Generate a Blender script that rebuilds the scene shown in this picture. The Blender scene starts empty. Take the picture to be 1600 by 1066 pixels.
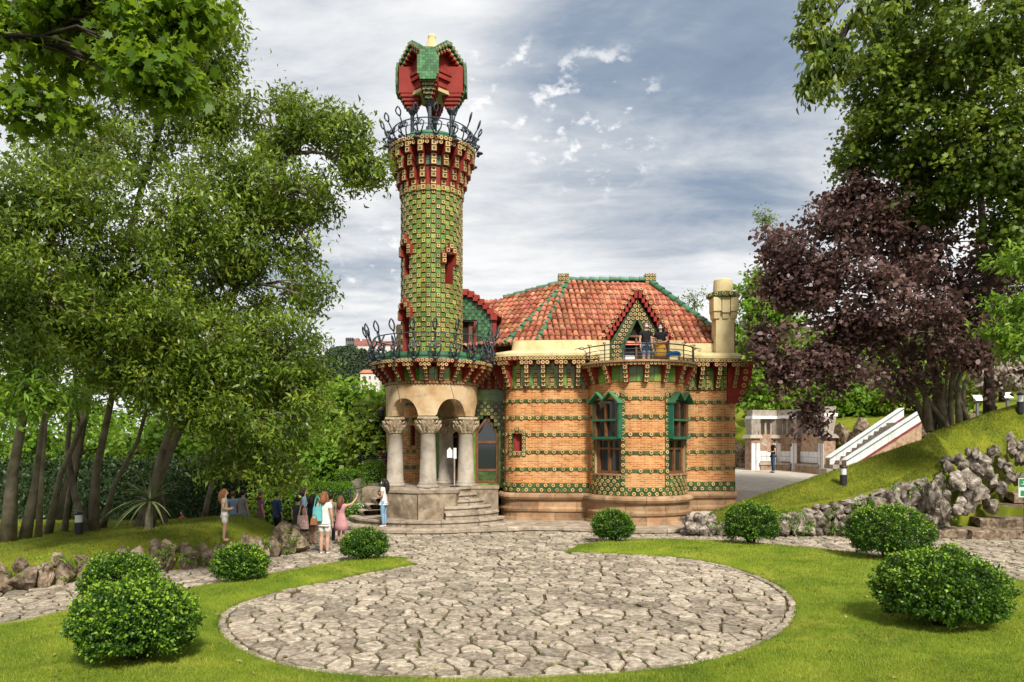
import bpy, bmesh, math, random
import numpy as np
from mathutils import Vector, Matrix, noise, geometry, kdtree
R = math.radians
random.seed(11); rng = np.random.default_rng(11)
SC = bpy.context.scene
COL = SC.collection

# ------------------------------------------------------------------ camera, sky, sun, exposure
F, HZ, EYE = 1150.0, 690.0, 2.9           # focal length in photo pixels, horizon row, eye height (m)
cam = bpy.data.cameras.new('camera'); camo = bpy.data.objects.new('camera', cam); COL.objects.link(camo)
camo.location = (0, 0, EYE); camo.rotation_euler = (R(90), 0, 0)
cam.sensor_width = 36; cam.lens = 36 * F / 1600; cam.shift_y = (HZ - 533) / 1600
cam.clip_start = 0.1; cam.clip_end = 6000
SC.camera = camo

SUN_AZ, SUN_EL = R(162), R(46)            # azimuth from +Y towards +X: behind the camera, a little to its right
sun_dir = Vector((math.sin(SUN_AZ) * math.cos(SUN_EL), math.cos(SUN_AZ) * math.cos(SUN_EL), math.sin(SUN_EL)))
sl = bpy.data.lights.new('sun', 'SUN'); sl.energy = 4.2; sl.angle = R(9); sl.color = (1, .95, .86)
slo = bpy.data.objects.new('sun', sl); COL.objects.link(slo)
slo.rotation_euler = (-sun_dir).to_track_quat('-Z', 'Y').to_euler(); slo.location = (0, 0, 60)

def at(px, py, Y): return Vector(((px - 800) / F * Y, Y, EYE - (py - HZ) / F * Y))
def gnd(px, py, z=0.0):
    Y = (EYE - z) * F / (py - HZ); return Vector(((px - 800) / F * Y, Y, z))

W = bpy.data.worlds.new('World'); SC.world = W; W.use_nodes = True
nt = W.node_tree; nt.nodes.clear()
def nd(t, typ, **kw):
    n = t.nodes.new(typ)
    for k, v in kw.items():
        if k in n.inputs.keys() if False else False: pass
        setattr(n, k, v)
    return n
def lk(t, a, b): t.links.new(a, b)
def mth(t, op, a, b=None, clamp=False):
    n = t.nodes.new('ShaderNodeMath'); n.operation = op; n.use_clamp = clamp
    for i, x in enumerate((a, b)):
        if x is None: continue
        if isinstance(x, (int, float)): n.inputs[i].default_value = x
        else: t.links.new(x, n.inputs[i])
    return n.outputs[0]
def ramp(t, fac, stops, interp='LINEAR'):
    n = t.nodes.new('ShaderNodeValToRGB'); n.color_ramp.interpolation = interp
    cr = n.color_ramp
    while len(cr.elements) < len(stops): cr.elements.new(0.5)
    for e, (p, c) in zip(cr.elements, stops):
        e.position = p; e.color = (c[0], c[1], c[2], 1) if not isinstance(c, (int, float)) else (c, c, c, 1)
    if fac is not None: t.links.new(fac, n.inputs[0])
    return n.outputs[0]
def mixc(t, fac, a, b, mode='MIX'):
    n = t.nodes.new('ShaderNodeMix'); n.data_type = 'RGBA'; n.blend_type = mode
    for s, x in ((0, fac), (6, a), (7, b)):
        if isinstance(x, (int, float)): n.inputs[s].default_value = x
        elif isinstance(x, (tuple, list)): n.inputs[s].default_value = (*x[:3], 1)
        else: t.links.new(x, n.inputs[s])
    return n.outputs[2]
def noise_n(t, vec, scale, detail=6, rough=.55, dist=0.0):
    n = t.nodes.new('ShaderNodeTexNoise'); n.inputs['Scale'].default_value = scale; n.inputs['Detail'].default_value = detail
    n.inputs['Roughness'].default_value = rough; n.inputs['Distortion'].default_value = dist
    if vec is not None: t.links.new(vec, n.inputs['Vector'])
    return n.outputs[0]

sky = nt.nodes.new('ShaderNodeTexSky'); sky.sky_type = 'NISHITA'; sky.sun_disc = False
sky.sun_elevation = SUN_EL; sky.sun_rotation = SUN_AZ; sky.air_density = 1.2; sky.dust_density = 2.0
tc = nt.nodes.new('ShaderNodeTexCoord'); sep = nt.nodes.new('ShaderNodeSeparateXYZ'); lk(nt, tc.outputs['Generated'], sep.inputs[0])
zz = mth(nt, 'ADD', mth(nt, 'MAXIMUM', sep.outputs[2], 0.0), 0.16)
cb = nt.nodes.new('ShaderNodeCombineXYZ')
lk(nt, mth(nt, 'DIVIDE', sep.outputs[0], zz), cb.inputs[0]); lk(nt, mth(nt, 'DIVIDE', sep.outputs[1], zz), cb.inputs[1])
cb.inputs[2].default_value = 3.7
mp = nt.nodes.new('ShaderNodeMapping'); lk(nt, cb.outputs[0], mp.inputs[0]); mp.inputs['Scale'].default_value = (.75, 1.25, 1); mp.inputs['Rotation'].default_value = (0, 0, R(-14))
mp.inputs['Location'].default_value = (.35, .9, 0)
big = noise_n(nt, mp.outputs[0], .9, 9, .6, .55)
fine = noise_n(nt, mp.outputs[0], 3.4, 10, .62, .4)
dens = mth(nt, 'ADD', mth(nt, 'MULTIPLY', big, .68), mth(nt, 'MULTIPLY', fine, .32))
def lobe(px, py, lo, hi):
    d = Vector(((px - 800) / F, 1, (HZ - py) / F)).normalized()
    n = nt.nodes.new('ShaderNodeVectorMath'); n.operation = 'DOT_PRODUCT'
    lk(nt, tc.outputs['Generated'], n.inputs[0]); n.inputs[1].default_value = d
    m = nt.nodes.new('ShaderNodeMapRange'); m.interpolation_type = 'SMOOTHSTEP'; m.inputs[1].default_value = lo; m.inputs[2].default_value = hi
    lk(nt, n.outputs['Value'], m.inputs[0]); return m.outputs[0]
gap = mth(nt, 'MAXIMUM', lobe(1090, 100, .955, .998), mth(nt, 'MULTIPLY', lobe(520, 470, .985, 1.0), .55))   # break in the overcast
dens2 = mth(nt, 'SUBTRACT', dens, mth(nt, 'MULTIPLY', gap, .20))
elev = nt.nodes.new('ShaderNodeMapRange'); elev.inputs[1].default_value = .05; elev.inputs[2].default_value = .42; elev.inputs[3].default_value = .14; elev.inputs[4].default_value = 0
lk(nt, sep.outputs[2], elev.inputs[0])
dens2 = mth(nt, 'ADD', dens2, elev.outputs[0])
cloud = ramp(nt, dens2, [(.20, (1.4, 1.9, 2.8)), (.33, (2.4, 2.95, 3.8)), (.42, (4.1, 4.5, 5.05)), (.48, (5.7, 5.9, 6.2)), (.54, (7.0, 7.1, 7.2)), (.64, (8.4, 8.4, 8.4))])
mp2 = nt.nodes.new('ShaderNodeMapping'); lk(nt, tc.outputs['Generated'], mp2.inputs[0]); mp2.inputs['Scale'].default_value = (1, 1, 1.7)
puffn = noise_n(nt, mp2.outputs[0], 26, 8, .55, .1)
pm = mth(nt, 'MAXIMUM', lobe(925, 195, .9945, .9985), mth(nt, 'MAXIMUM', lobe(785, 140, .997, .9995), lobe(592, 412, .998, .9997)))
puff = nt.nodes.new('ShaderNodeMapRange'); puff.interpolation_type = 'SMOOTHSTEP'; puff.inputs[1].default_value = .53; puff.inputs[2].default_value = .66
lk(nt, puffn, puff.inputs[0])
cloud = mixc(nt, mth(nt, 'MULTIPLY', mth(nt, 'MULTIPLY', puff.outputs[0], pm), .9), cloud, (8.2, 8.2, 8.2))
cover = nt.nodes.new('ShaderNodeMapRange'); cover.inputs[1].default_value = .18; cover.inputs[2].default_value = .40; cover.inputs[3].default_value = .82; cover.inputs[4].default_value = 1
lk(nt, dens2, cover.inputs[0])
skyc = mixc(nt, cover.outputs[0], sky.outputs[0], cloud)
bg = nt.nodes.new('ShaderNodeBackground'); bg.inputs[1].default_value = .088; lk(nt, skyc, bg.inputs[0])
wo = nt.nodes.new('ShaderNodeOutputWorld'); lk(nt, bg.outputs[0], wo.inputs[0])

vs = SC.view_settings; vs.view_transform = 'Standard'; vs.look = 'None'; vs.gamma = 1; vs.exposure = 0.57; vs.use_curve_mapping = False
SC.render.engine = 'CYCLES'
SC.cycles.use_denoising = True; SC.cycles.max_bounces = 6; SC.cycles.diffuse_bounces = 3; SC.cycles.glossy_bounces = 3
SC.cycles.transmission_bounces = 4; SC.cycles.transparent_max_bounces = 6; SC.cycles.caustics_reflective = False; SC.cycles.caustics_refractive = False

# ------------------------------------------------------------------ materials
def mat(name, cols, scale=3.0, rough=.75, bump=0.0, bscale=25.0, rnd=0.0, spec=.35, detail=6, stain=None, space='world', hrnd=0.0, metal=0.0, dist=0.3):
    """colour noise between cols, fine relief, per-piece tint from the 'rnd' attribute and the object"""
    m = bpy.data.materials.new(name); m.use_nodes = True; t = m.node_tree
    b = t.nodes['Principled BSDF']; b.inputs['Roughness'].default_value = rough; b.inputs['Specular IOR Level'].default_value = spec; b.inputs['Metallic'].default_value = metal
    if space == 'world': v = t.nodes.new('ShaderNodeNewGeometry').outputs['Position']
    else: v = t.nodes.new('ShaderNodeTexCoord').outputs['Object']
    n = noise_n(t, v, scale, detail, .6, dist)
    k = len(cols); lo, hi = .32, .68
    c = ramp(t, n, [(lo + (hi - lo) * i / max(1, k - 1), col) for i, col in enumerate(cols)]) if k > 1 else mixc(t, 0.0, cols[0], cols[0])
    if stain:
        sc_, lo_, hi_, colr = stain
        sm = nt2 = t.nodes.new('ShaderNodeMapRange'); sm.interpolation_type = 'SMOOTHSTEP'; sm.inputs[1].default_value = lo_; sm.inputs[2].default_value = hi_
        lk(t, noise_n(t, v, sc_, 8, .65, .5), sm.inputs[0]); c = mixc(t, sm.outputs[0], c, colr)
    if rnd or hrnd:
        at_ = t.nodes.new('ShaderNodeAttribute'); at_.attribute_name = 'rnd'
        oi = t.nodes.new('ShaderNodeObjectInfo')
        r = mth(t, 'FRACT', mth(t, 'ADD', at_.outputs['Fac'], oi.outputs['Random']))
        hs = t.nodes.new('ShaderNodeHueSaturation')
        lk(t, mth(t, 'ADD', mth(t, 'MULTIPLY', r, 2 * rnd), 1 - rnd), hs.inputs['Value'])
        if hrnd:
            r2 = mth(t, 'FRACT', mth(t, 'MULTIPLY', r, 7.31))
            lk(t, mth(t, 'ADD', mth(t, 'MULTIPLY', r2, 2 * hrnd), .5 - hrnd), hs.inputs['Hue'])
        lk(t, c, hs.inputs['Color']); c = hs.outputs[0]
    lk(t, c, b.inputs['Base Color'])
    if bump:
        bn = t.nodes.new('ShaderNodeBump'); bn.inputs['Strength'].default_value = bump; bn.inputs['Distance'].default_value = .02
        lk(t, noise_n(t, v, bscale, 8, .65, .2), bn.inputs['Height']); lk(t, bn.outputs[0], b.inputs['Normal'])
    return m

def leafmat(name, dark, mid, light, trans=.3, clump=1.2, rough=.45, patch=0):
    m = bpy.data.materials.new(name); m.use_nodes = True; t = m.node_tree
    b = t.nodes['Principled BSDF']; b.inputs['Roughness'].default_value = rough; b.inputs['Specular IOR Level'].default_value = .35
    v = t.nodes.new('ShaderNodeNewGeometry').outputs['Position']
    a = t.nodes.new('ShaderNodeAttribute'); a.attribute_name = 'rnd'
    f = mth(t, 'ADD', mth(t, 'MULTIPLY', a.outputs['Fac'], .55), mth(t, 'MULTIPLY', noise_n(t, v, clump, 3, .5), .55))
    if patch: f = mth(t, 'ADD', mth(t, 'MULTIPLY', a.outputs['Fac'], .4), mth(t, 'ADD', mth(t, 'MULTIPLY', noise_n(t, v, clump, 6, .6, .4), 1.5 * patch), .36 - .75 * patch))
    c = ramp(t, f, [(.25, dark), (.55, mid), (.9, light)])
    lk(t, c, b.inputs['Base Color'])
    tr = t.nodes.new('ShaderNodeBsdfTranslucent'); lk(t, mixc(t, .5, c, light), tr.inputs[0])
    mx = t.nodes.new('ShaderNodeMixShader'); mx.inputs[0].default_value = trans
    o = t.nodes['Material Output']; lk(t, b.outputs[0], mx.inputs[1]); lk(t, tr.outputs[0], mx.inputs[2]); lk(t, mx.outputs[0], o.inputs[0])
    return m

def brickmat():
    m = bpy.data.materials.new('brick'); m.use_nodes = True; t = m.node_tree; b = t.nodes['Principled BSDF']; b.inputs['Roughness'].default_value = .85; b.inputs['Specular IOR Level'].default_value = .2
    uv = t.nodes.new('ShaderNodeTexCoord').outputs['UV']
    def br(c1, c2, mo, bias):
        n = t.nodes.new('ShaderNodeTexBrick'); lk(t, uv, n.inputs['Vector']); n.inputs['Scale'].default_value = 1
        n.inputs['Brick Width'].default_value = .235; n.inputs['Row Height'].default_value = .062; n.inputs['Mortar Size'].default_value = .0075
        n.inputs['Mortar Smooth'].default_value = .2; n.inputs['Bias'].default_value = bias; n.offset = .5
        for k, c in (('Color1', c1), ('Color2', c2), ('Mortar', mo)): n.inputs[k].default_value = (*c, 1)
        return n
    n1 = br((.54, .245, .082), (.30, .08, .026), (.60, .43, .23), -.1)
    n2 = br((.57, .32, .13), (.42, .16, .055), (.64, .48, .29), 0)
    g = t.nodes.new('ShaderNodeNewGeometry').outputs['Position']
    s = t.nodes.new('ShaderNodeMapRange'); s.inputs[1].default_value = .42; s.inputs[2].default_value = .6
    lk(t, noise_n(t, g, 1.3, 6, .6, .4), s.inputs[0])
    c = mixc(t, s.outputs[0], n1.outputs[0], n2.outputs[0])
    c = mixc(t, .35, c, ramp(t, noise_n(t, g, 5, 5), [(.35, (.40, .31, .22)), (.65, (.64, .58, .50))]), 'OVERLAY')
    mpv = t.nodes.new('ShaderNodeMapping'); lk(t, g, mpv.inputs[0]); mpv.inputs['Scale'].default_value = (3.5, 3.5, .45)
    c = mixc(t, 1.0, c, ramp(t, noise_n(t, mpv.outputs[0], 1.0, 6, .65, .3), [(.30, (.78, .73, .68)), (.46, (1, 1, 1))]), 'MULTIPLY')      # rain streaks and grime
    lk(t, c, b.inputs['Base Color'])
    bn = t.nodes.new('ShaderNodeBump'); bn.inputs['Strength'].default_value = .6; bn.inputs['Distance'].default_value = .012; bn.invert = True
    lk(t, n1.outputs['Fac'], bn.inputs['Height']); lk(t, bn.outputs[0], b.inputs['Normal'])
    return m

M = {}
M['brick'] = brickmat()
M['green'] = mat('green_glaze', [(.065, .15, .022), (.13, .225, .034), (.25, .31, .06)], 1.6, .25, .1, 12, rnd=.38, spec=.5, hrnd=.025, stain=(1.1, .57, .72, (.26, .15, .04)))
M['green_dark'] = mat('dark_green_glaze', [(.016, .045, .012), (.04, .08, .02), (.095, .13, .042)], 5, .3, .3, 40, rnd=.3, spec=.5)
M['green_teal'] = mat('teal_glaze', [(.025, .105, .05), (.055, .18, .085)], 3, .38, .1, 20, rnd=.3, spec=.5)
M['green_paint'] = mat('green_paint', [(.01, .085, .045), (.022, .14, .08)], 4, .4, .05, 20)
M['flower'] = mat('flower_tile_cream', [(.36, .25, .085), (.5, .37, .15), (.56, .45, .22)], 2.5, .35, .2, 60, rnd=.28, spec=.4, stain=(1.3, .55, .7, (.42, .2, .06)))
M['flower_rim'] = mat('flower_tile_rim', [(.17, .13, .045), (.26, .21, .08)], 4, .4, .2, 60, rnd=.3)
M['flower_eye'] = mat('flower_tile_eye', [(.14, .04, .016), (.22, .075, .025)], 4, .4, .2, 60, rnd=.4)
M['red'] = mat('red_paint', [(.2, .024, .017), (.28, .036, .026)], 1.4, .7, .15, 15, rnd=.1, spec=.2)
M['cream'] = mat('cream_plaster', [(.44, .34, .16), (.58, .47, .25), (.64, .53, .31)], 1.2, .85, .2, 18, stain=(2.2, .56, .75, (.36, .3, .19)))
M['roof'] = mat('terracotta', [(.22, .066, .034), (.35, .125, .068), (.46, .235, .15)], 2.2, .85, .35, 22, rnd=.38, hrnd=.012, spec=.15, stain=(7, .56, .72, (.20, .13, .09)))
M['sand'] = mat('sandstone', [(.36, .215, .10), (.48, .33, .18), (.56, .45, .30)], 1.3, .9, .35, 14, rnd=.1, spec=.15, stain=(2.0, .54, .7, (.30, .23, .17)))
M['plinth'] = mat('plinth_stone', [(.20, .115, .065), (.31, .185, .10), (.36, .25, .15)], 1.8, .9, .45, 14, rnd=.25, spec=.15, stain=(2.6, .55, .68, (.15, .12, .09)))
M['column'] = mat('column_stone', [(.22, .185, .145), (.33, .285, .23), (.41, .365, .30)], 2.2, .9, .4, 18, rnd=.08, spec=.15, stain=(3, .58, .72, (.22, .2, .17)))
M['pedestal'] = mat('stained_stone', [(.16, .11, .07), (.30, .235, .165), (.42, .35, .26)], 3.0, .9, .5, 16, rnd=.12, spec=.15, stain=(1.6, .46, .74, (.11, .08, .055)))
M['step'] = mat('step_stone', [(.18, .14, .10), (.30, .245, .185), (.41, .35, .27)], 3.0, .9, .5, 16, rnd=.15, spec=.15, stain=(1.9, .58, .72, (.14, .105, .075)))
M['carved'] = mat('carved_stone', [(.26, .19, .115), (.5, .41, .28)], 9, .9, .5, 40)
M['iron'] = mat('wrought_iron', [(.018, .024, .033), (.04, .05, .062)], 8, .5, .2, 50, spec=.5)
M['black'] = mat('black_metal', [(.012, .012, .014), (.02, .02, .022)], 8, .4, 0, 10, spec=.5)
M['wood'] = mat('wood', [(.11, .045, .018), (.19, .085, .034)], 6, .5, .2, 30, spec=.35)
M['white'] = mat('white_paint', [(.68, .67, .65), (.78, .77, .75)], 3, .5)
M['whitetile'] = mat('white_glazed_tile', [(.55, .56, .56), (.74, .74, .73)], 2, .3, 0, 10, rnd=.1, spec=.5)
M['magenta'] = mat('red_coping', [(.17, .03, .035), (.24, .05, .05)], 4, .5)
M['paving'] = mat('paving_stone', [(.17, .14, .10), (.30, .25, .19), (.47, .41, .33)], 11, .95, 1.0, 34, rnd=.34, hrnd=.007, spec=.12, stain=(1.1, .54, .72, (.19, .155, .105)))
M['soil'] = mat('soil_joint', [(.05, .04, .018), (.085, .062, .035), (.06, .075, .014)], 1.2, .95, .5, 30, spec=.1)
M['terrace'] = mat('terrace_paving', [(.36, .31, .25), (.48, .43, .36)], 3, .9, .4, 20)
M['rock_b'] = mat('brown_rock', [(.05, .034, .024), (.17, .125, .085), (.33, .26, .19)], 7, .95, 1.0, 22, rnd=.3, spec=.12, stain=(2.2, .6, .75, (.06, .075, .02)))
M['rock_g'] = mat('pale_rock', [(.05, .041, .032), (.20, .165, .132), (.42, .375, .32)], 7, .95, 1.0, 22, rnd=.3, spec=.12, stain=(2.4, .6, .74, (.055, .065, .02)))
M['lawn'] = mat('lawn', [(.075, .125, .011), (.145, .20, .015), (.23, .255, .026)], .9, .9, .8, 60, spec=.1, detail=9, stain=(.7, .52, .72, (.27, .26, .04)))
M['moss'] = mat('mossy_grass', [(.08, .105, .011), (.15, .175, .014), (.22, .225, .022)], 1.3, .95, .9, 35, spec=.1, detail=9, stain=(.8, .56, .7, (.085, .12, .012)))
M['field'] = mat('meadow', [(.07, .12, .02), (.13, .2, .03)], .02, .95, 0, 10, spec=.1)
M['earth'] = mat('garden_earth', [(.03, .035, .012), (.06, .06, .02), (.05, .075, .015)], .7, .95, .5, 10, spec=.1)
M['bark'] = mat('bark', [(.085, .07, .05), (.16, .135, .10), (.23, .2, .15)], 3.5, .95, .9, 22, spec=.1)
M['bark_d'] = mat('dark_bark', [(.03, .025, .018), (.07, .058, .042)], 4, .95, .8, 22, spec=.1)
def glassmat():
    m = bpy.data.materials.new('window_glass'); m.use_nodes = True; b = m.node_tree.nodes['Principled BSDF']
    b.inputs['Base Color'].default_value = (.02, .025, .025, 1); b.inputs['Roughness'].default_value = .06; b.inputs['Specular IOR Level'].default_value = .8
    return m
M['glass'] = glassmat()
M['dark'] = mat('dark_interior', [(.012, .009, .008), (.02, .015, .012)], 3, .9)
M['l_blade'] = leafmat('grass_blade', (.07, .125, .009), (.17, .24, .016), (.36, .39, .045), .3, .8, .6, 1.0)
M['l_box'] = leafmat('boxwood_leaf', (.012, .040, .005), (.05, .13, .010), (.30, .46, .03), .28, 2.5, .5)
M['l_ever'] = leafmat('evergreen_leaf', (.018, .04, .004), (.095, .165, .013), (.38, .46, .05), .36, .9, .42)
M['l_maple'] = leafmat('maple_leaf', (.02, .05, .004), (.09, .18, .008), (.34, .48, .03), .5, .9, .45)
M['l_maple2'] = leafmat('maple_leaf_far', (.022, .05, .006), (.10, .175, .016), (.35, .42, .05), .4, .8, .45)
M['l_copper'] = leafmat('copper_leaf', (.026, .012, .011), (.10, .05, .044), (.26, .165, .14), .32, .7, .4)
M['l_bright'] = leafmat('bright_leaf', (.04, .11, .008), (.15, .29, .02), (.32, .45, .05), .45, .35, .5)
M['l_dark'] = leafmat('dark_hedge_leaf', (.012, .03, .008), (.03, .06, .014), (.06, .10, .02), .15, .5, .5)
M['l_hedge'] = leafmat('clipped_hedge_leaf', (.045, .12, .008), (.12, .26, .015), (.26, .42, .035), .35, .8, .5)
M['l_far'] = leafmat('far_wood_leaf', (.022, .045, .022), (.045, .075, .035), (.085, .12, .05), .1, .05, .8)
M['l_palm'] = leafmat('palm_leaf', (.06, .09, .03), (.16, .2, .07), (.28, .31, .13), .2, .5, .4)

# ------------------------------------------------------------------ mesh helpers
WL = {}
class MB:
    def __init__(s): s.v = []; s.f = []; s.m = []; s.uv = []; s.r = []
    def add(s, vs, fs, m=0, uvs=None, r=None):
        k = len(s.v); s.v += [tuple(x) for x in vs]
        r = random.random() if r is None else r
        for i, f in enumerate(fs):
            s.f.append([k + j for j in f]); s.m.append(m[i] if isinstance(m, (list, tuple)) else m)
            s.uv.append(uvs[i] if uvs else None); s.r.append(r)
    def box(s, c, sz, X=None, m=0, r=None, top=1.0):
        """box centred on c; X = 3x3 matrix whose columns are the box axes; m = one slot, or six (-x +x -y +y -z +z)"""
        hx, hy, hz = sz[0] / 2, sz[1] / 2, sz[2] / 2; c = Vector(c)
        p = []
        for dz in (-1, 1):
            k = top if dz > 0 else 1
            for dx, dy in ((-1, -1), (1, -1), (1, 1), (-1, 1)):
                q = Vector((dx * hx * k, dy * hy * k, dz * hz)); p.append(c + (X @ q if X else q))
        mm = [m] * 6 if isinstance(m, int) else m
        s.add(p, [(0, 3, 2, 1), (4, 5, 6, 7), (0, 1, 5, 4), (2, 3, 7, 6), (3, 0, 4, 7), (1, 2, 6, 5)], [mm[4], mm[5], mm[2], mm[3], mm[0], mm[1]], r=r)
    def flower(s, c, u, n, size, d=.04, sides=8, m=(0, 1, 2), back=.0):
        """raised flower tile: cream ring round a recessed dark eye; u tangent, n outward"""
        u = Vector(u).normalized(); n = Vector(n).normalized(); v = n.cross(u); c = Vector(c); P = []
        off = math.pi / sides
        rad = size / 2 / math.cos(off)
        for rr, h in ((1.0, -back), (1.0, d * .8), (.86, d), (.52, d), (.46, d * .45)):
            for k in range(sides):
                a = 2 * math.pi * k / sides + off
                P.append(c + (u * math.cos(a) + v * math.sin(a)) * rad * rr + n * h)
        fs = []; ms = []
        for l, mm in ((0, m[1]), (1, m[1]), (2, m[0]), (3, m[2])):
            for k in range(sides):
                k2 = (k + 1) % sides; fs.append((l * sides + k, l * sides + k2, (l + 1) * sides + k2, (l + 1) * sides + k)); ms.append(mm)
        fs.append(tuple(range(4 * sides, 5 * sides))); ms.append(m[2])
        s.add(P, fs, ms)
    def tube(s, pts, rad, n=6, m=0, caps=True, r=None, flat=None):
        pts = [Vector(p) for p in pts]; k = len(pts)
        if isinstance(rad, (int, float)): rad = [rad] * k
        P = []; up = None
        for i, p in enumerate(pts):
            d = (pts[min(i + 1, k - 1)] - pts[max(i - 1, 0)])
            d = d.normalized() if d.length > 1e-9 else Vector((0, 0, 1))
            if up is None:
                up = Vector((0, 0, 1)) if abs(d.z) < .9 else Vector((1, 0, 0))
            a = d.cross(up)
            if a.length < 1e-5: a = d.cross(Vector((.3, 1, .2)))
            a.normalize(); b = a.cross(d); up = b
            for j in range(n):
                t = 2 * math.pi * j / n
                P.append(p + (a * math.cos(t) + b * math.sin(t)) * rad[i])
        fs = [(i * n + j, i * n + (j + 1) % n, (i + 1) * n + (j + 1) % n, (i + 1) * n + j) for i in range(k - 1) for j in range(n)]
        if caps: fs += [tuple(range(n))[::-1], tuple(range((k - 1) * n, k * n))]
        s.add(P, fs, m, r=r)
    def lathe(s, c, prof, n=32, a0=0, a1=360, m=0, caps=False, uvw=None):
        c = Vector(c); full = abs(a1 - a0) >= 359.9; cols = n if full else n + 1; P = []
        for rr, z in prof:
            for j in range(cols):
                a = R(a0 + (a1 - a0) * j / n); P.append(c + Vector((math.cos(a) * rr, math.sin(a) * rr, z)))
        fs = []; ms = []; uvs = []
        for i in range(len(prof) - 1):
            for j in range(n):
                j2 = (j + 1) % cols
                fs.append((i * cols + j, i * cols + j2, (i + 1) * cols + j2, (i + 1) * cols + j)); ms.append(m[i] if isinstance(m, (list, tuple)) else m)
        if caps:
            fs.append(tuple(range(cols))[::-1]); ms.append(ms[0]); fs.append(tuple(range((len(prof) - 1) * cols, len(prof) * cols))); ms.append(ms[-2])
        s.add(P, fs, ms)
    def prism(s, poly, z0, z1, m=0, top=None, r=None):
        """vertical prism over a plan polygon (counter-clockwise)"""
        n = len(poly); P = [(x, y, z0) for x, y in poly] + [(x, y, z1) for x, y in poly]
        fs = [tuple(range(n))[::-1], tuple(range(n, 2 * n))] + [(i, (i + 1) % n, n + (i + 1) % n, n + i) for i in range(n)]
        s.add(P, fs, [m, m if top is None else top] + [m] * n, r=r)
    def slab(s, poly, o, u, v, n, d, m=0, edge=None):
        """flat polygon in the plane (u, v) at o, thickened by d along n"""
        o, u, v, n = Vector(o), Vector(u), Vector(v), Vector(n); k = len(poly)
        P = [o + u * a + v * b for a, b in poly] + [o + u * a + v * b + n * d for a, b in poly]
        fs = [tuple(range(k))[::-1], tuple(range(k, 2 * k))] + [(i, (i + 1) % k, k + (i + 1) % k, k + i) for i in range(k)]
        e = m if edge is None else edge
        s.add(P, fs, [m, m] + [e] * k)
    def ball(s, c, rad, nu=10, nv=7, m=0):
        c = Vector(c); rx, ry, rz = rad if isinstance(rad, (tuple, list)) else (rad,) * 3
        P = [c + Vector((0, 0, -rz))]
        for i in range(1, nv):
            t = -math.pi / 2 + math.pi * i / nv
            for j in range(nu): a = 2 * math.pi * j / nu; P.append(c + Vector((math.cos(t) * math.cos(a) * rx, math.cos(t) * math.sin(a) * ry, math.sin(t) * rz)))
        P.append(c + Vector((0, 0, rz))); L = len(P) - 1; fs = []
        for j in range(nu):
            j2 = (j + 1) % nu; fs.append((0, 1 + j2, 1 + j)); fs.append((L, L - nu + j, L - nu + j2))
            for i in range(nv - 2): a = 1 + i * nu; fs.append((a + j, a + j2, a + nu + j2, a + nu + j))
        s.add(P, fs, m)
    def mesh(s, name, mats, smooth=False, off=(0, 0, 0)):
        me = bpy.data.meshes.new(name); o = off
        me.from_pydata([(x - o[0], y - o[1], z - o[2]) for x, y, z in s.v], [], s.f)
        for mm in (mats if isinstance(mats, (list, tuple)) else [mats]): me.materials.append(M[mm] if isinstance(mm, str) else mm)
        me.polygons.foreach_set('material_index', s.m)
        if smooth: me.polygons.foreach_set('use_smooth', [True] * len(s.f))
        a = me.attributes.new('rnd', 'FLOAT', 'FACE'); a.data.foreach_set('value', s.r)
        if any(u is not None for u in s.uv):
            l = me.uv_layers.new(name='UVMap'); i = 0
            for u, f in zip(s.uv, s.f):
                for j in range(len(f)):
                    if u is not None: l.data[i].uv = u[j]
                    i += 1
        me.update(); return me
    def build(s, name, mats, parent=None, smooth=False):
        off = WL.get(parent.name, (0, 0, 0)) if parent else (0, 0, 0)
        o = bpy.data.objects.new(name, s.mesh(name, mats, smooth, off)); COL.objects.link(o)
        if parent: o.parent = parent
        WL[o.name] = off
        return o
def put(name, me, parent, loc, rz=0.0, sc=None, rot=None):
    """one more piece that shares a mesh, at a world place, under a parent"""
    o = bpy.data.objects.new(name, me); COL.objects.link(o); o.parent = parent
    w = WL.get(parent.name, (0, 0, 0)) if parent else (0, 0, 0)
    o.location = Vector(loc) - Vector(w); o.rotation_euler = rot if rot is not None else (0, 0, rz)
    if sc is not None: o.scale = sc if isinstance(sc, (tuple, list)) else (sc,) * 3
    WL[o.name] = tuple(loc); return o
def tag(o, label, cat, group=None):
    o['label'] = label; o['category'] = cat
    if group: o['group'] = group
    return o
def thing(name, label, cat, loc=(0, 0, 0), group=None):
    o = bpy.data.objects.new(name, None); COL.objects.link(o); o.location = loc; o.empty_display_size = .2
    WL[o.name] = tuple(loc); return tag(o, label, cat, group)
def part(name, parent, kind=None):
    """an empty part that gathers sub-parts"""
    o = bpy.data.objects.new(name, None); COL.objects.link(o); o.parent = parent; o.empty_display_size = .1
    WL[o.name] = WL[parent.name]; return o
def struct(o): o['kind'] = 'structure'; return o
def stuff(o): o['kind'] = 'stuff'; return o
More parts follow.
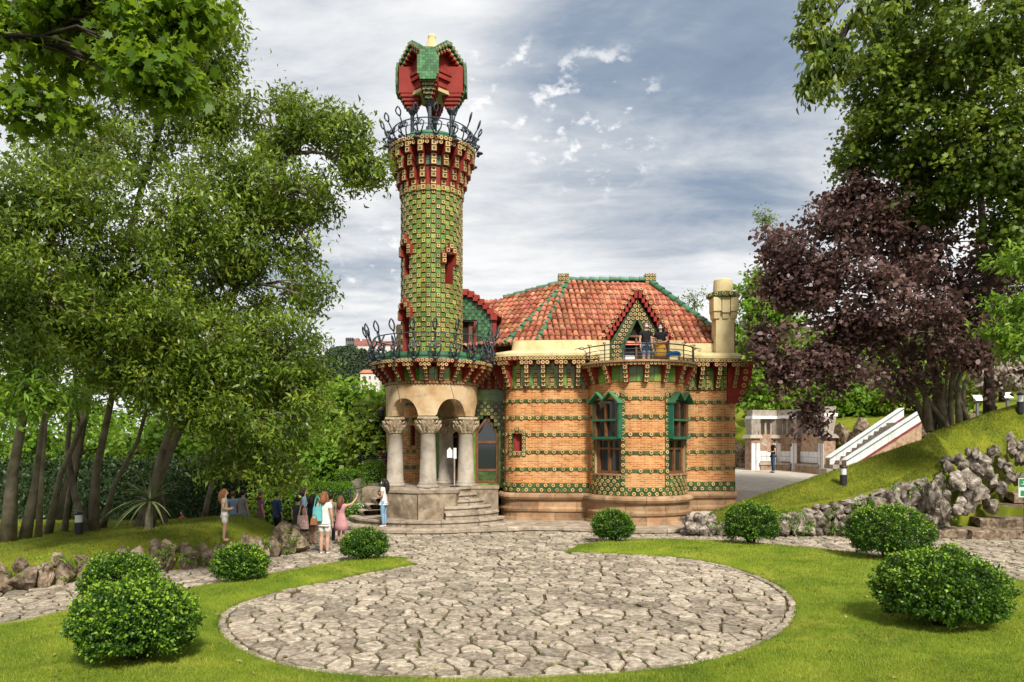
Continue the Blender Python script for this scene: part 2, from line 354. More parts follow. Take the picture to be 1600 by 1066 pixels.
def npmesh(name, verts, nper, mat_, rnd, smooth=False, off=(0, 0, 0), parent=None):
    """many equal polygons of nper corners each, no shared corners"""
    n = len(verts) // nper; me = bpy.data.meshes.new(name)
    me.vertices.add(len(verts)); me.vertices.foreach_set('co', (verts - np.array(off)).astype(np.float32).ravel())
    me.loops.add(len(verts)); me.loops.foreach_set('vertex_index', np.arange(len(verts), dtype=np.int32))
    me.polygons.add(n); me.polygons.foreach_set('loop_start', np.arange(0, n * nper, nper, dtype=np.int32))
    me.update(calc_edges=True)
    a = me.attributes.new('rnd', 'FLOAT', 'FACE'); a.data.foreach_set('value', rnd.astype(np.float32))
    me.materials.append(M[mat_]); me.validate()
    o = bpy.data.objects.new(name, me); COL.objects.link(o)
    if parent: o.parent = parent
    WL[o.name] = tuple(off); return o
def inpoly(x, y, poly):
    c = False; n = len(poly); j = n - 1
    for i in range(n):
        xi, yi = poly[i]; xj, yj = poly[j]
        if (yi > y) != (yj > y) and x < (xj - xi) * (y - yi) / (yj - yi) + xi: c = not c
        j = i
    return c
def segdist(x, y, poly, closed=True):
    b = 1e9; n = len(poly)
    for i in range(n if closed else n - 1):
        ax, ay = poly[i]; bx, by = poly[(i + 1) % n]; dx, dy = bx - ax, by - ay; L = dx * dx + dy * dy
        t = 0 if L == 0 else max(0, min(1, ((x - ax) * dx + (y - ay) * dy) / L))
        b = min(b, math.hypot(x - ax - t * dx, y - ay - t * dy))
    return b
def smooth_poly(p, it=2, closed=True):
    for _ in range(it):
        q = []; n = len(p)
        for i in range(n if closed else n - 1):
            a, b = p[i], p[(i + 1) % n]; q += [(a[0] * .75 + b[0] * .25, a[1] * .75 + b[1] * .25), (a[0] * .25 + b[0] * .75, a[1] * .25 + b[1] * .75)]
        if not closed: q = [p[0]] + q + [p[-1]]
        p = q
    return p
def sstep(a, b, x):
    t = max(0.0, min(1.0, (x - a) / (b - a))); return t * t * (3 - 2 * t)
def lerp(xs, ys, x):
    return float(np.interp(x, xs, ys))
# ------------------------------------------------------------------ the ground, lawn, plaza, banks
def gz(x, y):
    z = -.07
    left = sstep(2, -9, x)
    z -= 7.5 * left * sstep(23, 55, y + max(0, -x - 8) * .25)
    z -= 6 * (1 - left) * sstep(48, 90, y) * sstep(20, -5, x)
    if x > 6: z += sstep(6, 22, x) * sstep(44, 85, y) * 16
    return z
def grid_mesh(xs, ys, zf):
    b = MB(); nx = len(xs)
    vs = [(x, y, zf(x, y)) for y in ys for x in xs]
    fs = [(j * nx + i, j * nx + i + 1, (j + 1) * nx + i + 1, (j + 1) * nx + i) for j in range(len(ys) - 1) for i in range(nx - 1)]
    b.add(vs, fs); return b
xs = sorted(set(list(np.linspace(-60, 60, 61)) + [-3000, -1500, -700, -350, -180, -110, 110, 180, 350, 700, 1500, 3000]))
ys = sorted(set(list(np.linspace(-20, 110, 66)) + [-400, -120, -50, 150, 220, 320, 500, 800, 1500, 3500]))
struct(grid_mesh(xs, ys, gz).build('ground', 'earth', smooth=True))

# lawn: one U of grass round the paved circle
inner_px = [(648, 882), (600, 892), (540, 903), (480, 915), (420, 928), (370, 943), (343, 960), (336, 976), (345, 997), (380, 1023), (440, 1044), (520, 1057), (620, 1063), (740, 1065),
            (880, 1061), (1000, 1053), (1100, 1038), (1180, 1015), (1232, 985), (1248, 955), (1240, 930), (1200, 905), (1130, 882), (1060, 871), (960, 866), (882, 863)]
inner = smooth_poly([tuple(gnd(*p)[:2]) for p in inner_px], 2, False)
outer = [tuple(gnd(*p)[:2]) for p in [(905, 853), (945, 848), (1010, 845), (1130, 848), (1230, 856), (1350, 868), (1450, 884), (1600, 914)]] + [(12.6, 13.2), (14.5, 10), (15, 3), (-15, 3), (-14.5, 9.2)]
outer += [tuple(gnd(*p)[:2]) for p in [(0, 985), (100, 957), (220, 934), (320, 918), (430, 898), (530, 880), (590, 872), (632, 874)]]
outer_s = smooth_poly(outer, 2, False)
LAWN = inner + outer_s
def lawn_z(x, y):
    d = segdist(x, y, LAWN)
    return .02 + .11 * sstep(0, .55, d) + .05 * noise.noise((x * .7, y * .7, 3)) * sstep(.2, 1.2, d) + (.12 * sstep(2, 7, x - 3) * sstep(.3, 3.5, d) if x > 3 else 0)
def fill_poly(poly, zf, step, name, m, jit=.3):
    xs_ = [p[0] for p in poly]; ys_ = [p[1] for p in poly]
    pts = [Vector(p) for p in poly]; n = len(pts)
    y = min(ys_)
    while y < max(ys_):
        x = min(xs_)
        while x < max(xs_):
            px_, py_ = x + random.uniform(-jit, jit) * step, y + random.uniform(-jit, jit) * step
            if inpoly(px_, py_, poly) and segdist(px_, py_, poly) > step * .4: pts.append(Vector((px_, py_)))
            x += step
        y += step
    res = geometry.delaunay_2d_cdt(pts, [(i, (i + 1) % n) for i in range(n)], [list(range(n))], 1, 1e-4)
    b = MB(); b.add([(v.x, v.y, zf(v.x, v.y)) for v in res[0]], [tuple(f) for f in res[2]])
    # skirt
    k = len(poly)
    vs = [(x, y, zf(x, y)) for x, y in poly] + [(x, y, -.1) for x, y in poly]
    b.add(vs, [(i, k + i, k + (i + 1) % k, (i + 1) % k) for i in range(k)])
    o = b.build(name, m, smooth=True)
    me = o.data; bm = bmesh.new(); bm.from_mesh(me); bmesh.ops.recalc_face_normals(bm, faces=bm.faces); bm.to_mesh(me); bm.free()
    return o
struct(fill_poly(LAWN, lawn_z, .35, 'lawn', 'lawn'))

def blades(name, pts, h, w, mt='l_blade', lean=.5):
    P = np.array(pts, dtype=np.float64); n = len(P)
    a = rng.uniform(0, 2 * np.pi, n); hh = h * rng.uniform(.55, 1.3, n); ww = w * rng.uniform(.7, 1.3, n) * P[:, 3]
    s = np.stack([np.cos(a), np.sin(a), np.zeros(n)], 1) * (ww / 2)[:, None]
    l = rng.normal(0, lean, (n, 2)) * hh[:, None]
    tip = P[:, :3] + np.concatenate([l, (hh * P[:, 3] ** .3)[:, None]], 1)
    base = P[:, :3] - np.array([0, 0, .012])
    V = np.stack([base - s, base + s, tip], 1).reshape(-1, 3)
    return npmesh(name, V, 3, mt, rng.uniform(0, 1, n))
def inpoly_np(x, y, poly):
    c = np.zeros(len(x), bool); j = len(poly) - 1
    for i in range(len(poly)):
        xi, yi = poly[i]; xj, yj = poly[j]
        if yi != yj: c ^= ((yi > y) != (yj > y)) & (x < (xj - xi) * (y - yi) / (yj - yi) + xi)
        j = i
    return c
def scatter(n, poly, zf, x0, x1, y0, y1, wid, pw=1.0, step=.2):
    """random points of a turf polygon in view, set on its surface"""
    y = y0 * (y1 / y0) ** (rng.random(n) ** pw); x = rng.uniform(x0, x1, n); x = np.where(np.abs(x / y) < .74, x, rng.uniform(-.74, .74, n) * y)
    k = inpoly_np(x, y, poly) & (x > x0) & (x < x1); x, y = x[k], y[k]
    gx = np.arange(x0 - .3, x1 + .6, step); gy = np.arange(y0 - .3, y1 + .6, step)
    Z = np.array([[zf(a, c) for a in gx] for c in gy])
    ix = (x - gx[0]) / step; iy = (y - gy[0]) / step
    i0 = np.clip(ix.astype(int), 0, len(gx) - 2); j0 = np.clip(iy.astype(int), 0, len(gy) - 2); fx = ix - i0; fy = iy - j0
    z = (Z[j0, i0] * (1 - fx) + Z[j0, i0 + 1] * fx) * (1 - fy) + (Z[j0 + 1, i0] * (1 - fx) + Z[j0 + 1, i0 + 1] * fx) * fy
    return np.stack([x, y, z, wid(y)], 1)
xy = scatter(420000, LAWN, lawn_z, -14, 14, 8.2, 24, lambda y: np.maximum(1, y / 11), 1.15)
print('lawn blades', len(xy))
ed = []
for q in range(9000):                                  # longer tufts hanging over the edge
    i = random.randrange(len(inner) - 1); a_, c_ = inner[i], inner[i + 1]; t_ = random.random(); ed.append((a_[0] + (c_[0] - a_[0]) * t_ + random.gauss(0, .035), a_[1] + (c_[1] - a_[1]) * t_ + random.gauss(0, .035), .01, 1.5 if random.random() < .5 else 1.1))
for q in range(9000):
    i = random.randrange(len(outer_s) - 1); a_, c_ = outer_s[i], outer_s[i + 1]; t_ = random.random(); ed.append((a_[0] + (c_[0] - a_[0]) * t_ + random.gauss(0, .05), a_[1] + (c_[1] - a_[1]) * t_ + random.gauss(0, .05), .01, 1.8))
tuft = np.array([np.array(p_) for p_ in [(random.uniform(-10, 10), random.uniform(8.3, 20)) for _ in range(900)]]); k_ = inpoly_np(tuft[:, 0], tuft[:, 1], LAWN); tuft = tuft[k_]
for x_, y_ in tuft:                                    # coarser weeds here and there
    z_ = lawn_z(x_, y_)
    for q in range(10): ed.append((x_ + random.gauss(0, .04), y_ + random.gauss(0, .04), z_, 1.9))
xy = np.concatenate([xy, np.array(ed)])
o = stuff(blades('grass', xy, .038, .008)); tag(o, 'short green grass of the lawn round the paved circle', 'grass')

# left grassy mound behind the boulder wall
LW = [(-14.0, 9.4), (-10.5, 13.3), (-9.2, 14.9), (-7.75, 16.45), (-6.85, 17.45), (-5.75, 18.85)]       # foot of the wall
MOUND = smooth_poly(LW + [(-5.55, 19.5), (-6.2, 20.5), (-9, 22.3), (-14, 24), (-24, 25), (-30, 20), (-28, 9)], 1)
def mound_z(x, y):
    d = segdist(x, y, MOUND)
    zc = lerp([-30, -14, -10.5, -8.5, -7.3, -6], [.42, .42, .52, .74, .86, .62], x)
    front = segdist(x, y, LW, False)
    z = lerp([0, .25, 1.4, 3.5], [.34, .46, 1, 1.0], front) * zc if front < 3.5 else zc
    z = min(z, -.08 + sstep(0, .9, d) * 1.2 + (.5 if front < .9 else 0))
    return z + .04 * noise.noise((x * .8, y * .8, 1))
struct(fill_poly(MOUND, mound_z, .4, 'grassy_mound', 'moss'))
# right berm
BX = [5.7, 6.3, 8.0, 9.8, 12.0, 13.5, 14.2, 15.0, 24]
def wall_top(x): return lerp(BX, [.28, .40, .62, .98, 1.55, 1.95, 1.3, .30, .5], x)
def ridge_z(x): return lerp([6.4, 8.52, 10.65, 12.8, 14.9, 17.0, 20, 26], [.42, 1.2, 1.88, 2.62, 3.28, 4.0, 4.9, 6], x)
def terr_z(x, y): return lerp([25, 26.5, 29, 39, 44, 60], [.2, .36, .95, 1.3, 1.34, 1.34], y)
def berm_z(x, y):
    wt, rz_ = wall_top(x), ridge_z(x); y -= .95 * sstep(13.9, 14.9, x) if y < 26 else .95 * sstep(13.9, 14.9, x)
    if y < 24.6: t = sstep(22.2, 24.7, y); z = wt + (rz_ - wt) * (.25 * t + .75 * max(0, max(0, y - 22.75) / 1.85))
    else:
        fall = lerp([6, 10, 12.5, 14, 30], [1.5, 1.9, 1.0, .45, .3], x)
        z = max(rz_ - (y - 24.6) * fall * sstep(24.5, 26, y) - .0, -.3)
    return z + .05 * noise.noise((x * 1.1, y * 1.1, 5)) + .02 * noise.noise((x * 4, y * 4, 2))
BERM = [(5.75, 22.75), (26, 22.75), (26, 34), (13.5, 33), (11.5, 28.2), (9.2, 26.4), (6.6, 24.6), (5.8, 23.6)]
struct(fill_poly(smooth_poly(BERM, 1), berm_z, .4, 'grassy_bank', 'moss'))
pts = np.concatenate([scatter(90000, MOUND, mound_z, -20, -5.5, 10, 23, lambda y: 0 * y + 1.5), scatter(90000, BERM, berm_z, 5.8, 19, 22.8, 27, lambda y: 0 * y + 1.8)])
M['l_moss'] = leafmat('moss_blade', (.08, .12, .01), (.15, .185, .014), (.28, .29, .03), .22, 1.0, .7, 1.0)
o = stuff(blades('mossy_turf', pts, .045, .009, 'l_moss')); tag(o, 'mossy yellow-green turf on the garden banks', 'grass')

# terrace on the far right and bank behind it
xs_ = np.linspace(5.5, 24, 20); ys_ = [24.8, 26, 27, 28, 29, 31, 33, 36, 39, 41, 43, 46]
struct(grid_mesh(xs_, ys_, lambda x, y: terr_z(x, y) - .02).build('terrace', 'terrace'))
def bank_z(x, y):
    return 1.2 + max(0, y - lerp([6, 12, 17, 21, 40], [49, 47, 45, 38, 35], x)) * .13 + .3 * noise.noise((x * .2, y * .2, 0)) + (2.2 if y > lerp([6, 12, 17, 21, 40], [49, 47, 45, 38, 35], x) else -.6)
struct(grid_mesh(np.linspace(6, 60, 40), np.linspace(33, 100, 50), bank_z).build('hillside', 'moss', smooth=True))

# paved plaza: stones laid in soil
T = Vector((-2.83, 26.0))                                                        # axis of the tower
PLAT = [(T.x + 3.15 * math.cos(R(a)), T.y + 3.15 * math.sin(R(a))) for a in range(168, 300, 6)] + [(.6, 23.75), (2.0, 23.6), (2.9, 23.2), (4.4, 22.95), (5.6, 23.3), (6.4, 24.1), (6.9, 25.0), (9.0, 25.6), (9.0, 30), (-6, 30)]
PLAZA = [(-15, 7), (16.5, 7), (16.5, 22.7), (5.7, 22.75), (6.6, 24.6), (6.9, 25.6), (-2, 27), (-9, 27), (-10.5, 24), (-5.5, 20.3), (-5.2, 19.2), (-6.85, 17.3), (-10.5, 13.1), (-14, 9.2)]
b = MB(); b.prism(PLAZA, -.2, -.022); plaza = struct(b.build('plaza', 'soil'))
def free(x, y, mrg=.0):
    return inpoly(x, y, PLAZA) and not inpoly(x, y, LAWN) and not inpoly(x, y, MOUND) and not inpoly(x, y, PLAT)
cx_, cy_ = .3, 12.2
sites = []
y = 8.3; row = 0
while y < 26.5:
    x = -14.5 + (row % 2) * .2
    while x < 16:
        sx = .38
        a, c = x + random.uniform(-.19, .19), y + random.uniform(-.12, .12)
        if random.random() > .18: sites.append((a, c))
        if random.random() < .12: sites.append((a + .2, c + .12))
        x += sx
    y += .225; row += 1
sites = [q for q in sites if free(*q) and segdist(q[0], q[1], inner, False) > .2]
kd = kdtree.KDTree(len(sites))
for i, s_ in enumerate(sites): kd.insert((s_[0], s_[1], 0), i)
kd.balance()
def clip(poly, nx, ny, d):
    out = []
    for i in range(len(poly)):
        a, c = poly[i], poly[(i + 1) % len(poly)]; da, dc = a[0] * nx + a[1] * ny - d, c[0] * nx + c[1] * ny - d
        if da <= 0: out.append(a)
        if (da < 0) != (dc < 0) and da != dc: t = da / (da - dc); out.append((a[0] + (c[0] - a[0]) * t, a[1] + (c[1] - a[1]) * t))
    return out
def stone_geo(poly, seed, b, flat=0):
    """an irregular flat stone: bevelled, uneven top"""
    cx, cy = sum(p[0] for p in poly) / len(poly), sum(p[1] for p in poly) / len(poly)
    q = []
    for i in range(len(poly)):                       # knock the corners off
        a, c = poly[i], poly[(i + 1) % len(poly)]; k = random.uniform(.16, .3)
        q += [(a[0] + (c[0] - a[0]) * k, a[1] + (c[1] - a[1]) * k), (a[0] + (c[0] - a[0]) * (1 - k), a[1] + (c[1] - a[1]) * (1 - k))]
    h = random.uniform(.002, .022); tx, ty = random.uniform(-.03, .03), random.uniform(-.03, .03)
    n = len(q); V = []
    for sc, z in ((1.0, -.06), (.985, -.004), (.90, .004)):
        for x, y in q:
            j = random.uniform(.97, 1.03); X, Y = cx + (x - cx) * sc * j, cy + (y - cy) * sc * j
            V.append((X, Y, z + (h + (X - cx) * tx + (Y - cy) * ty if z > -.05 else 0) + random.uniform(-.002, .003)))
    for x, y in q:
        X, Y = cx + (x - cx) * .5, cy + (y - cy) * .5
        V.append((X, Y, .006 + h + (X - cx) * tx + (Y - cy) * ty + random.uniform(-.003, .005)))
    fs = [(l * n + i, l * n + (i + 1) % n, (l + 1) * n + (i + 1) % n, (l + 1) * n + i) for l in range(3) for i in range(n)] + [tuple(range(3 * n, 4 * n))]
    b.add(V, fs); return (cx, cy)
cells = []
for i, s_ in enumerate(sites):
    if not free(*s_) or abs(s_[0] / s_[1]) > .80: continue
    pass
    poly = [(s_[0] - .42, s_[1] - .34), (s_[0] + .42, s_[1] - .34), (s_[0] + .42, s_[1] + .34), (s_[0] - .42, s_[1] + .34)]
    for co, j, d in kd.find_n((s_[0], s_[1], 0), 15):
        if j == i or d < 1e-4: continue
        nx, ny = (co.x - s_[0]) / d, (co.y - s_[1]) / d
        poly = clip(poly, nx, ny, nx * s_[0] + ny * s_[1] + d / 2 - random.uniform(.009, .028))
        if len(poly) < 3: break
    if len(poly) >= 3 and segdist(s_[0], s_[1], inner, False) < 1.0:
        for (ax, ay), (bx, by) in zip(inner[:-1:2], inner[2::2]):          # keep clear of the edging row
            dx, dy = bx - ax, by - ay; d = math.hypot(dx, dy); nx, ny = -dy / d, dx / d
            if (s_[0] - ax) * nx + (s_[1] - ay) * ny > 0: nx, ny = -nx, -ny
            t_ = ((s_[0] - ax) * dx + (s_[1] - ay) * dy) / d / d
            if -.5 < t_ < 1.5: poly = clip(poly, nx, ny, nx * ax + ny * ay - .175)
            if len(poly) < 3: break
    if len(poly) >= 3:
        area = abs(sum(poly[k][0] * poly[(k + 1) % len(poly)][1] - poly[(k + 1) % len(poly)][0] * poly[k][1] for k in range(len(poly)))) / 2
        if area > .010: cells.append((area / s_[1] ** 3 * (1 if abs(s_[0] / s_[1]) < .7 else 0), s_, poly))
cells.sort(key=lambda c: -c[0]); print('stones', len(cells))
rest = MB()
for k, (_, s_, poly) in enumerate(cells):
    if k < 300:
        b = MB(); stone_geo(poly, k, b); b.build('paving_stone', 'paving', plaza)
    else: stone_geo(poly, k, rest)
stuff(rest.build('cobbled_paving', 'paving', plaza))
jw = []
for _, s_, poly in random.sample(cells, min(1100, len(cells))):      # grass and moss in the joints
    if noise.noise((s_[0] * .5, s_[1] * .5, 9)) < -.05: continue
    vx, vy = random.choice(poly)
    for q in range(7): jw.append((vx + random.gauss(0, .022), vy + random.gauss(0, .016), -.005, 1.4))
o = stuff(blades('joint_grass', np.array(jw), .028, .009)); tag(o, 'small grass tufts growing in the joints of the paving', 'grass')
# border stones along the edge of the lawn
L = 0; acc = [0]
for a, c in zip(inner[:-1], inner[1:]): L += math.hypot(c[0] - a[0], c[1] - a[1]); acc.append(L)
def along(s): return (lerp(acc, [p[0] for p in inner], s), lerp(acc, [p[1] for p in inner], s))
s = .1
while s < L - .4:
    w = random.uniform(.3, .5); a, c = along(s), along(s + w - .035); dx, dy = c[0] - a[0], c[1] - a[1]; d = math.hypot(dx, dy); nx, ny = -dy / d, dx / d
    q = random.uniform(.13, .17)
    poly = [(a[0] + nx * .01, a[1] + ny * .01), (c[0] + nx * .01, c[1] + ny * .01), (c[0] + nx * q, c[1] + ny * q), (a[0] + nx * q, a[1] + ny * q)]
    mid = ((a[0] + c[0]) / 2 + nx * .2, (a[1] + c[1]) / 2 + ny * .2)
    if inpoly(*mid, LAWN): poly = [(2 * p[0] - p[0], p[1]) for p in poly]; poly = [(a[0] - nx * .01, a[1] - ny * .01), (c[0] - nx * .01, c[1] - ny * .01), (c[0] - nx * q, c[1] - ny * q), (a[0] - nx * q, a[1] - ny * q)]
    if abs(mid[0] / mid[1]) < .75 and mid[1] > 8.6:
        b = MB(); stone_geo(poly, 0, b); b.build('edging_stone', 'paving', plaza)
    s += w

# ------------------------------------------------------------------ boulder walls
def rock_mesh(name, seed, mt):
    rs = random.Random(seed); bm = bmesh.new(); bmesh.ops.create_icosphere(bm, subdivisions=3, radius=1)
    pl = []
    for _ in range(15):
        n = Vector((rs.gauss(0, 1), rs.gauss(0, 1), rs.gauss(0, 1))).normalized(); pl.append((n, rs.uniform(.40, .74)))
    off = Vector((seed * 7.1, seed * 3.3, 0))
    for v in bm.verts:
        p = v.co.copy()
        for n, d in pl:
            e = p.dot(n) - d
            if e > 0: p -= n * e * .97
        p *= 1 + .12 * noise.noise(p * 1.7 + off) + .10 * noise.noise(p * 4 + off) + .07 * noise.noise(p * 9 + off)
        v.co = p * .72
    me = bpy.data.meshes.new(name); bm.to_mesh(me); bm.free(); me.materials.append(M[mt])
    return me
RB = [rock_mesh('boulder', i, 'rock_b') for i in range(9)]; RG = [rock_mesh('pale_boulder', 40 + i, 'rock_g') for i in range(12)]
wl = thing('boulder_wall', 'low brown boulder wall holding the grassy mound at left', 'wall', (LW[0][0], LW[0][1], 0))
acc2 = [0]
for a, c in zip(LW[:-1], LW[1:]): acc2.append(acc2[-1] + math.hypot(c[0] - a[0], c[1] - a[1]))
ext = LW + [(-5.6, 19.5), (-6.1, 20.3)]; acc2 = [0]
for a, c in zip(ext[:-1], ext[1:]): acc2.append(acc2[-1] + math.hypot(c[0] - a[0], c[1] - a[1]))
def walong(s): return Vector((lerp(acc2, [p[0] for p in ext], s), lerp(acc2, [p[1] for p in ext], s), 0))
s = 3.0
while s < acc2[-1]:
    w = random.uniform(.32, .58); p = walong(s + w / 2); h = random.uniform(.4, .7)
    put('boulder', random.choice(RB), wl, p + Vector((random.uniform(-.03, .03), random.uniform(.0, .1), h * .36)), rot=(random.uniform(-.3, .3), random.uniform(-.3, .3), random.uniform(0, 6.3)), sc=(w * .95, random.uniform(.4, .55), h))
    if random.random() < .9:
        k = random.uniform(.22, .42)
        put('boulder', random.choice(RB), wl, p + Vector((-.14, .18, h * .62 + random.uniform(0, .15))), rot=(random.uniform(-.6, .6), random.uniform(-.6, .6), random.uniform(0, 6.3)), sc=(k, k * 1.1, k * random.uniform(.9, 1.3)))
    s += w * .82
wr = thing('boulder_wall', 'pale rugged boulder wall retaining the mossy bank at right', 'wall', (9.5, 22.6, 0))
x = 5.75
while x < 13.4:
    top = wall_top(x) - .02; w = random.uniform(.22, .36); z = 0; yy = 22.55
    while z < top - .1:
        h = random.uniform(.32, .62)
        if z + h > top + .12: h = max(.22, top - z + .06)
        put('boulder', random.choice(RG), wr, (x + random.uniform(-.06, .06), yy + z * .12 + random.uniform(-.06, .06), z + h * .45), rot=(random.uniform(-.25, .25), random.uniform(-.3, .3), random.uniform(0, 6.3)), sc=(w * 1.05, .5, h * .98))
        z += h * .78
    x += w * .80
for px, py, Y, w, h in [(1500, 735, 22.3, .9, .95), (1518, 770, 22.0, .8, .9), (1535, 742, 22.5, .6, .9), (1492, 722, 22.7, .7, .6), (1545, 790, 22.3, .5, .5), (1475, 790, 21.9, .6, .8), (1505, 800, 21.6, .5, .6), (1556, 750, 23.4, .7, .9),
                        (1585, 700, 24.0, .55, .5), (1560, 705, 24.0, .4, .4), (1595, 722, 23.8, .5, .5), (1548, 716, 23.6, .45, .55), (1580, 742, 23.5, .5, .4), (1600, 752, 23.4, .4, .35), (1460, 770, 22.2, .5, 1.0), (1528, 722, 22.9, .6, .5), (1570, 728, 23.7, .5, .5), (1590, 690, 24.1, .6, .6), (1520, 706, 23.0, .35, .4)]:
    for q in range(4):
        k = random.uniform(.4, .7)
        put('boulder', random.choice(RG), wr, at(px, py, Y) + Vector((random.uniform(-.32, .32) * w, random.uniform(-.15, .25), random.uniform(-.38, .38) * h)), rot=(random.uniform(-.35, .35), random.uniform(-.45, .45), random.uniform(0, 6)), sc=(w * k * .8, w * .6, h * k * 1.25))
for i in range(26):                                   # rubble pile at the tip of the bank
    put('boulder', random.choice(RG), wr, (5.35 + random.random() * .9, 22.5 + random.uniform(-.1, .5), random.uniform(.05, .5)), rot=(random.uniform(0, 6), 0, random.uniform(0, 6)), sc=random.uniform(.22, .42))
fp = []
for _ in range(95):                                   # ferns and grass rooted between the boulders
    x = random.uniform(6, 13.6); z = random.uniform(.1, wall_top(x) + .1); fp += [(x + random.gauss(0, .07), 22.22 + z * .1 + random.gauss(0, .04), z + random.gauss(0, .05)) for _ in range(16)]
for _ in range(70):
    s = random.uniform(3, acc2[-1]); q = walong(s); zq = random.uniform(.05, .6); fp += [(q.x + .12 + random.gauss(0, .06), q.y - .12 + random.gauss(0, .06), zq + random.gauss(0, .04)) for _ in range(14)]
WALLPLANT = np.array(fp)
st = thing('garden_steps', 'mossy rough stone steps climbing beside the pale boulders', 'steps', (15, 21.8, 0))
for i, (px0, px1, py, Y) in enumerate([(1457, 1509, 836, 22.2), (1507, 1680, 838, 22.0), (1520, 1680, 816, 22.6), (1550, 1680, 793, 23.2), (1572, 1690, 770, 23.8)]):
    x0, x1 = (px0 - 800) / F * Y, (px1 - 800) / F * Y; z = [.28, .28, .58, .9, 1.25][i]; b = MB()
    n = 8; P = []
    for k in range(n + 1):
        xx = x0 + (x1 - x0) * k / n; e = lambda q=.03: random.uniform(-q, q)
        P += [(xx, Y - .35 + e(), z - .3), (xx, Y - .38 + e(), z - .05 + e(.015)), (xx, Y - .3 + e(), z + e(.015)), (xx, Y + .5, z + .02)]
    b.add(P, [(k * 4 + j, k * 4 + 4 + j, k * 4 + 5 + j, k * 4 + j + 1) for k in range(n) for j in range(3)] + [(0, 1, 2, 3), (n * 4 + 3, n * 4 + 2, n * 4 + 1, n * 4)])
    b.build('step', 'rock_b', st)
    b = MB(); b.box(((x0 + x1) / 2 + .2, Y + .55, z - .14), (x1 - x0, .6, .3)); b.build('turf_tread', 'moss', st)
# ------------------------------------------------------------------ the villa
V = thing('villa', 'brick and green tile villa with a tall tiled tower and red roof', 'house', (2, 26.5, 0))
FT = ['flower', 'flower_rim', 'flower_eye']
BANDS = [4.33, 3.73, 3.14, 2.53, 1.93]
class Path:
    """plan line of a wall, walked left to right; outward is on its right hand"""
    def __init__(s, p):
        s.p = p; s.a = [0]
        for u, w in zip(p[:-1], p[1:]): s.a.append(s.a[-1] + math.hypot(w[0] - u[0], w[1] - u[1]))
        s.L = s.a[-1]; s.X = [q[0] for q in p]; s.Y = [q[1] for q in p]
    def pt(s, d, out=0.0):
        x, y = lerp(s.a, s.X, d), lerp(s.a, s.Y, d); n = s.nrm(d); return Vector((x + n.x * out, y + n.y * out, 0))
    def nrm(s, d):
        e = .06; a, c = max(0, d - e), min(s.L, d + e)
        t = Vector((lerp(s.a, s.X, c) - lerp(s.a, s.X, a), lerp(s.a, s.Y, c) - lerp(s.a, s.Y, a), 0)).normalized(); return Vector((t.y, -t.x, 0))
    def tan(s, d): n = s.nrm(d); return Vector((-n.y, n.x, 0))
def arc(cx, cy, r, a0, a1, n): return [(cx + r * math.cos(R(a0 + (a1 - a0) * i / n)), cy + r * math.sin(R(a0 + (a1 - a0) * i / n))) for i in range(n + 1)]
P_left = Path([(-.28, 27.3), (-.28, 26.75)] + arc(.42, 26.62, .70, 180, 258, 8)[1:] + [(.9, 25.88), (1.6, 25.80), (2.3, 25.78), (3.0, 25.80)])
BC = (4.39, 25.9); BR = 1.68
P_bay = Path(arc(BC[0], BC[1], BR, 183, 357, 58))
P_right = Path([(5.9, 26.55), (8.1, 26.72)])
def bay_s(deg): return P_bay.L * (deg - 183) / 174        # position on the bay for a plan angle

def wall(P, z0, z1, mats, name, parent, holes=(), depth=.28, step=.16, reveal=1, th=0):
    ss = set(np.linspace(0, P.L, max(2, int(P.L / step)))); zs = {z0, z1}
    for a, c, e, f in holes: ss |= {a, c}; zs |= {e, f}
    ss = sorted(ss); zs = sorted(zs); b = MB()
    for i in range(len(ss) - 1):
        for j in range(len(zs) - 1):
            sm, zm = (ss[i] + ss[i + 1]) / 2, (zs[j] + zs[j + 1]) / 2
            if any(a < sm < c and e < zm < f for a, c, e, f in holes): continue
            p, q = P.pt(ss[i]), P.pt(ss[i + 1])
            b.add([(p.x, p.y, zs[j]), (q.x, q.y, zs[j]), (q.x, q.y, zs[j + 1]), (p.x, p.y, zs[j + 1])], [(0, 1, 2, 3)], 0,
                  [[(ss[i], zs[j]), (ss[i + 1], zs[j]), (ss[i + 1], zs[j + 1]), (ss[i], zs[j + 1])]])
    for a, c, e, f in holes:
        A, B_ = P.pt(a), P.pt(c); ai, bi = P.pt(a, -depth), P.pt(c, -depth)
        for (p, q) in ((A, ai), (bi, B_)): b.add([(p.x, p.y, e), (q.x, q.y, e), (q.x, q.y, f), (p.x, p.y, f)], [(0, 1, 2, 3)], reveal)
        for z in (e, f): b.add([(A.x, A.y, z), (B_.x, B_.y, z), (bi.x, bi.y, z), (ai.x, ai.y, z)], [(0, 1, 2, 3)], reveal)
    return b.build(name, mats, parent)
